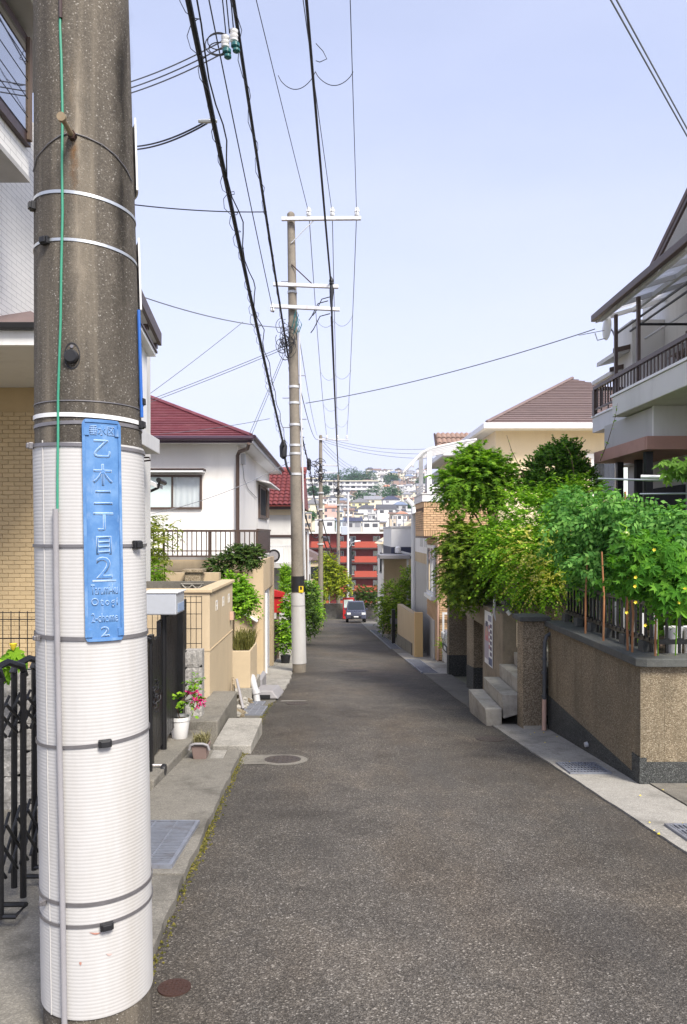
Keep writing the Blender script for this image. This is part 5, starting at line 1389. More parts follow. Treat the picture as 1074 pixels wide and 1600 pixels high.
# ---- low yard by the red mailbox
mbx_ = thing('mailbox', 'red wooden mailbox by the far gateway behind the garage', 'letterbox', (-1.62, 19.8, gz(19.8)))
MB().box(-1.75, -1.48, 19.7, 19.95, -.55, -.12).build('body', M['red_paint'], mbx_, .01)
MB().prism([(-1.80, 19.65, -.12), (-1.43, 19.65, -.12), (-1.43, 19.65, -.02), (-1.80, 19.65, .08)], (0, .35, 0)).build('roof', M['red_paint'], mbx_)
MB().tube([(-1.61, 19.8, gz(19.8)), (-1.61, 19.8, -.55)], .04, 8).build('post', M['wood_dark'], mbx_)
tag(MB().box(-1.95, -1.72, 19.3, 19.5, -.75, -.22).build('notice_panel', M['red_paint'], loc=(-1.85, 19.4, gz(19.4))), 'small red panel left of the red mailbox', 'panel')
lf = thing('low_fence', 'low dark slat fence on concrete below the red mailbox', 'fence', (-1.6, 19, gz(19)))
sm_ = MB().box(-.02, .02, -.05, .05, 0, 1.05).mesh('slat', M['wood_dark'])
for k in range(12): piece(sm_, 'slat', lf, (-1.62, 18.1 + k * .13, gz(18.1 + k * .13) + .05))
bx('rail', M['wood_dark'], lf, -1.66, -1.64, 18.0, 19.7, -1.1, -1.02)
tag(MB().box(-1.80, -1.62, 17.83, 18.05, -1.9, -.55).build('gate_pillar', M['concrete'], loc=(-1.7, 17.9, gz(17.9))), 'short concrete gate pillar beyond the garage shutter', 'pillar')

# ---- white house farther down on the left
h4 = thing('house', 'white-walled house with brown window trims beyond the second pole', 'house', (-4.5, 42, gz(42)))
bx('wall', M['white_stucco'], h4, -8, -1.95, 37, 50, -5, 1.85)
MB().prism([(-8.3, 36.7, 1.86), (-1.75, 36.7, 1.86), (-5, 36.7, 3.0)], (0, 13.6, 0)).build('roof', M['pink_roof'], h4)
for (ya, yb, za, zb) in ((37.8, 38.8, -1.2, 1.1), (40.0, 40.3, -4, 1.6), (42.2, 43.4, -1.4, .8), (45, 46.5, -1.4, .6)): bx('window_trim', M['brown_metal'], h4, -1.95, -1.91, ya, yb, za, zb)
for y in (39.4, 44.3): MB().tube([(-1.9, y, 1.7), (-1.9, y, -4)], .05, 6).build('downpipe', M['wood_dark'], h4)
h5 = thing('house', 'low pale house between the white-walled house and the cross road', 'house', (-4.5, 54, gz(54)))
bx('wall', M['offwhite'], h5, -9, -2.1, 51.5, 57, -6, -.3)
MB().prism([(-9.3, 51.2, -.29), (-1.9, 51.2, -.29), (-5.5, 51.2, 1.0)], (0, 6.1, 0)).build('roof', M['brown_roof'], h5)
bx('window_trim', M['brown_metal'], h5, -2.1, -2.06, 53, 55, -3, -1.4)
# ================================================================== RIGHT SIDE
# ---- pebbled retaining wall with dark base and coping
rw = thing('retaining_wall', 'pebble-finished retaining wall with dark base band and coping at right', 'retaining wall', (2.7, 7.5, gz(7.5)))
WX, WYA, WYB, WT = 2.55, 6.20, 8.92, .44
MB().sbox(WX, WX + .2, WYA, WYB, gz(WYA) - .3, gz(WYB) - .3, WT, WT).build('street_face', M['wash'], rw)
MB().sbox(WX - .006, WX + .05, WYA - .004, WYB, gz(WYA) - .3, gz(WYB) - .3, gz(WYA) + .06, gz(WYB) + .42).build('street_base_band', M['wash_dark'], rw)
MB().sbox(WX - .010, WX + .05, WYA - .008, WYA + .16, gz(WYA) - .3, gz(WYA + .16) - .3, gz(WYA) + .235, gz(WYA) + .235).build('corner_base_block', M['wash_dark'], rw)
bx('front_face', M['wash'], rw, WX + .203, 9.0, WYA + .002, WYA + .2, gz(WYA) - .3, WT)
bx('front_base_band', M['wash_dark'], rw, WX + .051, 9.0, WYA - .006, WYA + .05, gz(WYA) - .3, gz(WYA) + .20)
MB().add([(WX - .05, WYB, WT), (WX - .05, WYA - .02, WT), (WX + .03, WYA - .06, WT), (9, WYA - .06, WT), (9, WYA + .24, WT), (WX + .24, WYA + .24, WT), (WX + .24, WYB, WT),
          (WX - .05, WYB, WT + .07), (WX - .05, WYA - .02, WT + .07), (WX + .03, WYA - .06, WT + .07), (9, WYA - .06, WT + .07), (9, WYA + .24, WT + .07), (WX + .24, WYA + .24, WT + .07), (WX + .24, WYB, WT + .07)],
         [(7, 8, 9, 10, 11, 12, 13), (0, 1, 8, 7), (1, 2, 9, 8), (2, 3, 10, 9), (3, 4, 11, 10), (4, 5, 12, 11), (5, 6, 13, 12), (6, 0, 7, 13), (0, 6, 5, 4, 3, 2, 1)]).build('coping', M['coping'], rw, .008)
for (px, py) in ((848, 1123), (920, 1163)):
    p = Vector((WX - .01, (WX) * 1150 / (px - 528), 0)); p.z = EYE - (py - 835) * p.y / 1150
    MB().tube([p, p + Vector((-.03, 0, -.004))], [.028, .024], 12).build('weep_pipe', M['pvc'], rw, smooth=True)
struct(MB().box(WX + .21, 9.0, WYA + .21, 9.15, -1.0, .36).build('garden_soil', M['soil']))
struct(MB().box(4.45, 9.0, 9.151, 16.2, -1.0, .36).build('garden_soil', M['soil']))
# gate pillar and down pipe
gp = thing('gate_pillar', 'pebbled gate pillar with slab cap beside the concrete steps', 'pillar', (2.36, 9.0, gz(9)))
bx('shaft', M['wash_brown'], gp, 2.24, 2.50, 8.90, 9.18, gz(9.1) - .1, .50); bx('cap', M['coping'], gp, 2.19, 2.56, 8.84, 9.24, .502, .56, .008)
bx('foot', M['concrete_step'], gp, 2.245, 2.495, 8.86, 8.898, gz(9.0) - .1, gz(9) + .06)
dp = thing('down_pipe', 'grey down pipe with pale lower end between pillar and pebbled wall', 'pipe', (2.47, 8.82, gz(8.8)))
MB().tube([(2.56, 8.84, .36), (2.50, 8.82, .33), (2.475, 8.80, .26), (2.47, 8.80, -.42)], .024, 10).build('pipe', M['dark_pipe'], dp, smooth=True)
MB().tube([(2.47, 8.80, -.42), (2.465, 8.79, gz(8.8) + .01)], .027, 10).build('lower_pipe', M['pink_pipe'], dp, smooth=True)
for z in (.05, -.40, -.12): MB().tube([(2.47, 8.80, z), (2.47, 8.80, z + .03)], .032, 10).build('joint', M['dark_pipe'], dp)
# steps
stp = thing('concrete_steps', 'four concrete steps rising from the road to the right garden', 'steps', (2.2, 9.8, gz(9.8)))
sx = [1.845, 2.055, 2.275, 2.48, 2.72]; szz = [-.625, -.452, -.270, -.105]; zbt = gz(9.2) - .02
for k in range(4):
    y0, y1 = (9.19, 10.36)
    zb0 = zbt if k == 0 else szz[k] - .40 + .0
    poly = [(sx[k] + .012, y0, szz[k] - .20 if k else gz(y0) - .02), (sx[k] - .006, y0, szz[k] - .002), (sx[k + 1] + .02, y0, szz[k] - .002), (sx[k + 1] + .02, y0, szz[k] - .34 + .17 * (k > 0)), (sx[k + 1] - .06, y0, gz(y0) - .02 if k == 0 else szz[k] - .36)]
    if k >= 2: y0 = 9.185
    mb = MB()
    zlow0 = gz(9.19) - .02 if k == 0 else szz[k] - .30
    zlow1 = gz(10.36) - .05 if k == 0 else szz[k] - .36
    mb.hexa([(sx[k] + .015, 9.19, zlow0), (sx[k + 1] - .004, 9.19, zlow0 + (.02 if k == 0 else .06)), (sx[k + 1] - .004, 10.36, zlow1), (sx[k] + .015, 10.36, zlow1),
             (sx[k] - .006, 9.19, szz[k]), (sx[k + 1] - .004, 9.19, szz[k]), (sx[k + 1] - .004, 10.36, szz[k]), (sx[k] - .006, 10.36, szz[k])])
    mb.build('step', M['concrete_step'], stp, .010)
struct(MB().box(2.72, 4.2, 9.2, 10.40, -.8, .03).build('garden_path', M['concrete_step']))
# handrails
hr = thing('handrail', 'stainless steel handrail on the pillar beside the steps', 'handrail', (2.3, 9.2, .2))
MB().tube([(2.235, 9.10, .52), (2.235, 9.10, .12)], .001, 6) 
MB().tube([PT(809, 972, 9.25), PT(809, 1011, 9.25)], .012, 10).build('grab_bar', M['steel_shiny'], hr, smooth=True)
for py in (973, 1010):
    c = PT(809, py, 9.25); MB().tube([c, c + Vector((.04, -.01, 0))], .010, 8).build('bracket', M['steel_shiny'], hr, smooth=True)
hr2 = thing('handrail', 'white-capped sloping handrail above the steps', 'handrail', PT(795, 958, 10.2))
MB().tube([PT(796, 957, 10.2), PT(830, 930, 10.6)], .020, 10).build('rail', M['steel_shiny'], hr2, smooth=True)
MB().tube([PT(793, 955, 10.2), PT(797, 960, 10.2)], .028, 10).build('rail_end', M['white_paint'], hr2, smooth=True)
# wall beyond the steps, with garage openings
gw = thing('garage_wall', 'brown pebbled wall with two garage openings and grey base beyond the steps', 'wall', (2.6, 13, gz(13)))
def wallpart(nm, x0, x1, y0, y1, z1, mat=None, band=True, z0=None):
    p = MB().sbox(x0, x1, y0, y1, gz(y0) - .3, gz(y1) - .3, z1, z1).build(nm, mat or M['wash_brown'], gw)
    if band: MB().sbox(x0 - .006, x1, y0 - .006, y1 + .004, gz(y0) - .3, gz(y1) - .3, gz(y0) + .42, gz(y1) + .42).build('base_band', M['wash_dark'], gw)
wallpart('pier', 2.35, 3.4, 15.55, 15.80, .60); wallpart('pier', 2.33, 3.2, 12.62, 13.28, .09); wallpart('near_pier', 2.33, 3.2, 10.98, 11.82, .09, M['concrete_tan'], False)
bx('lintel', M['concrete_tan'], gw, 2.325, 2.60, 10.98, 15.547, .092, .42)
bx('roof_slab', M['concrete_dark'], gw, 2.605, 5.0, 10.6, 15.54, .30, .46); bx('inner_back', M['wash_dark'], gw, 4.2, 4.4, 10.6, 15.8, -2, .29)
bx('inner_side', M['wash_dark'], gw, 3.3, 4.19, 11.83, 11.95, -2, .29)
wallpart('steps_side_wall', 2.33, 2.66, 10.40, 10.977, .43, M['concrete_tan'], False); wallpart('steps_back_wall', 2.663, 4.2, 10.42, 10.70, .55, M['wash_brown'], False)
bx('upper_planter_wall', M['wood_dark'], gw, 2.62, 2.80, 10.75, 15.5, .47, .98); bx('ledge', M['coping'], gw, 2.36, 3.4, 10.38, 10.72, .551, .60)
bx('upper_wash_wall', M['wash_brown'], gw, 2.9, 4.2, 10.75, 10.95, .47, 1.15)
MB().tube([PT(773, 936, 10.9), PT(773, 960, 10.9), PT(777, 970, 10.85), PT(785, 975, 10.8)], .022, 10).build('bent_pipe', M['pvc'], gw, smooth=True)
# poster
ps = thing('poster', 'weathered paper poster with pink and white printing on the wall beyond the steps', 'poster', (2.32, 11.3, -.1))
MB().box(2.318, 2.3225, 11.03, 11.62, -.46, .36).build('sheet', M['white_paint'], ps)
def pq(nm, y0, y1, z0, z1, col, k=[0]):
    k[0] += 1
    m_ = pm('poster_ink_%d' % k[0], col, .6, .15, 30, 0); MB().box(2.3165 - .00005 * k[0], 2.3179, y0, y1, z0, z1).build(nm, m_, ps)
pq('printed_block', 11.30, 11.60, -.38, .16, (.45, .40, .46)); pq('printed_block', 11.33, 11.56, -.10, .06, (.62, .22, .24)); pq('printed_block', 11.36, 11.53, .06, .20, (.10, .10, .16)); pq('printed_block', 11.38, 11.51, -.02, .12, (.55, .36, .28))
pq('printed_block', 11.06, 11.30, -.44, -.33, (.12, .14, .24)); pq('printed_block', 11.10, 11.34, .22, .31, (.30, .30, .38))
for k in range(6): pq('printed_character', 11.08, 11.20, .13 - k * .085, .185 - k * .085, (.10, .08, .14))
for k in range(4): pq('printed_character', 11.22, 11.29, .10 - k * .10, .16 - k * .10, (.50, .20, .22))

# ---- iron fence with pickets on the coping
fz0, fz1 = .54, .98
fi = thing('iron_fence', 'black iron picket fence on the retaining wall coping, behind the vegetables', 'fence', (2.8, 7.5, WT + .07))
bx('street_bottom_rail', M['black_metal'], fi, 2.73, 2.76, 6.36, 8.85, fz0 + .06, fz0 + .10); bx('street_top_rail', M['black_metal'], fi, 2.73, 2.76, 6.36, 8.85, fz1 - .06, fz1 - .03)
bx('front_bottom_rail', M['black_metal'], fi, 2.77, 6.0, 6.36, 6.39, fz0 + .06, fz0 + .10); bx('front_top_rail', M['black_metal'], fi, 2.77, 6.0, 6.36, 6.39, fz1 - .06, fz1 - .03)
pk = MB().box(-.010, .010, -.010, .010, 0, fz1 - fz0).box(-.022, .022, -.005, .005, .10, .13).mesh('picket', M['black_metal'])
for k in range(22): piece(pk, 'picket', fi, (2.745, 6.45 + k * .11, fz0 - .02))
for k in range(16): piece(pk, 'picket', fi, (2.85 + k * .11, 6.375, fz0 - .02))
for k in range(6): bx('foot', M['coping'], fi, 2.70, 2.78, 6.5 + k * .45, 6.62 + k * .45, WT + .071, fz0 + .06)
# pale boards and tubs behind the fence
rr = random.Random(31)
scr = thing('slat_screen', 'low screen of white upright slats behind the black picket fence', 'screen', (2.87, 7.6, .36))
for k in range(9):
    y = 6.7 + k * .23 + rr.uniform(-.05, .05)
    bx('slat', M['pale_grey'], scr, 2.86, 2.89, y, y + rr.uniform(.018, .032), .40, .84 + rr.uniform(-.05, .1))
bx('slat_rail', M['wood_dark'], scr, 2.892, 2.91, 6.6, 8.8, .55, .60)
for k, x in enumerate((3.02, 3.19, 3.42)):
    t = thing('white_tub', ('first', 'second', 'third')[k] + ' white plastic tub from the fence corner, behind the front pickets', 'tub', (x, 6.62, .37))
    MB().lathe([(.062, 0), (.075, .26), (.080, .27), (.080, .30), (.07, .30), (.06, .1), (.01, .1)], (x, 6.62, .42), 20).build('tub', M['pot_white'], t, smooth=True)
# vegetable stakes
stakes = [(915, 986, 868), (943, 1003, 862), (981, 1018, 880), (988, 1020, 885), (1024, 1034, 900)]
lab = ('first from the gate pillar', 'second from the gate pillar', 'third from the gate pillar, one of a close pair', 'fourth from the gate pillar, one of a close pair', 'nearest the wall corner')
for k, (px, py, top) in enumerate(stakes):
    X = 2.60 if k < 4 else 2.74; Y = X * 1150 / (px - 528)
    if k == 4: Y = 6.30
    X = (px - 528) * Y / 1150
    zt = EYE - (top - 835) * Y / 1150
    tag(MB().tube([(X, Y, WT + .07), (X + rr.uniform(-.01, .01), Y, (zt + WT) / 2), (X + rr.uniform(-.03, .03), Y + .02, zt)], [.0105, .010, .008], 8).build('garden_stake', M['stake'], loc=(X, Y, WT + .07), smooth=True), 'brown bamboo garden stake, ' + lab[k], 'garden stake', 'vegetable stakes')
for k, (p0, p1) in enumerate(((PT(977, 768, 7.9), PT(983, 900, 7.9)), (PT(984, 800, 7.6), PT(990, 905, 7.6)))):
    tag(MB().tube([p0, p1], .013, 8).build('garden_stake', M['stake'], loc=p1, smooth=True), ('orange-brown stake rising out of the tomato plants, left one', 'orange-brown stake among the tomato leaves, right one')[k], 'garden stake', 'vegetable stakes')
tag(MB().tube([PT(1028, 1034, 6.22), PT(1045, 1032, 6.22), PT(1066, 1037, 6.22)], [.006, .012, .013], 8).build('hand_tool', M['rust'], loc=PT(1045, 1034, 6.22), smooth=True), 'short garden tool lying on the coping near the corner', 'tool')
for k, (a, b, r, m_) in enumerate(((PT(935, 748, 8.6), PT(1080, 752, 7.9), .012, 'galv'), (PT(1002, 745, 8.2), PT(1110, 747, 7.8), .022, 'white_paint'), (PT(1000, 772, 8.2), PT(1080, 771, 7.9), .010, 'galv'))):
    tag(MB().tube([a, b], r, 8).build('trellis_pole', M[m_], loc=a), ('thin long', 'thick white', 'short lower')[k] + ' horizontal trellis pole over the vegetables', 'pole')

# ================================================================== BALCONY HOUSE (upper right)
hb = thing('house', 'grey-walled balcony house with brown railings at the upper right', 'house', (6.5, 10.5, .4))
BX = 4.5
bx('wall', M['offwhite'], hb, 5.55, 12, 8.0, 13.4, .36, 5.9)
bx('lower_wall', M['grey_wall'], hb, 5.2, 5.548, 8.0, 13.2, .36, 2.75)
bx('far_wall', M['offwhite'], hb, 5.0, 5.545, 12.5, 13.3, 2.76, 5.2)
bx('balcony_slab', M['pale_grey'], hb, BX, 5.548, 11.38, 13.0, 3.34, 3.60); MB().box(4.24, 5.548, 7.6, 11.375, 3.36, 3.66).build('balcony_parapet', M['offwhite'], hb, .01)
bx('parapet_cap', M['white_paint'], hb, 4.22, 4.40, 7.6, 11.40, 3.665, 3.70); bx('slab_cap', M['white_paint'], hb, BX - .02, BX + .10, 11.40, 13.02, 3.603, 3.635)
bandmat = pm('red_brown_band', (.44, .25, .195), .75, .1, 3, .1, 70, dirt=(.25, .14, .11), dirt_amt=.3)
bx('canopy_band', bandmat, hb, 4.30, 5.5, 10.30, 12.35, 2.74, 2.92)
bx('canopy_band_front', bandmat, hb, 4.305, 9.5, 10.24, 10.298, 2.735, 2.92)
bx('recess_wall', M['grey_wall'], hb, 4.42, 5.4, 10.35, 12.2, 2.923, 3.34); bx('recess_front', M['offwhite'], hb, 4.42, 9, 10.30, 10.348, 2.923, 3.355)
for (x, y) in ((4.42, 10.55), (4.60, 12.1), (4.75, 11.7)): bx('column', M['black_metal'], hb, x, x + .10, y, y + .10, .36, 2.738)
for (y0, y1, z0, z1) in ((8.6, 10.2, .6, 2.5), (11, 12.2, .9, 2.3)): bx('ground_window', M['dark_room'], hb, 5.17, 5.2, y0, y1, z0, z1)
# upper doors and windows on the balcony wall
bx('sliding_door', M['grey_wall'], hb, 5.51, 5.549, 9.0, 10.4, 3.7, 5.0); bx('shutter_box', M['brown_metal'], hb, 5.48, 5.549, 10.6, 11.6, 3.7, 4.75); bx('window', M['glass_sky'], hb, 5.50, 5.549, 11.7, 12.3, 3.9, 4.6)
MB().tube([(5.44, 10.5, 5.2), (5.44, 10.5, 3.6)], .05, 10).build('downpipe', M['pale_grey'], hb)
# railing
rl = thing('balcony_railing', 'brown balcony railing on the grey-walled house at upper right', 'railing', (BX, 11, 3.63))
RT = 4.10
MB().box(BX - .03, BX + .03, 7.6, 12.9, RT - .03, RT + .03).build('top_rail', M['brown_metal'], rl); bx('bottom_rail', M['brown_metal'], rl, BX - .015, BX + .015, 7.6, 12.9, 3.71, 3.74)
bb = MB().box(-.009, .009, -.011, .011, 0, .36).mesh('baluster', M['brown_metal'])
for k in range(44): piece(bb, 'baluster', rl, (BX, 7.7 + k * .12, 3.72))
MB().box(BX, 5.5, 12.87, 12.93, RT - .03, RT + .03).build('end_rail', M['brown_metal'], rl)
for k in range(8): piece(bb, 'baluster', rl, (BX + .12 + k * .12, 12.9, 3.72))
bx('corner_post', M['brown_metal'], rl, BX - .03, BX + .03, 12.84, 12.935, 3.62, 4.07)
# canopy with corrugated translucent sheets
cn = thing('balcony_canopy', 'corrugated balcony canopy with brown edge and grey beams', 'canopy', (4.4, 10.5, 3.6))
CZ = 5.19
MB().box(4.28, 4.36, 7.5, 12.45, CZ - .05, CZ + .06).build('edge_gutter', M['brown_metal'], cn, .01)
sheetm = NT('canopy_sheet'); sheetm.color((.72, .70, .68)); sheetm.set(rough=.4)
_tr = sheetm.n.new('ShaderNodeBsdfTranslucent'); _tr.inputs[0].default_value = (.85, .84, .82, 1); _mx = sheetm.n.new('ShaderNodeMixShader'); _mx.inputs[0].default_value = .55
sheetm.lk(sheetm.b.outputs[0], _mx.inputs[1]); sheetm.lk(_tr.outputs[0], _mx.inputs[2]); sheetm.lk(_mx.outputs[0], sheetm.out.inputs['Surface'])
for k in range(12):
    y0 = 7.5 + k * .41; mb = MB(); vs_ = []; n = 10
    for i in range(n + 1):
        y = y0 + .40 * i / n; h = .012 * math.sin(i * math.pi * .8)
        vs_ += [(4.32, y, CZ + .03 + h), (5.56, y, CZ + .40 + h)]
    mb.add(vs_, [(2 * i, 2 * i + 2, 2 * i + 3, 2 * i + 1) for i in range(n)]); mb.build('sheet', sheetm.m, cn, fix=False, smooth=True)
for x, z in ((4.40, CZ - .01), (4.95, CZ + .15)): bx('purlin', M['pale_grey'], cn, x, x + .06, 7.5, 12.4, z - .05, z + .02)
for k in range(7):
    y = 7.6 + k * .80; MB().hexa([(4.36, y, CZ - .07), (5.56, y, CZ + .30), (5.56, y + .05, CZ + .30), (4.36, y + .05, CZ - .07), (4.36, y, CZ + .0), (5.56, y, CZ + .37), (5.56, y + .05, CZ + .37), (4.36, y + .05, CZ + .0)]).build('rafter', M['pale_grey'], cn)
for y in (11.1, 12.0): bx('post', M['brown_metal'], cn, 4.52, 4.57, y, y + .05, 3.64, CZ - .05)
for (x, z) in ((4.6, 4.86), (4.85, 4.92), (5.1, 4.80)): MB().tube([(x, 7.6, z), (x, 12.2, z)], .018, 8).build('washing_pole', M['dark_pipe'] if x < 5 else M['galv'], cn)
MB().tube([(4.55, 11.1, 4.72), (5.5, 11.1, 4.72)], .02, 8).build('cross_pole', M['black_metal'], cn)
# main roof gable rising behind
MB().hexa([(5.0, 7.5, 7.80), (9.5, 7.5, 7.80), (9.5, 11.6, 5.70), (5.0, 11.6, 5.70), (5.0, 7.5, 7.88), (9.5, 7.5, 7.88), (9.5, 11.6, 5.78), (5.0, 11.6, 5.78)]).build('gable_soffit', M['white_paint'], hb)
MB().hexa([(4.96, 7.5, 7.79), (4.999, 7.5, 7.79), (4.999, 11.64, 5.69), (4.96, 11.64, 5.69), (4.96, 7.5, 7.93), (4.999, 7.5, 7.93), (4.999, 11.64, 5.82), (4.96, 11.64, 5.82)]).build('barge_board', M['brown_metal'], hb)
MB().hexa([(4.95, 7.5, 7.885), (9.5, 7.5, 7.885), (9.5, 11.7, 5.735), (4.95, 11.7, 5.735), (4.95, 7.5, 7.97), (9.5, 7.5, 7.97), (9.5, 11.7, 5.82), (4.95, 11.7, 5.82)]).build('gable_roof', M['brown_roof'], hb)
MB().prism([(5.56, 7.6, 5.903), (5.56, 11.2, 5.903), (5.56, 7.6, 7.7)], (3.5, 0, 0)).build('gable_wall', M['offwhite'], hb)
for (xa, xb, ya, yb, z) in ((4.95, 5.9, 12.6, 13.5, 4.62), (5.0, 5.9, 12.9, 13.9, 4.36)):
    MB().hexa([(xa - .2, ya, z), (xb, ya, z + .28), (xb, yb, z + .28), (xa - .2, yb, z), (xa - .2, ya, z + .07), (xb, ya, z + .35), (xb, yb, z + .35), (xa - .2, yb, z + .07)]).build('side_eave', M['offwhite'], hb)
    MB().hexa([(xa - .24, ya - .03, z + .03), (xb, ya - .03, z + .33), (xb, ya - .001, z + .33), (xa - .24, ya - .001, z + .03), (xa - .24, ya - .03, z + .11), (xb, ya - .03, z + .40), (xb, ya - .001, z + .40), (xa - .24, ya - .001, z + .11)]).build('side_eave_edge', M['brown_metal'], hb)
sd = thing('satellite_dish', 'small white satellite dish and aerial on the balcony canopy corner', 'satellite dish', PT(948, 510, 12.55))
d0 = PT(946, 512, 12.5)
MB().lathe([(.005, -.02), (.10, -.012), (.20, .02), (.21, .03), (.10, -.002), (.005, -.008)], d0, 24, 'x').build('dish', M['white_paint'], sd, smooth=True)
MB().tube([d0, d0 + Vector((.12, 0, -.05)), Vector((4.55, 12.0, 4.7))], .014, 6).build('mount', M['strap'], sd)
MB().tube([d0 + Vector((.0, 0, -.18)), d0 + Vector((-.14, -.02, -.22)), d0 + Vector((-.18, -.02, -.10))], .010, 6).build('feed_arm', M['white_paint'], sd)
MB().tube([d0 + Vector((-.45, 0, -.13)), d0 + Vector((.12, 0, -.02))], .006, 5).build('aerial', M['strap'], sd)
# things on the balcony
tb = thing('balcony_bench', 'low slatted wooden bench on the balcony of the grey-walled house', 'bench', (4.9, 9.8, 3.66))
for k in range(5): bx('slat', M['wood_dark'], tb, 4.62 + k * .11, 4.70 + k * .11, 9.1, 10.3, 4.00, 4.03)
for (x, y) in ((4.64, 9.2), (4.64, 10.2), (5.1, 9.2), (5.1, 10.2)): bx('leg', M['pale_grey'], tb, x - .03, x + .03, y - .03, y + .03, 3.66, 4.0)
for k, (y, h, m_) in enumerate(((10.7, .24, 'pot_white'), (10.95, .20, 'white_paint'), (11.3, .26, 'grey_wall'))):
    tag(MB().lathe([(.07, 0), (.09, h), (.08, h), (.06, .05)], (4.75, y, 3.665 if y < 11.38 else 3.6), 16).build('balcony_pot', M[m_], loc=(4.75, y, 3.66), smooth=True), ('white pot nearest the bench on the brown-railed balcony', 'middle white pot on the brown-railed balcony', 'grey pot farthest from the bench on the brown-railed balcony')[k], 'pot')

# ================================================================== CREAM AND BRICK HOUSE
hy = thing('house', 'cream house with brown hip roof and tan brick bay on the right', 'house', (5, 23, gz(22)))
BY = 19.7; BXL, BXR, BZ0, BZ1 = 2.30, 4.3, 1.50, 2.43
bx('bay', M['mortar'], hy, BXL, BXR, BY, 21.7, BZ0, BZ1)
bmesh_b = brick_mesh(.168, .051, .014, M['brick']); bsol = brick_mesh(.036, .150, .014, M['brick'])
bay = hy.children[-1]
rowsZ = BZ0 + .16
n1 = lay_bricks(bay, (BXL, BY, rowsZ), 0, 1.75, .61, .168, .051, .010, bmesh_b)
for k in range(37):
    for z in (BZ0 + .078, BZ1 - .078): piece(bsol, 'brick', bay, (BXL + .021 + k * .047, BY, z))
lay_bricks(bay, (BXL, 21.7, rowsZ), -math.pi / 2, 2.0, .61, .168, .051, .010, bmesh_b, limit=105)
bsol_long = brick_mesh(1.98, .150, .012, M['brick'])
for z in (BZ0 + .078, BZ1 - .078): piece(bsol_long, 'soldier_band', bay, (BXL, 20.7, z), (0, 0, -math.pi / 2))
lw_ = MB().box(2.60, 6.5, 19.05, 21.4, gz(21.4) - .3, 1.499).build('lower_wall', M['mortar'], hy)
lay_bricks(lw_, (2.63, 19.05, -1.70), 0, .75, 3.18, .168, .051, .010, bmesh_b, limit=240, skip=lambda x, z: .26 < x < .9 and 1.72 < z < 2.35)
# street side of the lower wall: bricks joined, too thin to tell apart
mb = MB()
for j in range(52):
    y = 21.4 - (.09 if j % 2 else 0)
    while y > 19.1:
        z = -1.75 + j * .061; ya = max(19.05, y - .168)
        if not (19.42 < (y + ya) / 2 < 20.95 and -.15 < z < 1.22): mb.box(2.588, 2.60, ya, y, z, z + .051)
        y -= .178
mb.build('side_bricks', M['brick'], lw_, kind='stuff')
bx('stone_sill_base', M['grey_wall'], lw_, 2.57, 2.588, 19.6, 21.3, gz(21.3) - .2, -.75)
w = MB().box(2.52, 2.586, 19.48, 20.92, -.10, -.02).box(2.53, 2.586, 19.48, 20.92, 1.17, 1.26).box(2.53, 2.586, 19.48, 19.60, -.02, 1.17).box(2.53, 2.586, 20.80, 20.92, -.02, 1.17).build('tall_window', M['white_paint'], hy)
bx('pane', M['glass_sky'], w, 2.55, 2.555, 19.60, 20.80, -.02, 1.17); bx('mullion', M['white_paint'], w, 2.54, 2.56, 20.15, 20.25, -.02, 1.17); bx('room', M['dark_room'], w, 2.575, 2.586, 19.6, 20.8, -.02, 1.17)
bx('window_ledge', M['white_paint'], w, 2.46, 2.586, 19.40, 21.0, -.20, -.102)
w = bx('front_panel_window', M['wood_dark'], hy, 2.90, 3.6, 19.0, 19.048, .03, .62)
MB().tube([(2.585, 18.98, 1.48), (2.585, 18.98, gz(19) + .02)], .026, 10).build('downpipe', M['pink_pipe'], hy, smooth=True)
bx('bay_bottom_trim', M['dark_brown'], hy, BXL - .01, 3.3, BY - .02, 21.72, BZ0 - .05, BZ0 - .002)
gt = thing('side_gate', 'white-framed wire side gate beside the brick wall corner', 'gate', (2.78, 18.9, gz(18.9)))
for (x0, x1, z0, z1) in ((2.68, 2.73, -1.70, -.45), (3.20, 3.25, -1.70, -.45), (2.731, 3.199, -.50, -.45), (2.731, 3.199, -1.68, -1.63), (2.731, 3.199, -1.1, -1.06)): bx('frame_bar', M['white_paint'], gt, x0, x1, 18.85, 18.89, z0, z1)
# parapet, rails, pergola
bx('parapet', M['white_paint'], hy, BXL - .04, BXR, BY - .04, 21.75, BZ1 + .002, BZ1 + .19); bx('parapet_cap', M['offwhite'], hy, BXL - .06, BXR, BY - .06, 21.78, BZ1 + .192, BZ1 + .22)
for k in range(3): bx('balcony_rail', M['white_paint'], hy, BXL + .16, BXR, BY + .0, BY + .04, BZ1 + .27 + k * .075, BZ1 + .31 + k * .075)
for k in range(3): bx('balcony_rail', M['white_paint'], hy, BXL + .0, BXL + .04, BY + .1, 21.7, BZ1 + .27 + k * .075, BZ1 + .31 + k * .075)
pgm = NT('pergola_sheet'); pgm.color((.80, .80, .80)); pgm.set(rough=.3)
curve = [PT(643, 728, 19.75), PT(650, 719, 19.75), PT(659, 709, 19.75), PT(670, 703, 19.75), PT(690, 698, 19.75), PT(729, 690, 19.75), PT(745, 688, 19.75)]
pg_ = MB(); n = len(curve); dy = Vector((0, 2.4, 0)); up = Vector((0, 0, .02))
pg_.add([c for c in curve] + [c + dy for c in curve], [(i, i + 1, n + i + 1, n + i) for i in range(n - 1)]); pg_.build('pergola_sheet', sheetm.m, hy, fix=False, smooth=True)
for k in range(6): MB().tube([c + dy * (k / 5) + up for c in curve], .035, 6).build('pergola_rib', M['white_paint'], hy, smooth=True)
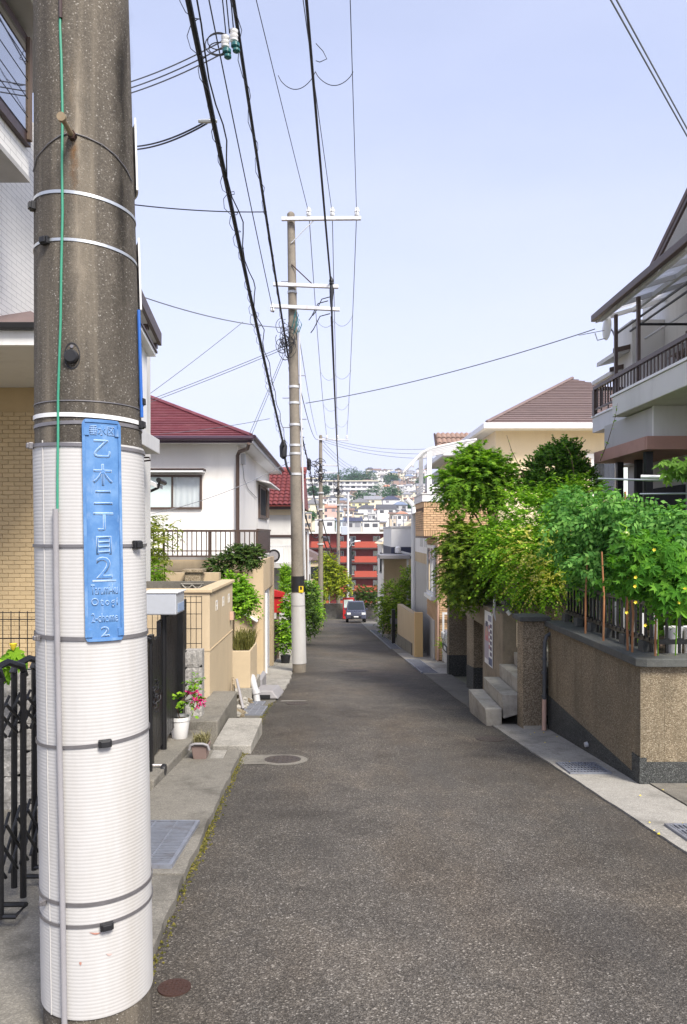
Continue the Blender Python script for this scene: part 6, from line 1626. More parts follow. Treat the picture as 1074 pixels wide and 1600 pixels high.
for q in (1, 3, 5): MB().tube([curve[q], curve[q] + dy], .025, 6).build('pergola_purlin', M['white_paint'], hy)
for (px, y_top, Y) in ((658, 712, 21.6), (671, 706, 19.75)): 
    p = PT(px, y_top, Y); MB().box(p.x - .06, p.x + .06, Y - .05, Y + .05, BZ1 + .19, p.z).build('pergola_post', M['white_paint'], hy)
a_, b_ = PT(651, 733, 21.7), PT(668, 735, 19.7)
MB().tube([PT(645, 728, 19.7), PT(646, 729, 21.9)], .03, 6).build('pergola_edge', M['pale_grey'], hy)
# cream upper storeys
CY = 23.3
bx('cream_wall', M['cream'], hy, 5.0, 13, CY, 27.8, -2, 4.86); bx('cream_wing', M['cream'], hy, 4.45, 13, 27.803, 32, -2, 4.5)
bx('cream_link', M['cream'], hy, 3.6, 12.9, 21.8, CY - .003, -2, 2.6)
win(hy, 8.0, 9.6, CY, 2.6, 3.95, M['white_paint'], ('dark', 'frosted'), .09); bx('window_trim', M['white_paint'], hy, 7.85, 9.75, CY - .05, CY - .003, 3.96, 4.1)
bx('street_window', M['white_paint'], hy, 4.95, 4.998, 24.3, 26.4, 3.2, 4.3); bx('street_window_pane', M['glass_sky'], hy, 4.942, 4.949, 24.4, 26.3, 3.3, 4.2)
EZ = 4.95; RXL, RXR, RYF, RYB = 4.58, 13.2, 22.6, 33.0; AX, AYp, AZ = 8.87, 27.8, EZ + 2.46
rf = MB().add([(RXL, RYF, EZ), (RXR, RYF, EZ), (RXR, RYB, EZ), (RXL, RYB, EZ), (AX, AYp, AZ)], [(0, 1, 4), (1, 2, 4), (2, 3, 4), (3, 0, 4)]).build('roof', M['brown_roof'], hy)
nC = 26
for i in range(nC):
    t0, t1 = i / nC, min((i + 1) / nC, .995)
    def rp(t, s): 
        b = (RXL if s == 0 else RXR); return Vector((b + (AX - b) * t, RYF + (AYp - RYF) * t, EZ + (AZ - EZ) * t))
    a, b, c, d = rp(t0, 0), rp(t0, 1), rp(t1, 1), rp(t1, 0); up = Vector((0, -.4, .9))
    MB().add([a + up * .004, b + up * .004, c + up * .004, d + up * .004, a + up * .045, b + up * .045, c + up * .012, d + up * .012], [(4, 5, 6, 7), (0, 1, 5, 4), (0, 4, 7, 3), (1, 2, 6, 5)]).build('shingle_course', M['brown_roof'], rf)
MB().tube([(RXL, RYF, EZ + .05), (AX, AYp, AZ + .05)], .06, 6).build('hip_cap', M['brown_roof'], rf)
MB().box(RXL - .02, RXR, RYF - .10, RYF + .02, EZ - .16, EZ + .02).build('front_gutter', M['white_paint'], hy, .02); MB().box(RXL - .12, RXL + .0, RYF - .10, 27.5, EZ - .16, EZ + .02).build('street_gutter', M['white_paint'], hy, .02)
bx('front_soffit', M['offwhite'], hy, RXL, RXR, RYF + .02, CY, EZ - .12, EZ - .09); bx('street_soffit', M['offwhite'], hy, RXL, 5.0, CY, 27.8, EZ - .12, EZ - .09)
# second, lower eave over the wing
MB().add([(3.98, 27.3, 4.62), (5.2, 27.3, 4.62), (5.2, 33, 4.62), (3.98, 33, 4.62), (5.6, 29, 5.5), (5.6, 33, 5.5)], [(0, 1, 4), (0, 4, 5, 3)]).build('wing_roof', M['brown_roof'], hy)
MB().box(3.90, 4.6, 27.2, 27.32, 4.46, 4.64).build('wing_gutter', M['white_paint'], hy, .02); MB().box(3.88, 3.98, 27.321, 33, 4.46, 4.64).build('wing_street_gutter', M['white_paint'], hy, .02)
bx('wing_soffit', M['offwhite'], hy, 3.98, 4.6, 27.33, 33, 4.48, 4.50)

# ---- tiled house behind it
ht = thing('house', 'house with pinkish-brown tile roof behind the white pergola', 'house', (5, 35, gz(35)))
bx('wall', M['grey_wall'], ht, 4.75, 11, 33.2, 40, -3.5, 4.6)
rt = MB().add([(4.45, 33.0, 3.6), (4.45, 40.2, 3.6), (7.6, 40.2, 6.55), (7.6, 33.0, 6.55), (11, 33, 3.6), (11, 40.2, 3.6)], [(0, 3, 2, 1), (3, 4, 5, 2), (0, 4, 3), (1, 2, 5)]).build('roof', M['pink_roof'], ht)
gab = MB()
for i in range(22):
    for j in range(13):
        x0 = 4.75 + i * .20; z0 = 3.4 + j * .20
        pass
MB().add([(4.6, 32.6, 4.0), (9.0, 32.6, 4.0), (9.0, 34.6, 6.25), (4.6, 34.6, 6.25)], [(0, 1, 2, 3)]).build('front_roof', M['pink_roof'], ht)
mb = MB()
for i in range(20):
    x = 4.62 + i * .22
    for j in range(8):
        y0 = 32.6 + j * .25; z0 = 4.02 + j * .25 * 1.125; vs_ = []
        for t in (0, .25, .5, .75, 1): h = .07 * math.sin(math.pi * t) + .012; vs_ += [(x + .22 * t, y0, z0 + h + .04), (x + .22 * t, y0 + .25, z0 + .281 + h)]
        mb.add(vs_, [(2 * q, 2 * q + 2, 2 * q + 3, 2 * q + 1) for q in range(4)])
mb.build('tiles', M['pink_roof'], ht, kind='stuff', fix=False)
MB().tube([(4.55, 32.6, 4.0), (4.55, 34.6, 6.28)], .05, 6).build('barge_board', M['dark_brown'], ht); bx('front_wall', M['offwhite'], ht, 4.75, 9, 32.9, 33.19, -3, 4.2)
bx('side_window', M['brown_metal'], ht, 4.70, 4.748, 33.6, 35.2, 2.2, 3.4)

# ---- white and grey houses farther down on the right
h6 = thing('house', 'white house with slit windows and tan band next to the brick bay', 'house', (4.5, 25, gz(25)))
bx('wall', M['white_stucco'], h6, 2.74, 3.58, 22.6, 26.0, .95, 2.25); bx('wall_back', M['white_stucco'], h6, 3.585, 4.4, 22.6, 26.0, -4, 2.25); bx('tan_band', M['beige'], h6, 2.735, 3.58, 22.6, 26.0, .62, .95); bx('lower_wall', M['grey_wall'], h6, 2.75, 3.58, 22.6, 26.0, -4, .62)
for k in range(5): bx('slit_window', M['dark_room'], h6, 2.735, 2.739, 22.75 + k * .35 + (.25 if k > 1 else 0), 22.80 + k * .35 + (.25 if k > 1 else 0), 1.15, 1.45)
MB().prism([(2.55, 22.5, 2.26), (4.6, 22.5, 2.26), (3.8, 22.5, 2.8)], (0, 3.6, 0)).build('roof', M['pale_grey'], h6)
MB().tube([PT(647, 792, 26.2), PT(647, 960, 26.2)], .10, 10).build('downpipe', M['white_paint'], h6, smooth=True); MB().tube([PT(636, 780, 26.2), PT(646, 790, 26.2)], .08, 8).build('gutter_arm', M['white_paint'], h6)
h7 = thing('house', 'white flat-roofed block with navy base band on the right', 'house', (3.3, 36, gz(36)))
bx('wall', M['white_paint'], h7, 2.48, 5.5, 34, 40, .97, 1.86); bx('navy_band', pm('navy_paint', (.035, .04, .075), .6, .1, 3, .05), h7, 2.47, 5.5, 33.98, 40, .40, .967); bx('lower_wall', M['grey_wall'], h7, 2.5, 5.5, 34.02, 40, -5, .397); bx('cap', M['pale_grey'], h7, 2.44, 5.54, 33.95, 40, 1.863, 1.93)
for k in range(2): bx('roof_rail', M['white_paint'], h7, 2.5, 5.5, 34.0, 34.05, 2.15 + k * .25, 2.19 + k * .25)
for k in range(6): bx('rail_post', M['white_paint'], h7, 2.52 + k * .5, 2.56 + k * .5, 34.0, 34.05, 1.93, 2.44)
MB().tube([PT(622, 862, 33.9), PT(648, 868, 33.9)], .07, 8).build('waste_pipe', M['white_paint'], h7); MB().lathe([(.05, -.15), (.14, -.1), (.14, .12), (.05, .2)], PT(622, 860, 33.8), 12).build('vent_pot', M['white_paint'], h7)
h8 = thing('carport', 'low carport with flat grey roof before the white block', 'carport', (2.8, 32, gz(32)))
bx('roof', M['conduit'], h8, PT(593, 0, 32).x, PT(640, 0, 32).x, 31.6, 33.9, PT(0, 873, 32).z, PT(0, 867, 32).z, .02)
bx('back_panel', M['beige_light'], h8, PT(600, 0, 33).x, 3.4, 33.6, 33.7, -3.0, PT(0, 874, 33).z)
for (px, Y) in ((597, 31.8), (636, 31.8)): bx('post', M['pale_grey'], h8, PT(px, 0, Y).x, PT(px, 0, Y).x + .08, Y, Y + .08, gz(Y), PT(0, 873, Y).z)
h9 = thing('house', 'cream gabled house with black balcony railing near the red flats', 'house', (3, 44, gz(44)))
bx('wall', M['white_stucco'], h9, 2.55, 5, 42, 47, -6, 1.2); MB().prism([(2.35, 41.8, 1.0), (5.2, 41.8, 2.9), (5.2, 41.8, 1.0)], (0, 5.4, 0)).build('roof', M['cream'], h9)
bx('balcony_floor', M['grey_wall'], h9, 2.35, 3.4, 40.6, 41.98, -.60, -.50); bbm = MB().box(-.03, .03, -.02, .02, 0, .95).mesh('baluster', M['black_metal'])
for k in range(7): piece(bbm, 'baluster', h9, (2.40 + k * .16, 40.65, -.5))
bx('balcony_top_rail', M['black_metal'], h9, 2.35, 3.4, 40.6, 40.7, .45, .52); bx('balcony_corner_post', M['black_metal'], h9, 2.33, 2.42, 40.58, 40.72, -.5, .55)
# tan fence wall at the yard
fw = thing('fence_wall', 'orange-tan rendered fence wall at the end of the concrete yard', 'wall', (2.2, 23, gz(23)))
MB().sbox(2.15, 2.32, 20.6, 26.5, gz(20.6) - .2, gz(26.5) - .2, -.70, -.95).build('wall', M['beige'], fw); MB().sbox(2.12, 2.149, 21.2, 26.4, gz(21.2) - .2, gz(26.4) - .2, gz(21.2) + .35, gz(26.4) + .40).build('plinth', M['concrete'], fw)
bx('end_pier', pm('tan_pier', (.66, .46, .22), .8, .06, 2, .2), fw, 2.14, 2.36, 20.40, 20.597, gz(20.5) - .2, -.62)
tag(MB().box(1.98, 2.10, 26.9, 27.1, gz(27) - .1, -1.2).build('gate_post', M['black_metal'], loc=(2.04, 27, gz(27))), 'black gate post beyond the tan fence wall', 'post')
yp = pot('pale flower pot with leafy plant at the foot of the brick wall', 2.82, 18.6, gz(18.6) + .014, .13, .17, .33, M['pot_white'])
# ================================================================== FAR: RED FLATS, HILLSIDE TOWN
rb = thing('apartment_building', 'red apartment building with orange-red balcony panels at the foot of the street', 'apartment building', (3, 150, -14))
redw = pm('dark_red_tile_wall', (.26, .045, .035), .7, .1, .4, .05, 20); redp = pm('balcony_red_panel', (.40, .070, .040), .6, .08, .4, .03, 20)
RY = 146.0
bx('wall', redw, rb, -9, 15, RY, RY + 9, -14, 1.7); bx('roof_slab', M['offwhite'], rb, -9.3, 15.3, RY - 1.6, RY + 9.3, 1.703, 2.05)
tops = [PT(0, 843, RY).z + 1.3, PT(0, 866, RY).z + 1.3]
for fl in range(5):
    zf = PT(0, 855, RY).z - fl * 2.9          # bottom of the balcony of this storey
    bx('floor_slab', M['dark_brown'], rb, -9, 15, RY - 1.5, RY - .01, zf - .35, zf - .05)
    for (a, b) in ((-5.2, -1.7), (.5, 2.0), (3.3, 7.7), (9.2, 13.5)):
        bx('balcony_panel', redp, rb, a, b, RY - 1.5, RY - 1.4, zf - .04, zf + 1.15)
    for (a, b) in ((-3.2, -1.6), (-.2, 1.2), (2.4, 3.6), (7.0, 8.4), (10, 11.5)):
        w = bx('window', M['pale_grey'], rb, a, b, RY - .08, RY - .01, zf + .3, zf + 2.2)
        bx('pane', M['glass_sky'], w, a + .12, b - .12, RY - .11, RY - .085, zf + .45, zf + 2.05)
    for a in (4.9, 12.3): bx('door', redw, rb, a, a + 1.0, RY - .06, RY - .01, zf - .04, zf + 2.1)
for x in (2.15, 8.0, -1.5): MB().tube([(x, RY - 1.55, 1.6), (x, RY - 1.55, -13)], .08, 6).build('downpipe', M['dark_brown'], rb)
bx('stair_tower', M['dark_room'], rb, 1.85, 2.75, RY - 1.7, RY - 1.52, -13, -.2); bx('stair_lamp', M['white_paint'], rb, 2.05, 2.45, RY - 1.9, RY - 1.71, .3, .7)
mb = MB()
WALLS = {'white': (.72, .71, .69), 'cream': (.70, .64, .48), 'pale yellow': (.72, .66, .36), 'grey': (.45, .45, .45), 'beige': (.58, .48, .36), 'pink': (.62, .40, .34), 'brown': (.34, .23, .18), 'pale blue': (.52, .58, .64)}
ROOFS = {'grey': (.24, .24, .26), 'dark': (.085, .085, .095), 'navy': (.055, .06, .10), 'brown': (.20, .13, .10), 'terracotta': (.48, .22, .14), 'blue': (.17, .21, .30), 'pale': (.52, .51, .50)}
WM = {k: pm('far_wall_' + k.replace(' ', '_'), v, .8, .06, .3, 0) for k, v in WALLS.items()}
RM = {k: pm('far_roof_' + k, v, .7, .12, .4, 0) for k, v in ROOFS.items()}
def far_house(px, py, Y, wpx, wall, roof, storeys, label, name='hill_house', kind='gable', dpt=None, windows=True, rr=random.Random(1)):
    """a house on the far slope; px,py = middle of its base line"""
    p = PT(px, py, Y); w = wpx * Y / 1150 ; h = storeys * 2.7; d = dpt or w * rr.uniform(.7, 1.0)
    t = thing(name, label, 'house', (p.x, Y, p.z))
    x0, x1 = p.x - w / 2, p.x + w / 2
    wl = bx('wall', WM[wall], t, x0, x1, Y, Y + d, p.z - 6, p.z + h)
    e = .5; zr = p.z + h + .01
    if kind == 'gable':
        MB().prism([(x0 - e, Y - e, zr), (x0 - e, Y + d / 2, zr + d * .28), (x0 - e, Y + d + e, zr)], (w + 2 * e, 0, 0)).build('roof', RM[roof], t)
    elif kind == 'front':
        MB().prism([(x0 - e, Y - e, zr), (x1 + e, Y - e, zr), (p.x, Y - e, zr + w * .26)], (0, d + 2 * e, 0)).build('roof', RM[roof], t)
    elif kind == 'hip':
        MB().add([(x0 - e, Y - e, zr), (x1 + e, Y - e, zr), (x1 + e, Y + d + e, zr), (x0 - e, Y + d + e, zr), (p.x - w * .18, Y + d / 2, zr + w * .24), (p.x + w * .18, Y + d / 2, zr + w * .24)], [(0, 1, 5, 4), (1, 2, 5), (2, 3, 4, 5), (3, 0, 4), (3, 2, 1, 0)]).build('roof', RM[roof], t)
    else:
        bx('roof', RM[roof], t, x0 - .2, x1 + .2, Y - .2, Y + d + .2, zr, zr + .4)
    if windows:
        n = max(2, int(w / 3.2))
        for s_ in range(int(storeys)):
            for i in range(n):
                if rr.random() < .16: continue
                xc = x0 + w * (i + .5) / n; hw_ = min(.85, w / n * .32)
                bx('window', RM['dark'] if rr.random() < .55 else RM['grey'], wl, xc - hw_, xc + hw_, Y - .06, Y - .005, p.z + s_ * 2.7 + .9, p.z + s_ * 2.7 + 2.1)
            if rr.random() < .35: bx('balcony', WM['white'], wl, x0 + w * .1, x1 - w * .2, Y - .9, Y - .07, p.z + s_ * 2.7 + .0, p.z + s_ * 2.7 + .95)
    return t
# named ones first: px, base y, distance, width in px, wall, roof, storeys, kind, label
named = [
 (563, 800, 420, 30, 'pale yellow', 'grey', 2, 'front', 'pale yellow gabled house in the middle of the hillside town'),
 (583, 795, 430, 26, 'cream', 'grey', 2, 'gable', 'cream house with grey roof right of the pale yellow gable'),
 (490, 808, 300, 34, 'cream', 'grey', 2, 'front', 'large cream gabled house left of the third pole'),
 (572, 815, 300, 24, 'white', 'dark', 2, 'hip', 'white house with dark hip roof below the pale yellow gable'),
 (612, 796, 400, 26, 'white', 'navy', 2, 'hip', 'white house with broad navy roof right of the green wood'),
 (613, 806, 385, 20, 'pink', 'blue', 1, 'flat', 'salmon-walled low house below the navy roof'),
 (515, 812, 330, 26, 'pink', 'terracotta', 2, 'gable', 'salmon house with terracotta roof right of the third pole'),
 (580, 828, 240, 26, 'white', 'dark', 1, 'flat', 'low white flat building just above the red flats'),
 (625, 764, 720, 20, 'brown', 'dark', 3, 'flat', 'brown apartment block high on the hill right of the ridge trees'),
 (626, 806, 360, 22, 'grey', 'blue', 2, 'hip', 'grey house with pale blue roof above the roof terrace'),
 (604, 815, 310, 28, 'white', 'dark', 2, 'gable', 'white house with dark long roof above the cream gable'),
 (620, 822, 270, 22, 'white', 'navy', 1, 'hip', 'low white house with navy roof beside the roof terrace'),
 (640, 752, 790, 16, 'cream', 'blue', 2, 'hip', 'cream house with blue-green roof on the ridge at right'),
 (553, 828, 230, 24, 'grey', 'navy', 1, 'gable', 'low grey house with navy roof behind the transformer box'),
 (508, 826, 240, 30, 'white', 'pale', 1, 'flat', 'low white flat building behind the third pole'),
 (534, 826, 245, 18, 'pale blue', 'blue', 1, 'gable', 'small pale blue shed roof between the third and fourth poles'),
]
rrh = random.Random(5)
for (px, py, Y, wp, wa, ro, st, ki, la) in named: far_house(px, py, Y, wp, wa, ro, st, la, kind=ki, rr=rrh)
# long white school-like blocks
def block(label, px0, px1, ytop, ybot, Y, floors, wall='white'):
    a, b = PT(px0, ytop, Y), PT(px1, ybot, Y); t = thing('school_building', label, 'building', ((a.x + b.x) / 2, Y, b.z))
    wl = bx('wall', WM[wall], t, a.x, b.x, Y, Y + 12, b.z - 8, a.z); fh = (a.z - b.z) / floors
    bx('roof', WM['cream'], t, a.x - .5, b.x + .5, Y - 1.2, Y + 12.5, a.z + .01, a.z + .7)
    n = max(3, int((b.x - a.x) / 4.5))
    for f in range(floors):
        bx('gallery', WM['white'], t, a.x, b.x, Y - 1.2, Y - .8, b.z + f * fh - .1, b.z + f * fh + fh * .36)
        for i in range(n):
            x = a.x + (b.x - a.x) * (i + .5) / n; bx('window', RM['grey'] if (i + f) % 3 else M['dark_room'], wl, x - 1.7, x + 1.7, Y - .08, Y - .01, b.z + f * fh + fh * .36, b.z + f * fh + fh * .85)
    return t
block('long white three-storey school block with gallery bands below the ridge trees', 530, 592, 752, 772, 640, 3)
block('white four-storey block left of the third pole on the hillside', 462, 499, 748, 778, 560, 4)
block('white stepped block right of the third pole, below the ridge trees', 504, 529, 752, 784, 600, 3)
block('low white school annex in front of the long gallery block', 500, 556, 776, 792, 560, 2)
block('lower white wing of the school blocks, left end', 462, 500, 782, 797, 500, 2)
# rows of houses filling the slope
rows = [(741, 890, 'ridge', 18), (747, 830, 'second', 17), (754, 770, 'third', 17), (761, 720, 'fourth', 17), (769, 670, 'fifth', 17), (777, 610, 'sixth', 16), (785, 555, 'seventh', 16), (793, 500, 'eighth', 15), (801, 440, 'ninth', 14), (809, 385, 'tenth', 14), (817, 330, 'eleventh', 13), (826, 265, 'lowest', 12)]
ordn = ['first', 'second', 'third', 'fourth', 'fifth', 'sixth', 'seventh', 'eighth', 'ninth', 'tenth', 'eleventh', 'twelfth', 'thirteenth', 'fourteenth', 'fifteenth', 'sixteenth', 'seventeenth', 'eighteenth']
for (py, Y, rn, cnt) in rows:
    xs = [476 + (668 - 476) * (i + .5) / cnt + rrh.uniform(-4, 4) for i in range(cnt)]
    for i, px in enumerate(xs):
        if rn in ('second', 'third') and px < 555: continue
        if rn in ('fourth', 'fifth', 'sixth', 'seventh') and (px < 605) and rrh.random() < (.55 if px > 548 else .25): continue
        if rn == 'ridge' and px < 575: continue
        wp = rrh.uniform(9, 16); wa = rrh.choice(['white', 'white', 'white', 'white', 'cream', 'cream', 'beige', 'grey', 'brown']); ro = rrh.choice(['grey', 'grey', 'dark', 'brown', 'navy', 'grey', 'blue', 'brown', 'pale', 'pale', 'terracotta'])
        far_house(px, py + rrh.uniform(-2, 2), Y + rrh.uniform(-20, 20), wp, wa, ro, rrh.choice([1, 2, 2]), f'{wa} house, {ro} roof, {ordn[i]} from left in the {rn} row of the far hillside', kind=rrh.choice(['gable', 'gable', 'hip', 'front', 'flat']), rr=rrh)

# ================================================================== VEHICLES
def car(label, loc, rotz, paint, L=3.4, W=1.5, Hh=1.5, cat='car', name='parked_car'):
    t = thing(name, label, cat, (0, 0, 0))
    hl = L / 2; prof = [(-hl, .28), (-hl - .02, .55), (-hl + .03, .78), (-hl + .55, .88), (hl - .12, .90), (hl, .75), (hl + .02, .40), (hl - .04, .26)]
    mb = MB(); secs = [(-W / 2, .96), (-W / 2 + .10, 1.0), (W / 2 - .10, 1.0), (W / 2, .96)]; vs_ = []
    for x, k in secs: vs_ += [(x, y * k, .26 + (z - .26) * (k if z > .5 else 1)) for y, z in prof]
    n = len(prof); fs_ = [(s * n + i, s * n + (i + 1) % n, (s + 1) * n + (i + 1) % n, (s + 1) * n + i) for s in range(3) for i in range(n)] + [tuple(range(n))[::-1], tuple(3 * n + i for i in range(n))]
    mb.add(vs_, fs_); body = mb.build('body', paint, t, .04, smooth=True)
    cab = [(-hl + .50, .86), (-hl + 1.15, Hh - .06), (-hl + 1.4, Hh), (hl - .55, Hh), (hl - .25, Hh - .10), (hl - .06, .88)]
    mb = MB(); vs_ = []
    for x, k in ((-W / 2 + .03, 0), (-W / 2 + .16, 1), (W / 2 - .16, 1), (W / 2 - .03, 0)):
        pass
    low, top_ = W / 2 - .03, W / 2 - .17
    vs_ = [(-low if z < 1.0 else -top_, y, z) for y, z in cab] + [(low if z < 1.0 else top_, y, z) for y, z in cab]
    n = len(cab); mb.add(vs_, [(i, (i + 1) % n, n + (i + 1) % n, n + i) for i in range(n)] + [tuple(range(n))[::-1], tuple(n + i for i in range(n))]); mb.build('cabin', paint, t, .03)
    gm = M['glass_dark']
    e = .012
    f0, f1 = Vector((0, -hl + .50, .86)), Vector((0, -hl + 1.15, Hh - .06)); q0, q1 = f0.lerp(f1, .12), f0.lerp(f1, .92)
    MB().quad((-low + .10, q0.y - e, q0.z + e), (low - .10, q0.y - e, q0.z + e), (top_ - .06, q1.y - e, q1.z + e), (-top_ + .06, q1.y - e, q1.z + e)).build('windscreen', gm, t)
    f0, f1 = Vector((0, hl - .06, .88)), Vector((0, hl - .25, Hh - .10)); q0, q1 = f0.lerp(f1, .15), f0.lerp(f1, .9)
    MB().quad((-low + .12, q0.y + e, q0.z), (low - .12, q0.y + e, q0.z), (top_ - .08, q1.y + e, q1.z), (-top_ + .08, q1.y + e, q1.z)).build('rear_window', gm, t)
    for sgn in (-1, 1):
        def sp(y, z): 
            k = (z - .87) / (Hh - .95); return (sgn * (low + (top_ - low) * min(1, max(0, k)) + e), y, z)
        for (ya, yb, yc, yd) in ((-hl + .80, -hl + 1.70, -hl + 1.70, -hl + 1.22), (-hl + 1.78, hl - .20, hl - .38, -hl + 1.78)):
            MB().quad(sp(ya, .93), sp(yb, .93), sp(yc, Hh - .12), sp(yd, Hh - .12)).build('side_window', gm, t)
        MB().box(sgn * (W / 2 - .34), sgn * (W / 2 - .06), -hl - .035, -hl + .06, .58, .74).build('headlight', M['headlight'], t, .02)
        MB().box(sgn * (W / 2 - .22), sgn * (W / 2 - .04), hl - .05, hl + .035, .60, .88).build('tail_light', M['red_paint'], t, .02)
        MB().box(sgn * W / 2, sgn * (W / 2 + .13), -hl + .88, -hl + .98, .92, 1.05).build('mirror', paint, t, .02)
        for yy in (-hl + .60, hl - .55):
            wh = MB().lathe([(.14, -.09), (.27, -.09), (.29, -.05), (.29, .05), (.27, .09), (.14, .09)], (sgn * (W / 2 - .10), yy, .29), 24, 'x').build('wheel', M['black_plastic'], t, smooth=True)
            MB().lathe([(.02, -.095), (.17, -.085), (.17, .085), (.02, .095)], (sgn * (W / 2 - .10), yy, .29), 16, 'x').build('rim', M['galv'], wh, smooth=True)
    MB().box(-W / 2 + .35, W / 2 - .35, -hl - .04, -hl + .02, .36, .50).build('grille', M['black_plastic'], t); MB().box(-.17, .17, -hl - .05, -hl - .041, .40, .48).build('number_plate', M['white_paint'], t)
    t.location = loc; t.rotation_euler = (0, 0, rotz)
    return t
M['glass_dark'] = pm('car_glass', (.02, .025, .03), .08, .05, 2, 0, spec=.6); M['headlight'] = pm('headlight', (.75, .75, .72), .15, .05, 4, 0, spec=.6)
M['silver_paint'] = pm('silver_car_paint', (.48, .50, .52), .25, .03, 2, 0, metal=.4); M['navy_paint'] = pm('navy_car_paint', (.055, .06, .09), .25, .05, 2, 0, spec=.6)
car('silver car parked in the yard, its nose peeking past the garage pier', (4.45, 17.2, gz(17.2) + .02), R(-90), M['silver_paint'], 3.8, 1.6, 1.48)
c = car('dark blue car parked at the right side of the far end of the street', (1.35, 55.5, gz(55.5)), 0, M['navy_paint'], 3.4, 1.48, 1.6); c.rotation_euler = (SL, 0, 0)
# bicycle
bk = thing('bicycle', 'parked bicycle by the far gutter gratings on the right', 'bicycle', (2.25, 30.0, gz(30)))
def wheel(y):
    z = gz(30) + .33
    w_ = MB(); w_.tube([(2.25, y + .31 * math.cos(a), z + .31 * math.sin(a)) for a in np.linspace(0, 2 * math.pi, 29)], .022, 6); o = w_.build('wheel', M['black_plastic'], bk, smooth=True)
    s_ = MB()
    for a in np.linspace(0, 2 * math.pi, 13)[:-1]: s_.tube([(2.25, y, z), (2.25, y + .30 * math.cos(a), z + .30 * math.sin(a))], .004, 4)
    s_.build('spokes', M['galv'], o)
wheel(29.5); wheel(30.55); zb = gz(30)
fm = MB()
for a, b in (((29.5, .33), (29.72, .85)), ((29.66, .72), (30.15, .36)), ((30.15, .36), (30.22, .85)), ((30.15, .36), (30.55, .33)), ((30.20, .75), (30.55, .33)), ((29.68, .62), (30.05, .42))): fm.tube([(2.25, a[0], zb + a[1]), (2.25, b[0], zb + b[1])], .018, 8)
fm.build('frame', M['red_paint'], bk); MB().tube([(2.0, 29.85, zb + 1.0), (2.1, 29.72, zb + 1.02), (2.25, 29.70, zb + .95), (2.4, 29.72, zb + 1.02), (2.5, 29.85, zb + 1.0)], .014, 8).build('handlebar', M['galv'], bk)
MB().box(2.18, 2.32, 30.12, 30.36, zb + .86, zb + .91).build('saddle', M['black_plastic'], bk, .02); MB().box(2.10, 2.40, 29.30, 29.58, zb + .72, zb + .92).build('basket', M['strap'], bk)
# vending machines and pots at the far junction
vm = thing('vending_machine', 'red vending machine at the far end of the street', 'vending machine', (1.0, 65, gz(65)))
bx('cabinet', M['red_paint'], vm, .45, 1.45, 65, 65.7, gz(65), gz(65) + 1.85, .03); bx('display', M['frosted'], vm, .55, 1.35, 64.97, 64.998, gz(65) + 1.0, gz(65) + 1.70); bx('slot', M['dark_room'], vm, .6, 1.2, 64.97, 64.998, gz(65) + .25, gz(65) + .45)
tag(MB().box(-7, 5.5, 66.5, 66.8, gz(66) - .5, gz(66) + 1.3).build('boundary_wall', M['concrete_pale'], loc=(-1, 66.6, gz(66))), 'pale boundary wall across the far junction', 'wall')
h10 = thing('house', 'small tan house with brown roof behind the yellow-green tree at the far junction', 'house', (-3.6, 70, gz(70)))
bx('wall', M['beige_light'], h10, -6.5, -1.2, 69.5, 74, -8, -.9); MB().prism([(-6.8, 69.2, -.89), (-.9, 69.2, -.89), (-3.8, 69.2, .6)], (0, 5, 0)).build('roof', M['brown_roof'], h10); bx('window', M['dark_room'], h10, -2.6, -1.5, 69.44, 69.49, -2.6, -1.5)
# ================================================================== VEGETATION
L_ = {
 'maple': leafmat('maple_leaf', (.070, .165, .014), (.150, .305, .025), (.27, .46, .042)),
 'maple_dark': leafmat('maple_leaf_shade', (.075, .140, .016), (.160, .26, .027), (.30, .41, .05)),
 'dark': leafmat('evergreen_leaf', (.032, .095, .010), (.075, .185, .018), (.15, .30, .03), .3),
 'fresh': leafmat('fresh_leaf', (.090, .215, .016), (.185, .38, .027), (.33, .54, .045)),
 'yellow': leafmat('yellow_shoot', (.42, .44, .06), (.62, .60, .12), (.78, .72, .26)),
 'tomato': leafmat('tomato_leaf', (.045, .150, .026), (.095, .260, .046), (.19, .39, .085), .42),
 'vine': leafmat('vine_leaf', (.045, .150, .014), (.085, .245, .024), (.15, .34, .035), .4),
 'grape': leafmat('grape_leaf', (.06, .14, .02), (.12, .24, .035), (.20, .34, .06), .4),
 'shrub': leafmat('shrub_leaf', (.022, .055, .012), (.050, .100, .020), (.11, .17, .035), .3),
 'bamboo': leafmat('bamboo_leaf', (.11, .16, .02), (.22, .27, .04), (.36, .38, .09), .4),
 'grass': leafmat('tuft_grass', (.07, .075, .02), (.13, .135, .035), (.24, .22, .07), .3),
 'drygrass': leafmat('dry_grass', (.18, .16, .08), (.28, .25, .13), (.36, .33, .18), .3),
 'far': leafmat('far_foliage', (.020, .075, .022), (.038, .125, .034), (.065, .18, .045), .2),
 'lime': leafmat('lime_leaf', (.14, .19, .01), (.24, .30, .015), (.36, .40, .03), .4),
}
OVAL = np.array([(0, 0, 0), (.30, .45, .07), (0, 1, 0), (-.30, .45, .07)]); OVAL_F = [(0, 1, 2), (0, 2, 3)]
NARROW = np.array([(0, 0, 0), (.13, .4, .03), (0, 1, -.08), (-.13, .4, .03)]); NARROW_F = OVAL_F
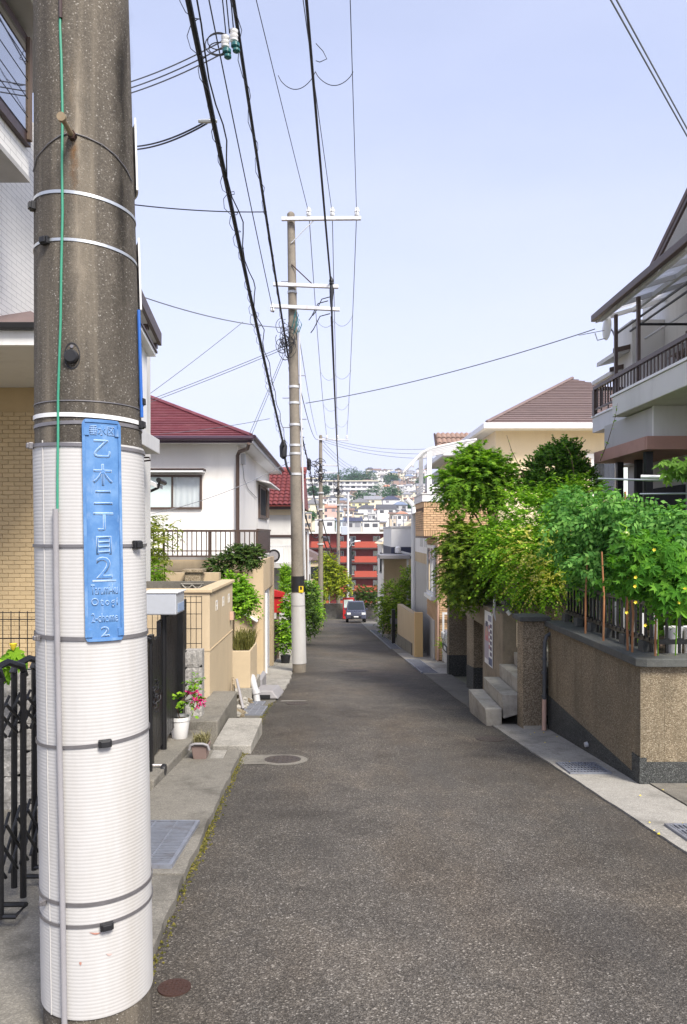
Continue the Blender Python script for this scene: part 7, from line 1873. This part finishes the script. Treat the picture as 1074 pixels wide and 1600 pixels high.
def star(lobes, inner=.32):
    v = [(0, 0, 0)]; f = []
    for i, (ang, ln) in enumerate(lobes):
        a = math.radians(ang); v.append((math.sin(a) * ln, .18 + math.cos(a) * ln, -.05 * ln))
        if i + 1 < len(lobes):
            a2 = math.radians((ang + lobes[i + 1][0]) / 2); v.append((math.sin(a2) * inner, .18 + math.cos(a2) * inner, .03))
    for i in range(1, len(v) - 1): f.append((0, i, i + 1))
    return np.array(v), f
MAPLE, MAPLE_F = star([(-115, .40), (-58, .62), (0, .82), (58, .62), (115, .40)], .26)
def leaves_mesh(name, pos, dirs, norms, sizes, tv, tf, mat):
    """one mesh of many leaf faces: numpy all the way"""
    pos, dirs, norms = np.asarray(pos, float), np.asarray(dirs, float), np.asarray(norms, float); n = len(pos)
    d = dirs / (np.linalg.norm(dirs, axis=1, keepdims=True) + 1e-9)
    s = np.cross(d, norms); s /= (np.linalg.norm(s, axis=1, keepdims=True) + 1e-9); u = np.cross(s, d)
    sz = np.asarray(sizes).reshape(n, 1, 1); k = len(tv)
    V = (pos[:, None, :] + sz * (tv[None, :, 0:1] * s[:, None, :] + tv[None, :, 1:2] * d[:, None, :] + tv[None, :, 2:3] * u[:, None, :])).reshape(-1, 3)
    tf = np.array(tf); Fc = (tf[None, :, :] + (np.arange(n) * k)[:, None, None]).reshape(-1, 3)
    me = bpy.data.meshes.new(name); me.vertices.add(len(V)); me.vertices.foreach_set('co', V.ravel())
    me.loops.add(Fc.size); me.loops.foreach_set('vertex_index', Fc.ravel().astype(np.int32))
    me.polygons.add(len(Fc)); me.polygons.foreach_set('loop_start', (np.arange(len(Fc)) * 3).astype(np.int32)); me.polygons.foreach_set('loop_total', np.full(len(Fc), 3, np.int32))
    me.update(calc_edges=True); me.materials.append(mat); return me
def rnd_dirs(n):
    v = RNG.normal(size=(n, 3)); return v / np.linalg.norm(v, axis=1, keepdims=True)
def sprays(blobs, twigs, per, tlen, lsize, droop=.5, outward=.8, up=.25, shell=.45, side=.9, flat=.5):
    """leaf positions along short drooping twigs that grow out of ellipsoid blobs"""
    w = np.array([b[3] * b[4] * b[5] for b in blobs]) ** .67; w /= w.sum()
    P, D, N, S = [], [], [], []; TW = []
    which = RNG.choice(len(blobs), twigs, p=w)
    for b_i in which:
        b = blobs[b_i]; v = rnd_dirs(1)[0]; r = (shell + (1 - shell) * RNG.random()) 
        c = np.array(b[:3]); ext = np.array(b[3:6]); p0 = c + v * ext * r * .86
        d = outward * v / (ext / ext.max() + .15) + rnd_dirs(1)[0] * .55 + np.array([0, 0, up]); d /= np.linalg.norm(d)
        L = tlen * RNG.uniform(.55, 1.35); pts = []
        for i in range(per):
            t = (i + .6) / per; q = p0 + d * L * t + np.array([0, 0, -droop * L * t * t * .6]); pts.append(q)
            tang = d + np.array([0, 0, -droop * t * 1.2]); sd = np.cross(tang, [0, 0, 1]); sd /= (np.linalg.norm(sd) + 1e-6)
            sg = 1 if i % 2 else -1
            P.append(q); D.append(tang * (1 - side * .5) + sd * sg * side + rnd_dirs(1)[0] * .35); nn = np.array([0, 0, 1.0]) * flat + v * .5 + rnd_dirs(1)[0] * .55; N.append(nn); S.append(lsize * RNG.uniform(.6, 1.35))
        TW.append([tuple(p0)] + [tuple(x) for x in pts[::max(1, per // 3)]])
    return P, D, N, S, TW
def crown(parent, name, mat, blobs, twigs, per, tlen, lsize, shape='oval', kind='stuff', stems=True, **kw):
    tv, tf = {'oval': (OVAL, OVAL_F), 'narrow': (NARROW, NARROW_F), 'maple': (MAPLE, MAPLE_F)}[shape]
    P, D, N, S, TW = sprays(blobs, twigs, per, tlen, lsize, **kw)
    off = origin_of(parent)
    me = leaves_mesh(name, np.array(P) - np.array(off), D, N, S, tv, tf, mat)
    o = bpy.data.objects.new(name, me); COL.objects.link(o); o.parent = parent; o['kind'] = kind
    if stems:
        mb = MB()
        for tw in TW[::2]: mb.tube(tw, .0035 if lsize < .09 else .006, 3, False)
        mb.build('twigs', M['bark'], parent, fix=False, kind='stuff')
    return o
def trunk(parent, paths, name='trunk'):
    for pts, r0, r1 in paths:
        n = len(pts); MB().tube(pts, [r0 + (r1 - r0) * i / (n - 1) for i in range(n)], 8).build(name, M['bark'], parent, smooth=True); name = 'branch'
def B(px, py, Y, wpx, hpx, dY): 
    p = PT(px, py, Y); return (p.x, p.y, p.z, wpx * Y / 1150 / 2, dY, hpx * Y / 1150 / 2)

# --- right garden
mt = thing('maple_tree', 'light-leaved maple overhanging the garage wall on the right', 'tree', (2.9, 13.0, .46))
trunk(mt, [([(2.95, 13.1, .46), (2.85, 13.0, 1.0), (2.70, 12.9, 1.6), (2.60, 12.9, 2.2)], .05, .02), ([(2.78, 13, 1.3), (2.5, 12.8, 1.7), (2.25, 12.7, 2.1)], .025, .01), ([(2.88, 13, .9), (2.6, 12.7, 1.1), (2.3, 12.6, 1.05)], .025, .01), ([(2.68, 12.9, 1.7), (2.9, 12.8, 2.2), (3.1, 12.8, 2.6)], .022, .008)])
crown(mt, 'crown', L_['maple'], [B(745, 745, 12.7, 96, 76, .55), B(716, 757, 12.5, 58, 56, .45), B(775, 742, 12.8, 66, 60, .5), B(742, 722, 12.8, 60, 34, .4)], 900, 12, .30, .082, 'maple', droop=.6, up=.1, flat=1.1)
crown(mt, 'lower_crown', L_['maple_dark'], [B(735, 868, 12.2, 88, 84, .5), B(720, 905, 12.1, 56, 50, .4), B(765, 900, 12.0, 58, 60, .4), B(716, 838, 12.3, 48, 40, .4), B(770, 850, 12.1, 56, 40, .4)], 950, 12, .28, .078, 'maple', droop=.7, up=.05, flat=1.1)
et = thing('evergreen_shrub', 'dark round-topped evergreen shrub in front of the cream house', 'shrub', (3.7, 12.8, .36))
trunk(et, [([(3.75, 12.9, .36), (3.72, 12.8, 1.4), (3.75, 12.8, 2.4)], .06, .02)])
crown(et, 'crown', L_['dark'], [B(868, 738, 12.6, 104, 84, .6), B(880, 712, 12.6, 62, 44, .4), B(845, 765, 12.4, 76, 60, .5), B(905, 752, 12.5, 46, 60, .45)], 1250, 14, .17, .058, droop=.2, up=.5, flat=.3)
ls = thing('feathery_shrub', 'large feathery yellow-green shrub spilling over the wall beyond the steps', 'shrub', (3.0, 10.6, .40))
trunk(ls, [([(3.0, 10.9, .45), (2.95, 10.7, 1.0), (2.8, 10.5, 1.6)], .04, .015), ([(3.0, 10.8, .6), (3.2, 10.5, 1.2), (3.3, 10.3, 1.8)], .03, .012)])
crown(ls, 'crown', L_['fresh'], [B(835, 815, 10.6, 150, 110, .6), B(805, 870, 10.3, 110, 90, .55), B(870, 850, 10.0, 100, 120, .6), B(900, 790, 10.4, 100, 80, .5), B(850, 900, 9.8, 90, 56, .4), B(790, 838, 10.8, 70, 60, .4)], 1650, 15, .38, .052, 'oval', stems=False, droop=.7, up=.25, flat=.8)
crown(ls, 'yellow_shoots', L_['yellow'], [B(838, 855, 9.6, 70, 70, .3), B(868, 890, 9.4, 60, 50, .25), B(850, 912, 9.4, 50, 34, .2), B(885, 840, 9.5, 40, 40, .2), B(815, 900, 9.8, 40, 30, .2), B(800, 850, 10.0, 50, 40, .2)], 190, 14, .26, .036, 'oval', stems=False, droop=.8, up=.2)
gcv = thing('ground_cover', 'bright low creeper on the ledge beside the sloping handrail', 'plant', (2.75, 10.5, .60))
crown(gcv, 'foliage', L_['fresh'], [(2.62, 10.5, .64, .28, .16, .07), (2.95, 10.5, .64, .25, .15, .07)], 220, 9, .10, .028, 'oval', stems=False, droop=.6)
# long bare shoots against the cream wall
for k, (pts) in enumerate(([PT(820, 745, 11.5), PT(800, 705, 11.3), PT(792, 680, 11.2)], [PT(938, 720, 10), PT(950, 690, 9.8), PT(962, 650, 9.7), PT(965, 630, 9.7)], [PT(898, 745, 10.5), PT(892, 710, 10.4), PT(880, 690, 10.4)])):
    t = thing('long_shoot', ('thin bare shoot rising left of the evergreen shrub', 'long thin shoot rising beside the balcony house', 'thin curved shoot in front of the evergreen shrub')[k], 'shoot', pts[0])
    MB().tube(pts, [.007, .005, .003] + [.002] * (len(pts) - 3), 5).build('stem', M['bark'], t, smooth=True)
    P_, D_, N_, S_ = [], [], [], []
    for i in range(22 if k else 5):
        f = RNG.random() * (len(pts) - 1.01); a = pts[int(f)].lerp(pts[int(f) + 1], f % 1); P_.append(np.array(a - t.location)); D_.append(rnd_dirs(1)[0]); N_.append(rnd_dirs(1)[0]); S_.append(.035)
    o = bpy.data.objects.new('leaves', leaves_mesh('leaves', P_, D_, N_, S_, OVAL, OVAL_F, L_['fresh'])); COL.objects.link(o); o.parent = t; o['kind'] = 'stuff'
# tomato plants: compound leaves, the nearest of them single parts
def compound_leaf(mat, seed, nlf=7):
    rr = random.Random(seed); P_, D_, N_, S_ = [], [], [], []
    for i in range(nlf):
        t = (i // 2) / (nlf // 2); y = .25 + .65 * t; sg = (1 if i % 2 else -1) if i < nlf - 1 else 0
        z = -.30 * y * y; P_.append((sg * .02, y if sg else .92, z)); D_.append((sg * 1.0, .55 if sg else 1.0, -.35 - .3 * rr.random())); N_.append((rr.uniform(-.3, .3), rr.uniform(-.3, .3), 1)); S_.append(.42 * rr.uniform(.75, 1.1))
    tv = np.array([(0, 0, 0), (.15, .20, .04), (.24, .42, -.02), (.10, .62, .02), (0, 1, -.12), (-.10, .62, .02), (-.24, .42, -.02), (-.15, .20, .04), (0, .5, -.03)])
    tf = [(8, i, (i + 1) % 8) for i in range(8)]
    return leaves_mesh('leaf', P_, D_, N_, S_, tv, tf, mat)
TL = [compound_leaf(L_['tomato'], s) for s in range(4)]
def place_leaves(parent, blobs, n, size, meshes, face=(0, -1, .5), name='leaf', spread=.7, shell=.6):
    w = np.array([b[3] * b[5] for b in blobs]); w = w / w.sum()
    for i in range(n):
        b = blobs[RNG.choice(len(blobs), p=w)]; v = rnd_dirs(1)[0]
        if v[1] > .35: v[1] *= -1
        r = shell + (1 - shell) * RNG.random(); p = Vector(b[:3]) + Vector((v[0] * b[3], v[1] * b[4], v[2] * b[5])) * r
        nrm = (Vector(face) + Vector(rnd_dirs(1)[0]) * spread + Vector((v[0], v[1], v[2])) * .35).normalized()
        d = Vector((random.uniform(-1, 1), random.uniform(-.6, .1), random.uniform(-1.0, .1))); d = (d - nrm * d.dot(nrm)).normalized(); s_ = d.cross(nrm)
        m = Matrix((s_, d, s_.cross(d))).transposed()
        piece(meshes[i % len(meshes)], name, parent, p, m.to_euler(), (size * random.uniform(.7, 1.25),) * 3)
tomb = [B(905, 830, 8.3, 110, 120, .45), B(960, 815, 7.9, 110, 110, .45), B(1010, 830, 7.5, 110, 90, .4), B(1060, 830, 7.3, 90, 100, .4), B(935, 880, 7.9, 110, 90, .35), B(890, 790, 8.6, 70, 60, .4)]
for k, (sub, la) in enumerate(((tomb[:1] + tomb[5:] + tomb[4:5], 'staked tomato plant with blue-green leaves, left of the row'), (tomb[1:2] + tomb[2:3], 'staked tomato plant with blue-green leaves and a green fruit, middle of the row'), (tomb[3:4], 'staked tomato plant with blue-green leaves, at the right edge'))):
    c0 = sub[0]; t = thing('tomato_plant', la, 'vegetable plant', (c0[0] + .1, c0[1] + .2, .36))
    for q in range(4): MB().tube([(c0[0] + .1 + .08 * q, c0[1] + .2, .36), (c0[0] + .05 * q, c0[1] + .1, .9), (c0[0] - .1 + .1 * q, c0[1], 1.5)], [.012, .010, .006], 6).build('stem', L_['fresh'], t)
    n = (300, 290, 140)[k]
    place_leaves(t, sub, n, .175, TL, (-.1, -.9, .7), spread=.8)
    crown(t, 'inner_foliage', L_['tomato'], [(b[0], b[1] + .1, b[2], b[3] * .9, b[4] * .9, b[5] * .9) for b in sub], int(n * 1.6), 10, .16, .055, 'oval', stems=False, shell=.2)
fr = PT(978, 835, 7.05); tmo = thing('green_tomato', 'unripe green tomato hanging among the tomato leaves', 'tomato', fr)
MB().lathe([(.004, -.030), (.022, -.026), (.034, -.008), (.035, .008), (.024, .026), (.006, .030)], fr, 18).build('fruit', pm('green_tomato_skin', (.28, .38, .08), .3, .1, 9, 0, spec=.5), tmo, smooth=True)
MB().tube([fr + Vector((0, 0, .028)), fr + Vector((.02, .02, .07)), fr + Vector((-.05, .04, .11))], .005, 6).build('stalk', L_['fresh'], tmo)
# gourd vine with big lobed leaves, each leaf a part
def vine_leaf(mat, seed):
    rr = random.Random(seed); lob = [(-150, .42), (-105, .62), (-52, .80), (0, 1.0), (52, .80), (105, .62), (150, .42)]
    vs_ = [(0, 0, 0)]; fs_ = []
    ring_ = []
    for i, (a, ln) in enumerate(lob):
        a_ = math.radians(a + rr.uniform(-6, 6)); ln *= rr.uniform(.9, 1.1)
        for da, kk, zz in ((-15, .66, .02), (0, 1.0, -.16 * ln), (15, .66, .02)):
            aa = a_ + math.radians(da); ring_.append((math.sin(aa) * ln * kk, math.cos(aa) * ln * kk, zz * 1.0 - .10 * ln * ln * kk))
        if i + 1 < len(lob):
            am = a_ + math.radians(26); ring_.append((math.sin(am) * .38, math.cos(am) * .38, .06))
    vs_ += ring_; fs_ = [(0, i, i + 1) for i in range(1, len(ring_))]
    mb = MB(); mb.add(vs_, fs_); mb.tube([(0, 0, 0), (0, -.25, -.10), (.05, -.5, -.3)], .018, 4); return mb.mesh('leaf', mat)
VL = [vine_leaf(L_['vine'], s) for s in range(4)]
vb = [B(1035, 895, 6.05, 130, 90, .22), B(985, 900, 6.25, 60, 70, .2), B(1060, 935, 5.95, 80, 60, .2), B(1020, 855, 6.2, 90, 40, .2)]
vn = thing('gourd_vine', 'bright green gourd vine with lobed leaves hanging over the fence corner', 'vine', (2.9, 6.3, .51))
place_leaves(vn, vb, 250, .075, VL, (-.15, -1, .75), spread=.45)
crown(vn, 'inner_foliage', L_['vine'], [(b[0], b[1] + .12, b[2], b[3] * .95, b[4], b[5] * .95) for b in vb], 260, 8, .14, .06, 'maple', stems=False, shell=.1)
for q in range(4): MB().tube([(2.75 + .15 * q, 6.32, .51), (2.7 + .16 * q, 6.2, .9), (2.75 + .14 * q, 6.15, 1.3)], .006, 5).build('stem', L_['fresh'], vn)
flw = pm('yellow_petal', (.80, .62, .04), .6, .1, 9, 0)
for k, (px, py) in enumerate(((993, 902), (992, 916), (993, 941), (1070, 920), (1061, 941), (1008, 977), (979, 957), (1022, 859))):
    p = PT(px, py, 5.80); mb = MB()
    for i in range(5):
        a = i * 1.257 + k; mb.add([p, p + Vector((math.cos(a - .5) * .013, -.004, math.sin(a - .5) * .010)), p + Vector((math.cos(a) * .015, -.006, math.sin(a) * .015)), p + Vector((math.cos(a + .5) * .010, -.004, math.sin(a + .5) * .010))], [(0, 1, 2, 3)])
    mb.build('flower', flw, vn, fix=False)
pp = []
for k in range(34):
    y = random.uniform(4.6, 8.6); x = random.uniform(2.1, 2.5) if random.random() < .4 else random.uniform(2.6, 3.6); y = y if x < 2.55 else random.uniform(5.2, 6.1); pp.append((x, y, gz(y) + .026))
scatter('fallen_petals', 'yellow petals fallen below the gourd vine', 'petals', pp, .009, flw)
gv = thing('grape_vine', 'pale green vine leaves on the trellis at the right edge', 'vine', PT(1050, 745, 7.9))
GLs = [vine_leaf(L_['grape'], s + 20) for s in range(3)]
place_leaves(gv, [B(1055, 735, 7.9, 80, 40, .25), B(1090, 728, 7.8, 60, 50, .25)], 46, .11, GLs, (-.1, -.9, .9), spread=.5, shell=.3)
# shrubbery filling the depth behind the fence
fb = thing('garden_shrub', 'dark leafy undergrowth behind the black picket fence', 'shrub', (3.4, 7.8, .36))
crown(fb, 'crown', L_['dark'], [(3.3, 7.3, .95, .45, .6, .5), (3.2, 8.4, 1.0, .45, .5, .6), (3.6, 9.2, 1.2, .5, .4, .8), (4.2, 8, 1.0, .6, .8, .7), (4.4, 6.9, .9, .7, .3, .6)], 900, 12, .22, .060, stems=False, shell=.2)

# --- left plants
bb_ = thing('bamboo', 'pale yellow-green bamboo beside the near pole above the planter court', 'bamboo', (-3.05, 12.3, -.4))
for q, (px, py) in enumerate(((238, 850), (255, 818), (247, 870), (230, 880))):
    p = PT(px, py, 12.2); MB().tube([(p.x + .05, 12.3, -.4), (p.x + .02, 12.25, (p.z - .4) / 2), p], [.012, .010, .005], 6).build('cane', L_['bamboo'], bb_)
crown(bb_, 'foliage', L_['bamboo'], [B(255, 825, 12.1, 48, 34, .3), B(236, 850, 12.1, 44, 44, .3), B(234, 885, 12.1, 44, 44, .3)], 160, 12, .24, .085, 'narrow', droop=.6, stems=False)
crown(bb_, 'lower_foliage', L_['fresh'], [B(232, 892, 12.0, 40, 40, .3)], 110, 10, .18, .07, 'narrow', stems=False)
pn = thing('cloud_pruned_shrub', 'dark cloud-pruned shrub with two pads above the planter court', 'shrub', (-2.05, 13.6, .2))
trunk(pn, [([(-2.15, 14.2, .2), (-2.2, 14.0, .8), (-1.9, 14.0, 1.1)], .04, .02), ([(-2.2, 14.0, .7), (-2.35, 13.9, .95)], .03, .015)])
crown(pn, 'crown', L_['shrub'], [B(386, 871, 14.0, 52, 36, .32), B(370, 865, 14.0, 36, 28, .28), B(398, 866, 14.0, 26, 28, .25), B(340, 886, 13.8, 38, 30, .28), B(352, 878, 13.8, 28, 22, .22)], 620, 12, .13, .048, 'oval', droop=.5, up=.3)
pq_ = thing('garden_shrub', 'bright bushy shrub between planter wall and garage', 'shrub', (-1.75, 12.9, .2))
crown(pq_, 'crown', L_['fresh'], [B(372, 928, 12.6, 40, 40, .3), B(385, 942, 12.4, 32, 30, .25), B(368, 912, 12.7, 30, 24, .25)], 360, 12, .18, .055, 'oval', droop=.6)
crown(pq_, 'inner_foliage', L_['shrub'], [B(374, 936, 12.7, 44, 42, .25)], 160, 10, .14, .05, 'oval', stems=False)
tg = thing('grass_tuft', 'spiky grass tuft in the tall beige planter box', 'grass tuft', (-1.52, 11.9, -.26))
mb = MB(); rr = random.Random(8)
for i in range(520):
    x, y = rr.uniform(-1.64, -1.38), rr.uniform(11.5, 12.3); a = rr.uniform(0, 6.28); l = rr.uniform(.16, .34); o = Vector((math.cos(a), math.sin(a), 0)) * l * rr.uniform(.2, .75); s = Vector((-math.sin(a), math.cos(a), 0)) * .006
    p = Vector((x, y, -.27)); m = p + o * .45 + Vector((0, 0, l * .75)); e = p + o + Vector((0, 0, l * rr.uniform(.6, 1.05)))
    mb.add([p - s, p + s, m + s * .7, m - s * .7, e], [(0, 1, 2, 3), (3, 2, 4)])
o = mb.build('blades', L_['grass'], tg, fix=False, kind='stuff')
mb = MB()
for i in range(300):
    x, y = rr.uniform(-1.37, -1.24), rr.uniform(6.95, 7.10); a = rr.uniform(0, 6.28); l = rr.uniform(.05, .13); o = Vector((math.cos(a), math.sin(a), 0)) * l * rr.uniform(.2, .8); s = Vector((-math.sin(a), math.cos(a), 0)) * .003
    p = Vector((x, y, zb_tp if False else gz(7.02) + .062 + .14)); m = p + o * .4 + Vector((0, 0, l * .6)); e = p + o + Vector((0, 0, l * rr.uniform(.5, 1)))
    mb.add([p - s, p + s, m + s, m - s, e], [(0, 1, 2, 3), (3, 2, 4)])
mb.build('dry_grass', L_['drygrass'], tp, fix=False, kind='stuff')
# flowering twig in the white pot
wpz = gz(7.55) + .15 + .20
fl = thing('flowering_twig', 'twig with magenta flowers growing in the white pot', 'plant', (-1.62, 7.55, wpz))
tw = [[(-1.62, 7.55, wpz), (-1.64, 7.52, wpz + .10), (-1.60, 7.50, wpz + .18), (-1.52, 7.48, wpz + .26)], [(-1.60, 7.50, wpz + .18), (-1.48, 7.46, wpz + .22), (-1.40, 7.45, wpz + .20)], [(-1.60, 7.50, wpz + .18), (-1.50, 7.50, wpz + .34), (-1.42, 7.50, wpz + .40)]]
for t_ in tw: MB().tube(t_, .0055, 6).build('stem', M['bark'], fl, smooth=True)
crown(fl, 'foliage', L_['fresh'], [(-1.52, 7.48, wpz + .22, .13, .10, .07), (-1.45, 7.5, wpz + .33, .07, .07, .06)], 34, 7, .10, .042, 'oval', stems=False)
mag = leafmat('magenta_petal', (.35, .01, .10), (.55, .02, .17), (.68, .06, .26), .3)
crown(fl, 'flowers', mag, [(-1.395, 7.45, wpz + .20, .045, .05, .045), (-1.47, 7.47, wpz + .27, .04, .05, .04), (-1.43, 7.46, wpz + .235, .03, .04, .03)], 26, 6, .05, .030, 'oval', stems=False)
# leafy plant with yellow flower at the left edge
lp = thing('leafy_plant', 'broad-leaved plant with one yellow flower behind the gate at the left edge', 'plant', (-2.45, 5.1, -.2))
pl_ = [B(8, 1040, 5.1, 50, 50, .15), B(25, 1030, 5.1, 34, 34, .12)]
place_leaves(lp, pl_, 34, .085, [vine_leaf(L_['fresh'], 60)], (0.2, -.8, .9), spread=.6, shell=.2)
MB().tube([(-2.42, 5.1, -.2), (-2.4, 5.1, .3), PT(20, 1020, 5.1)], .008, 6).build('stem', L_['fresh'], lp)
p = PT(21, 1012, 5.05); MB().lathe([(.004, -.02), (.012, -.01), (.020, .012), (.026, .028), (.018, .024), (.004, -.005)], p, 12).build('flower', flw, lp, smooth=True)
MB().box(-2.335, -2.315, 5.28, 5.30, .1, .52).build('stake', M['sticker'], lp)
# mailbox yard plants
my = thing('conifer', 'small upright conifer behind the red mailbox', 'shrub', (-1.55, 20.6, gz(20.6)))
crown(my, 'crown', L_['fresh'], [B(447, 915, 20.5, 17, 46, .2), B(446, 895, 20.5, 9, 22, .15)], 260, 9, .16, .055, 'oval', droop=0, up=.9)
py_ = thing('bougainvillea', 'pink-flowering spray beside the red mailbox', 'plant', (-1.35, 19.6, -.4))
crown(py_, 'flowers', mag, [B(451, 938, 19.5, 12, 16, .12)], 30, 6, .10, .035, 'oval', stems=True)
hp = thing('leafy_shrub', 'leafy green shrub in a tub left of the second pole’s base', 'shrub', (-1.35, 18.6, gz(18.6)))
crown(hp, 'crown', L_['fresh'], [B(450, 975, 18.5, 24, 62, .25), B(446, 1005, 18.4, 20, 26, .2), B(452, 945, 18.6, 16, 30, .2)], 380, 10, .18, .070, 'oval')
MB().lathe([(.10, 0), (.13, .2), (.12, .2)], (-1.30, 18.3, gz(18.3) + .02), 14).build('tub', M['black_plastic'], hp, smooth=True)
pk_ = thing('pot_plant', 'leafy plant in the pale pot by the brick wall', 'plant', (2.82, 18.6, gz(18.6) + .3))
crown(pk_, 'foliage', L_['fresh'], [(2.82, 18.6, gz(18.6) + .47, .20, .16, .14)], 90, 10, .20, .075, 'narrow', stems=False, up=.6)
# greenery down the street (both sides of the far roadway) and at the junction
def bush(label, blobs, mat, twigs, lsize, base, name='hedge_shrub', per=10, tl=.3, cat='shrub'):
    t = thing(name, label, cat, base); crown(t, 'crown', mat, blobs, twigs, per, tl, lsize, 'oval', stems=False, shell=.35); return t
bush('green roadside shrub just beyond the second pole', [B(484, 965, 26, 22, 56, .5), B(482, 930, 27, 20, 40, .4)], L_['shrub'], 420, .085, (-1.3, 26, gz(26)))
bush('olive hedge farther down the left side of the road', [B(487, 935, 36, 20, 60, 1.2), B(491, 955, 38, 20, 40, 1.2)], L_['fresh'], 420, .11, (-1.5, 36, gz(36)), tl=.4)
tt = thing('lime_tree', 'bright yellow-green tree at the far junction left of the fourth pole', 'tree', (-1.2, 66, gz(66)))
trunk(tt, [([(-1.2, 66, gz(66)), (-1.2, 66, -3), (-1.0, 66, -1)], .12, .05)])
crown(tt, 'crown', L_['lime'], [B(512, 880, 65, 22, 30, .9), B(524, 897, 65, 28, 26, .9), B(533, 912, 65, 22, 40, .9), B(508, 912, 65, 30, 44, .9)], 800, 10, .7, .20, 'oval', stems=False)
bush('dark green bush at the far junction behind the navy car', [B(572, 930, 66, 40, 30, .8), B(600, 935, 64, 40, 50, 1)], L_['shrub'], 520, .16, (3, 65, gz(65)), tl=.5)
tr2 = thing('street_tree', 'round olive-green tree in front of the carport on the right', 'tree', (2.6, 30, gz(30)))
trunk(tr2, [([(2.6, 30, gz(30)), (2.55, 30, -2), (2.6, 30, -1)], .06, .02)])
crown(tr2, 'crown', L_['maple_dark'], [B(612, 935, 30.4, 44, 60, .5), B(632, 940, 29.6, 44, 70, .5), B(642, 905, 30.0, 34, 40, .5), B(604, 960, 30.3, 28, 40, .4)], 1000, 10, .3, .085, 'oval', stems=False)
bush('leafy hedge behind the bicycle on the right', [B(612, 972, 31.5, 46, 36, .5), B(640, 965, 30, 40, 50, .5)], L_['shrub'], 420, .085, (2.6, 31, gz(31)))
# far woods: each clump a thing
far_trees = [(548, 744, 760, 44, 24, 'broad dark wood on the ridge left of centre'), (575, 747, 750, 26, 22, 'round dark trees at the right end of the ridge wood'), (520, 748, 770, 40, 14, 'low dark wood on the ridge behind the third pole'),
 (590, 772, 560, 34, 30, 'large round green wood below the school block'), (566, 777, 540, 26, 18, 'green wood left of the large round wood'), (613, 769, 570, 26, 18, 'green wood right of the large round wood'),
 (612, 748, 740, 20, 14, 'small dark wood on the ridge right of the white houses'), (663, 752, 700, 20, 16, 'small wood at the right end of the ridge'), (508, 765, 520, 10, 10, 'single round tree beside the third pole on the hillside'), (490, 766, 540, 14, 10, 'dark trees before the four-storey block'),
 (486, 806, 290, 6, 10, 'small conical tree by the large cream gabled house'), (553, 748, 745, 20, 18, 'taller tree clump in the middle of the ridge wood'), (640, 795, 380, 10, 20, 'dark tall tree beside the roof terrace'), (535, 818, 260, 30, 8, 'low hedge row above the red flats')]
for (px, py, Y, wp, hp_, la) in far_trees:
    p = PT(px, py + hp_ / 2, Y); t = thing('far_wood', la, 'trees', p); k = Y / 1150
    bl = []
    for i in range(max(3, int(wp / 5))):
        f = (i + .5) / max(3, int(wp / 5)); s = .55 + .45 * math.sin(math.pi * f) ** .6
        bl.append((p.x + (f - .5) * wp * k * .9, Y + RNG.uniform(-2, 2), p.z + hp_ * k * .50 * s, wp * k / 4.6 + 1.5, 4, hp_ * k * .66 * s))
    crown(t, 'crown', L_['far'], bl, 420, 8, hp_ * k * .12 + .8, .9 * Y / 600, 'oval', stems=False, shell=.5, droop=.2)
    MB().tube([(p.x, Y, p.z - 6), (p.x, Y, p.z + hp_ * k * .3)], .4, 6).build('trunk', M['bark'], t)

# ================================================================== HAZE
hz = NT('haze_air'); hz.n.remove(hz.b)
pv = hz.n.new('ShaderNodeVolumePrincipled'); pv.inputs['Color'].default_value = (.82, .88, 1.0, 1); pv.inputs['Density'].default_value = .00024; pv.inputs['Anisotropy'].default_value = .2
hz.lk(pv.outputs[0], hz.out.inputs['Volume'])
o = MB().box(-1700, 1700, -80, 4100, -60, 110).build('haze', hz.m); o['kind'] = 'stuff'; tag(o, 'thin summer haze in the air', 'haze')
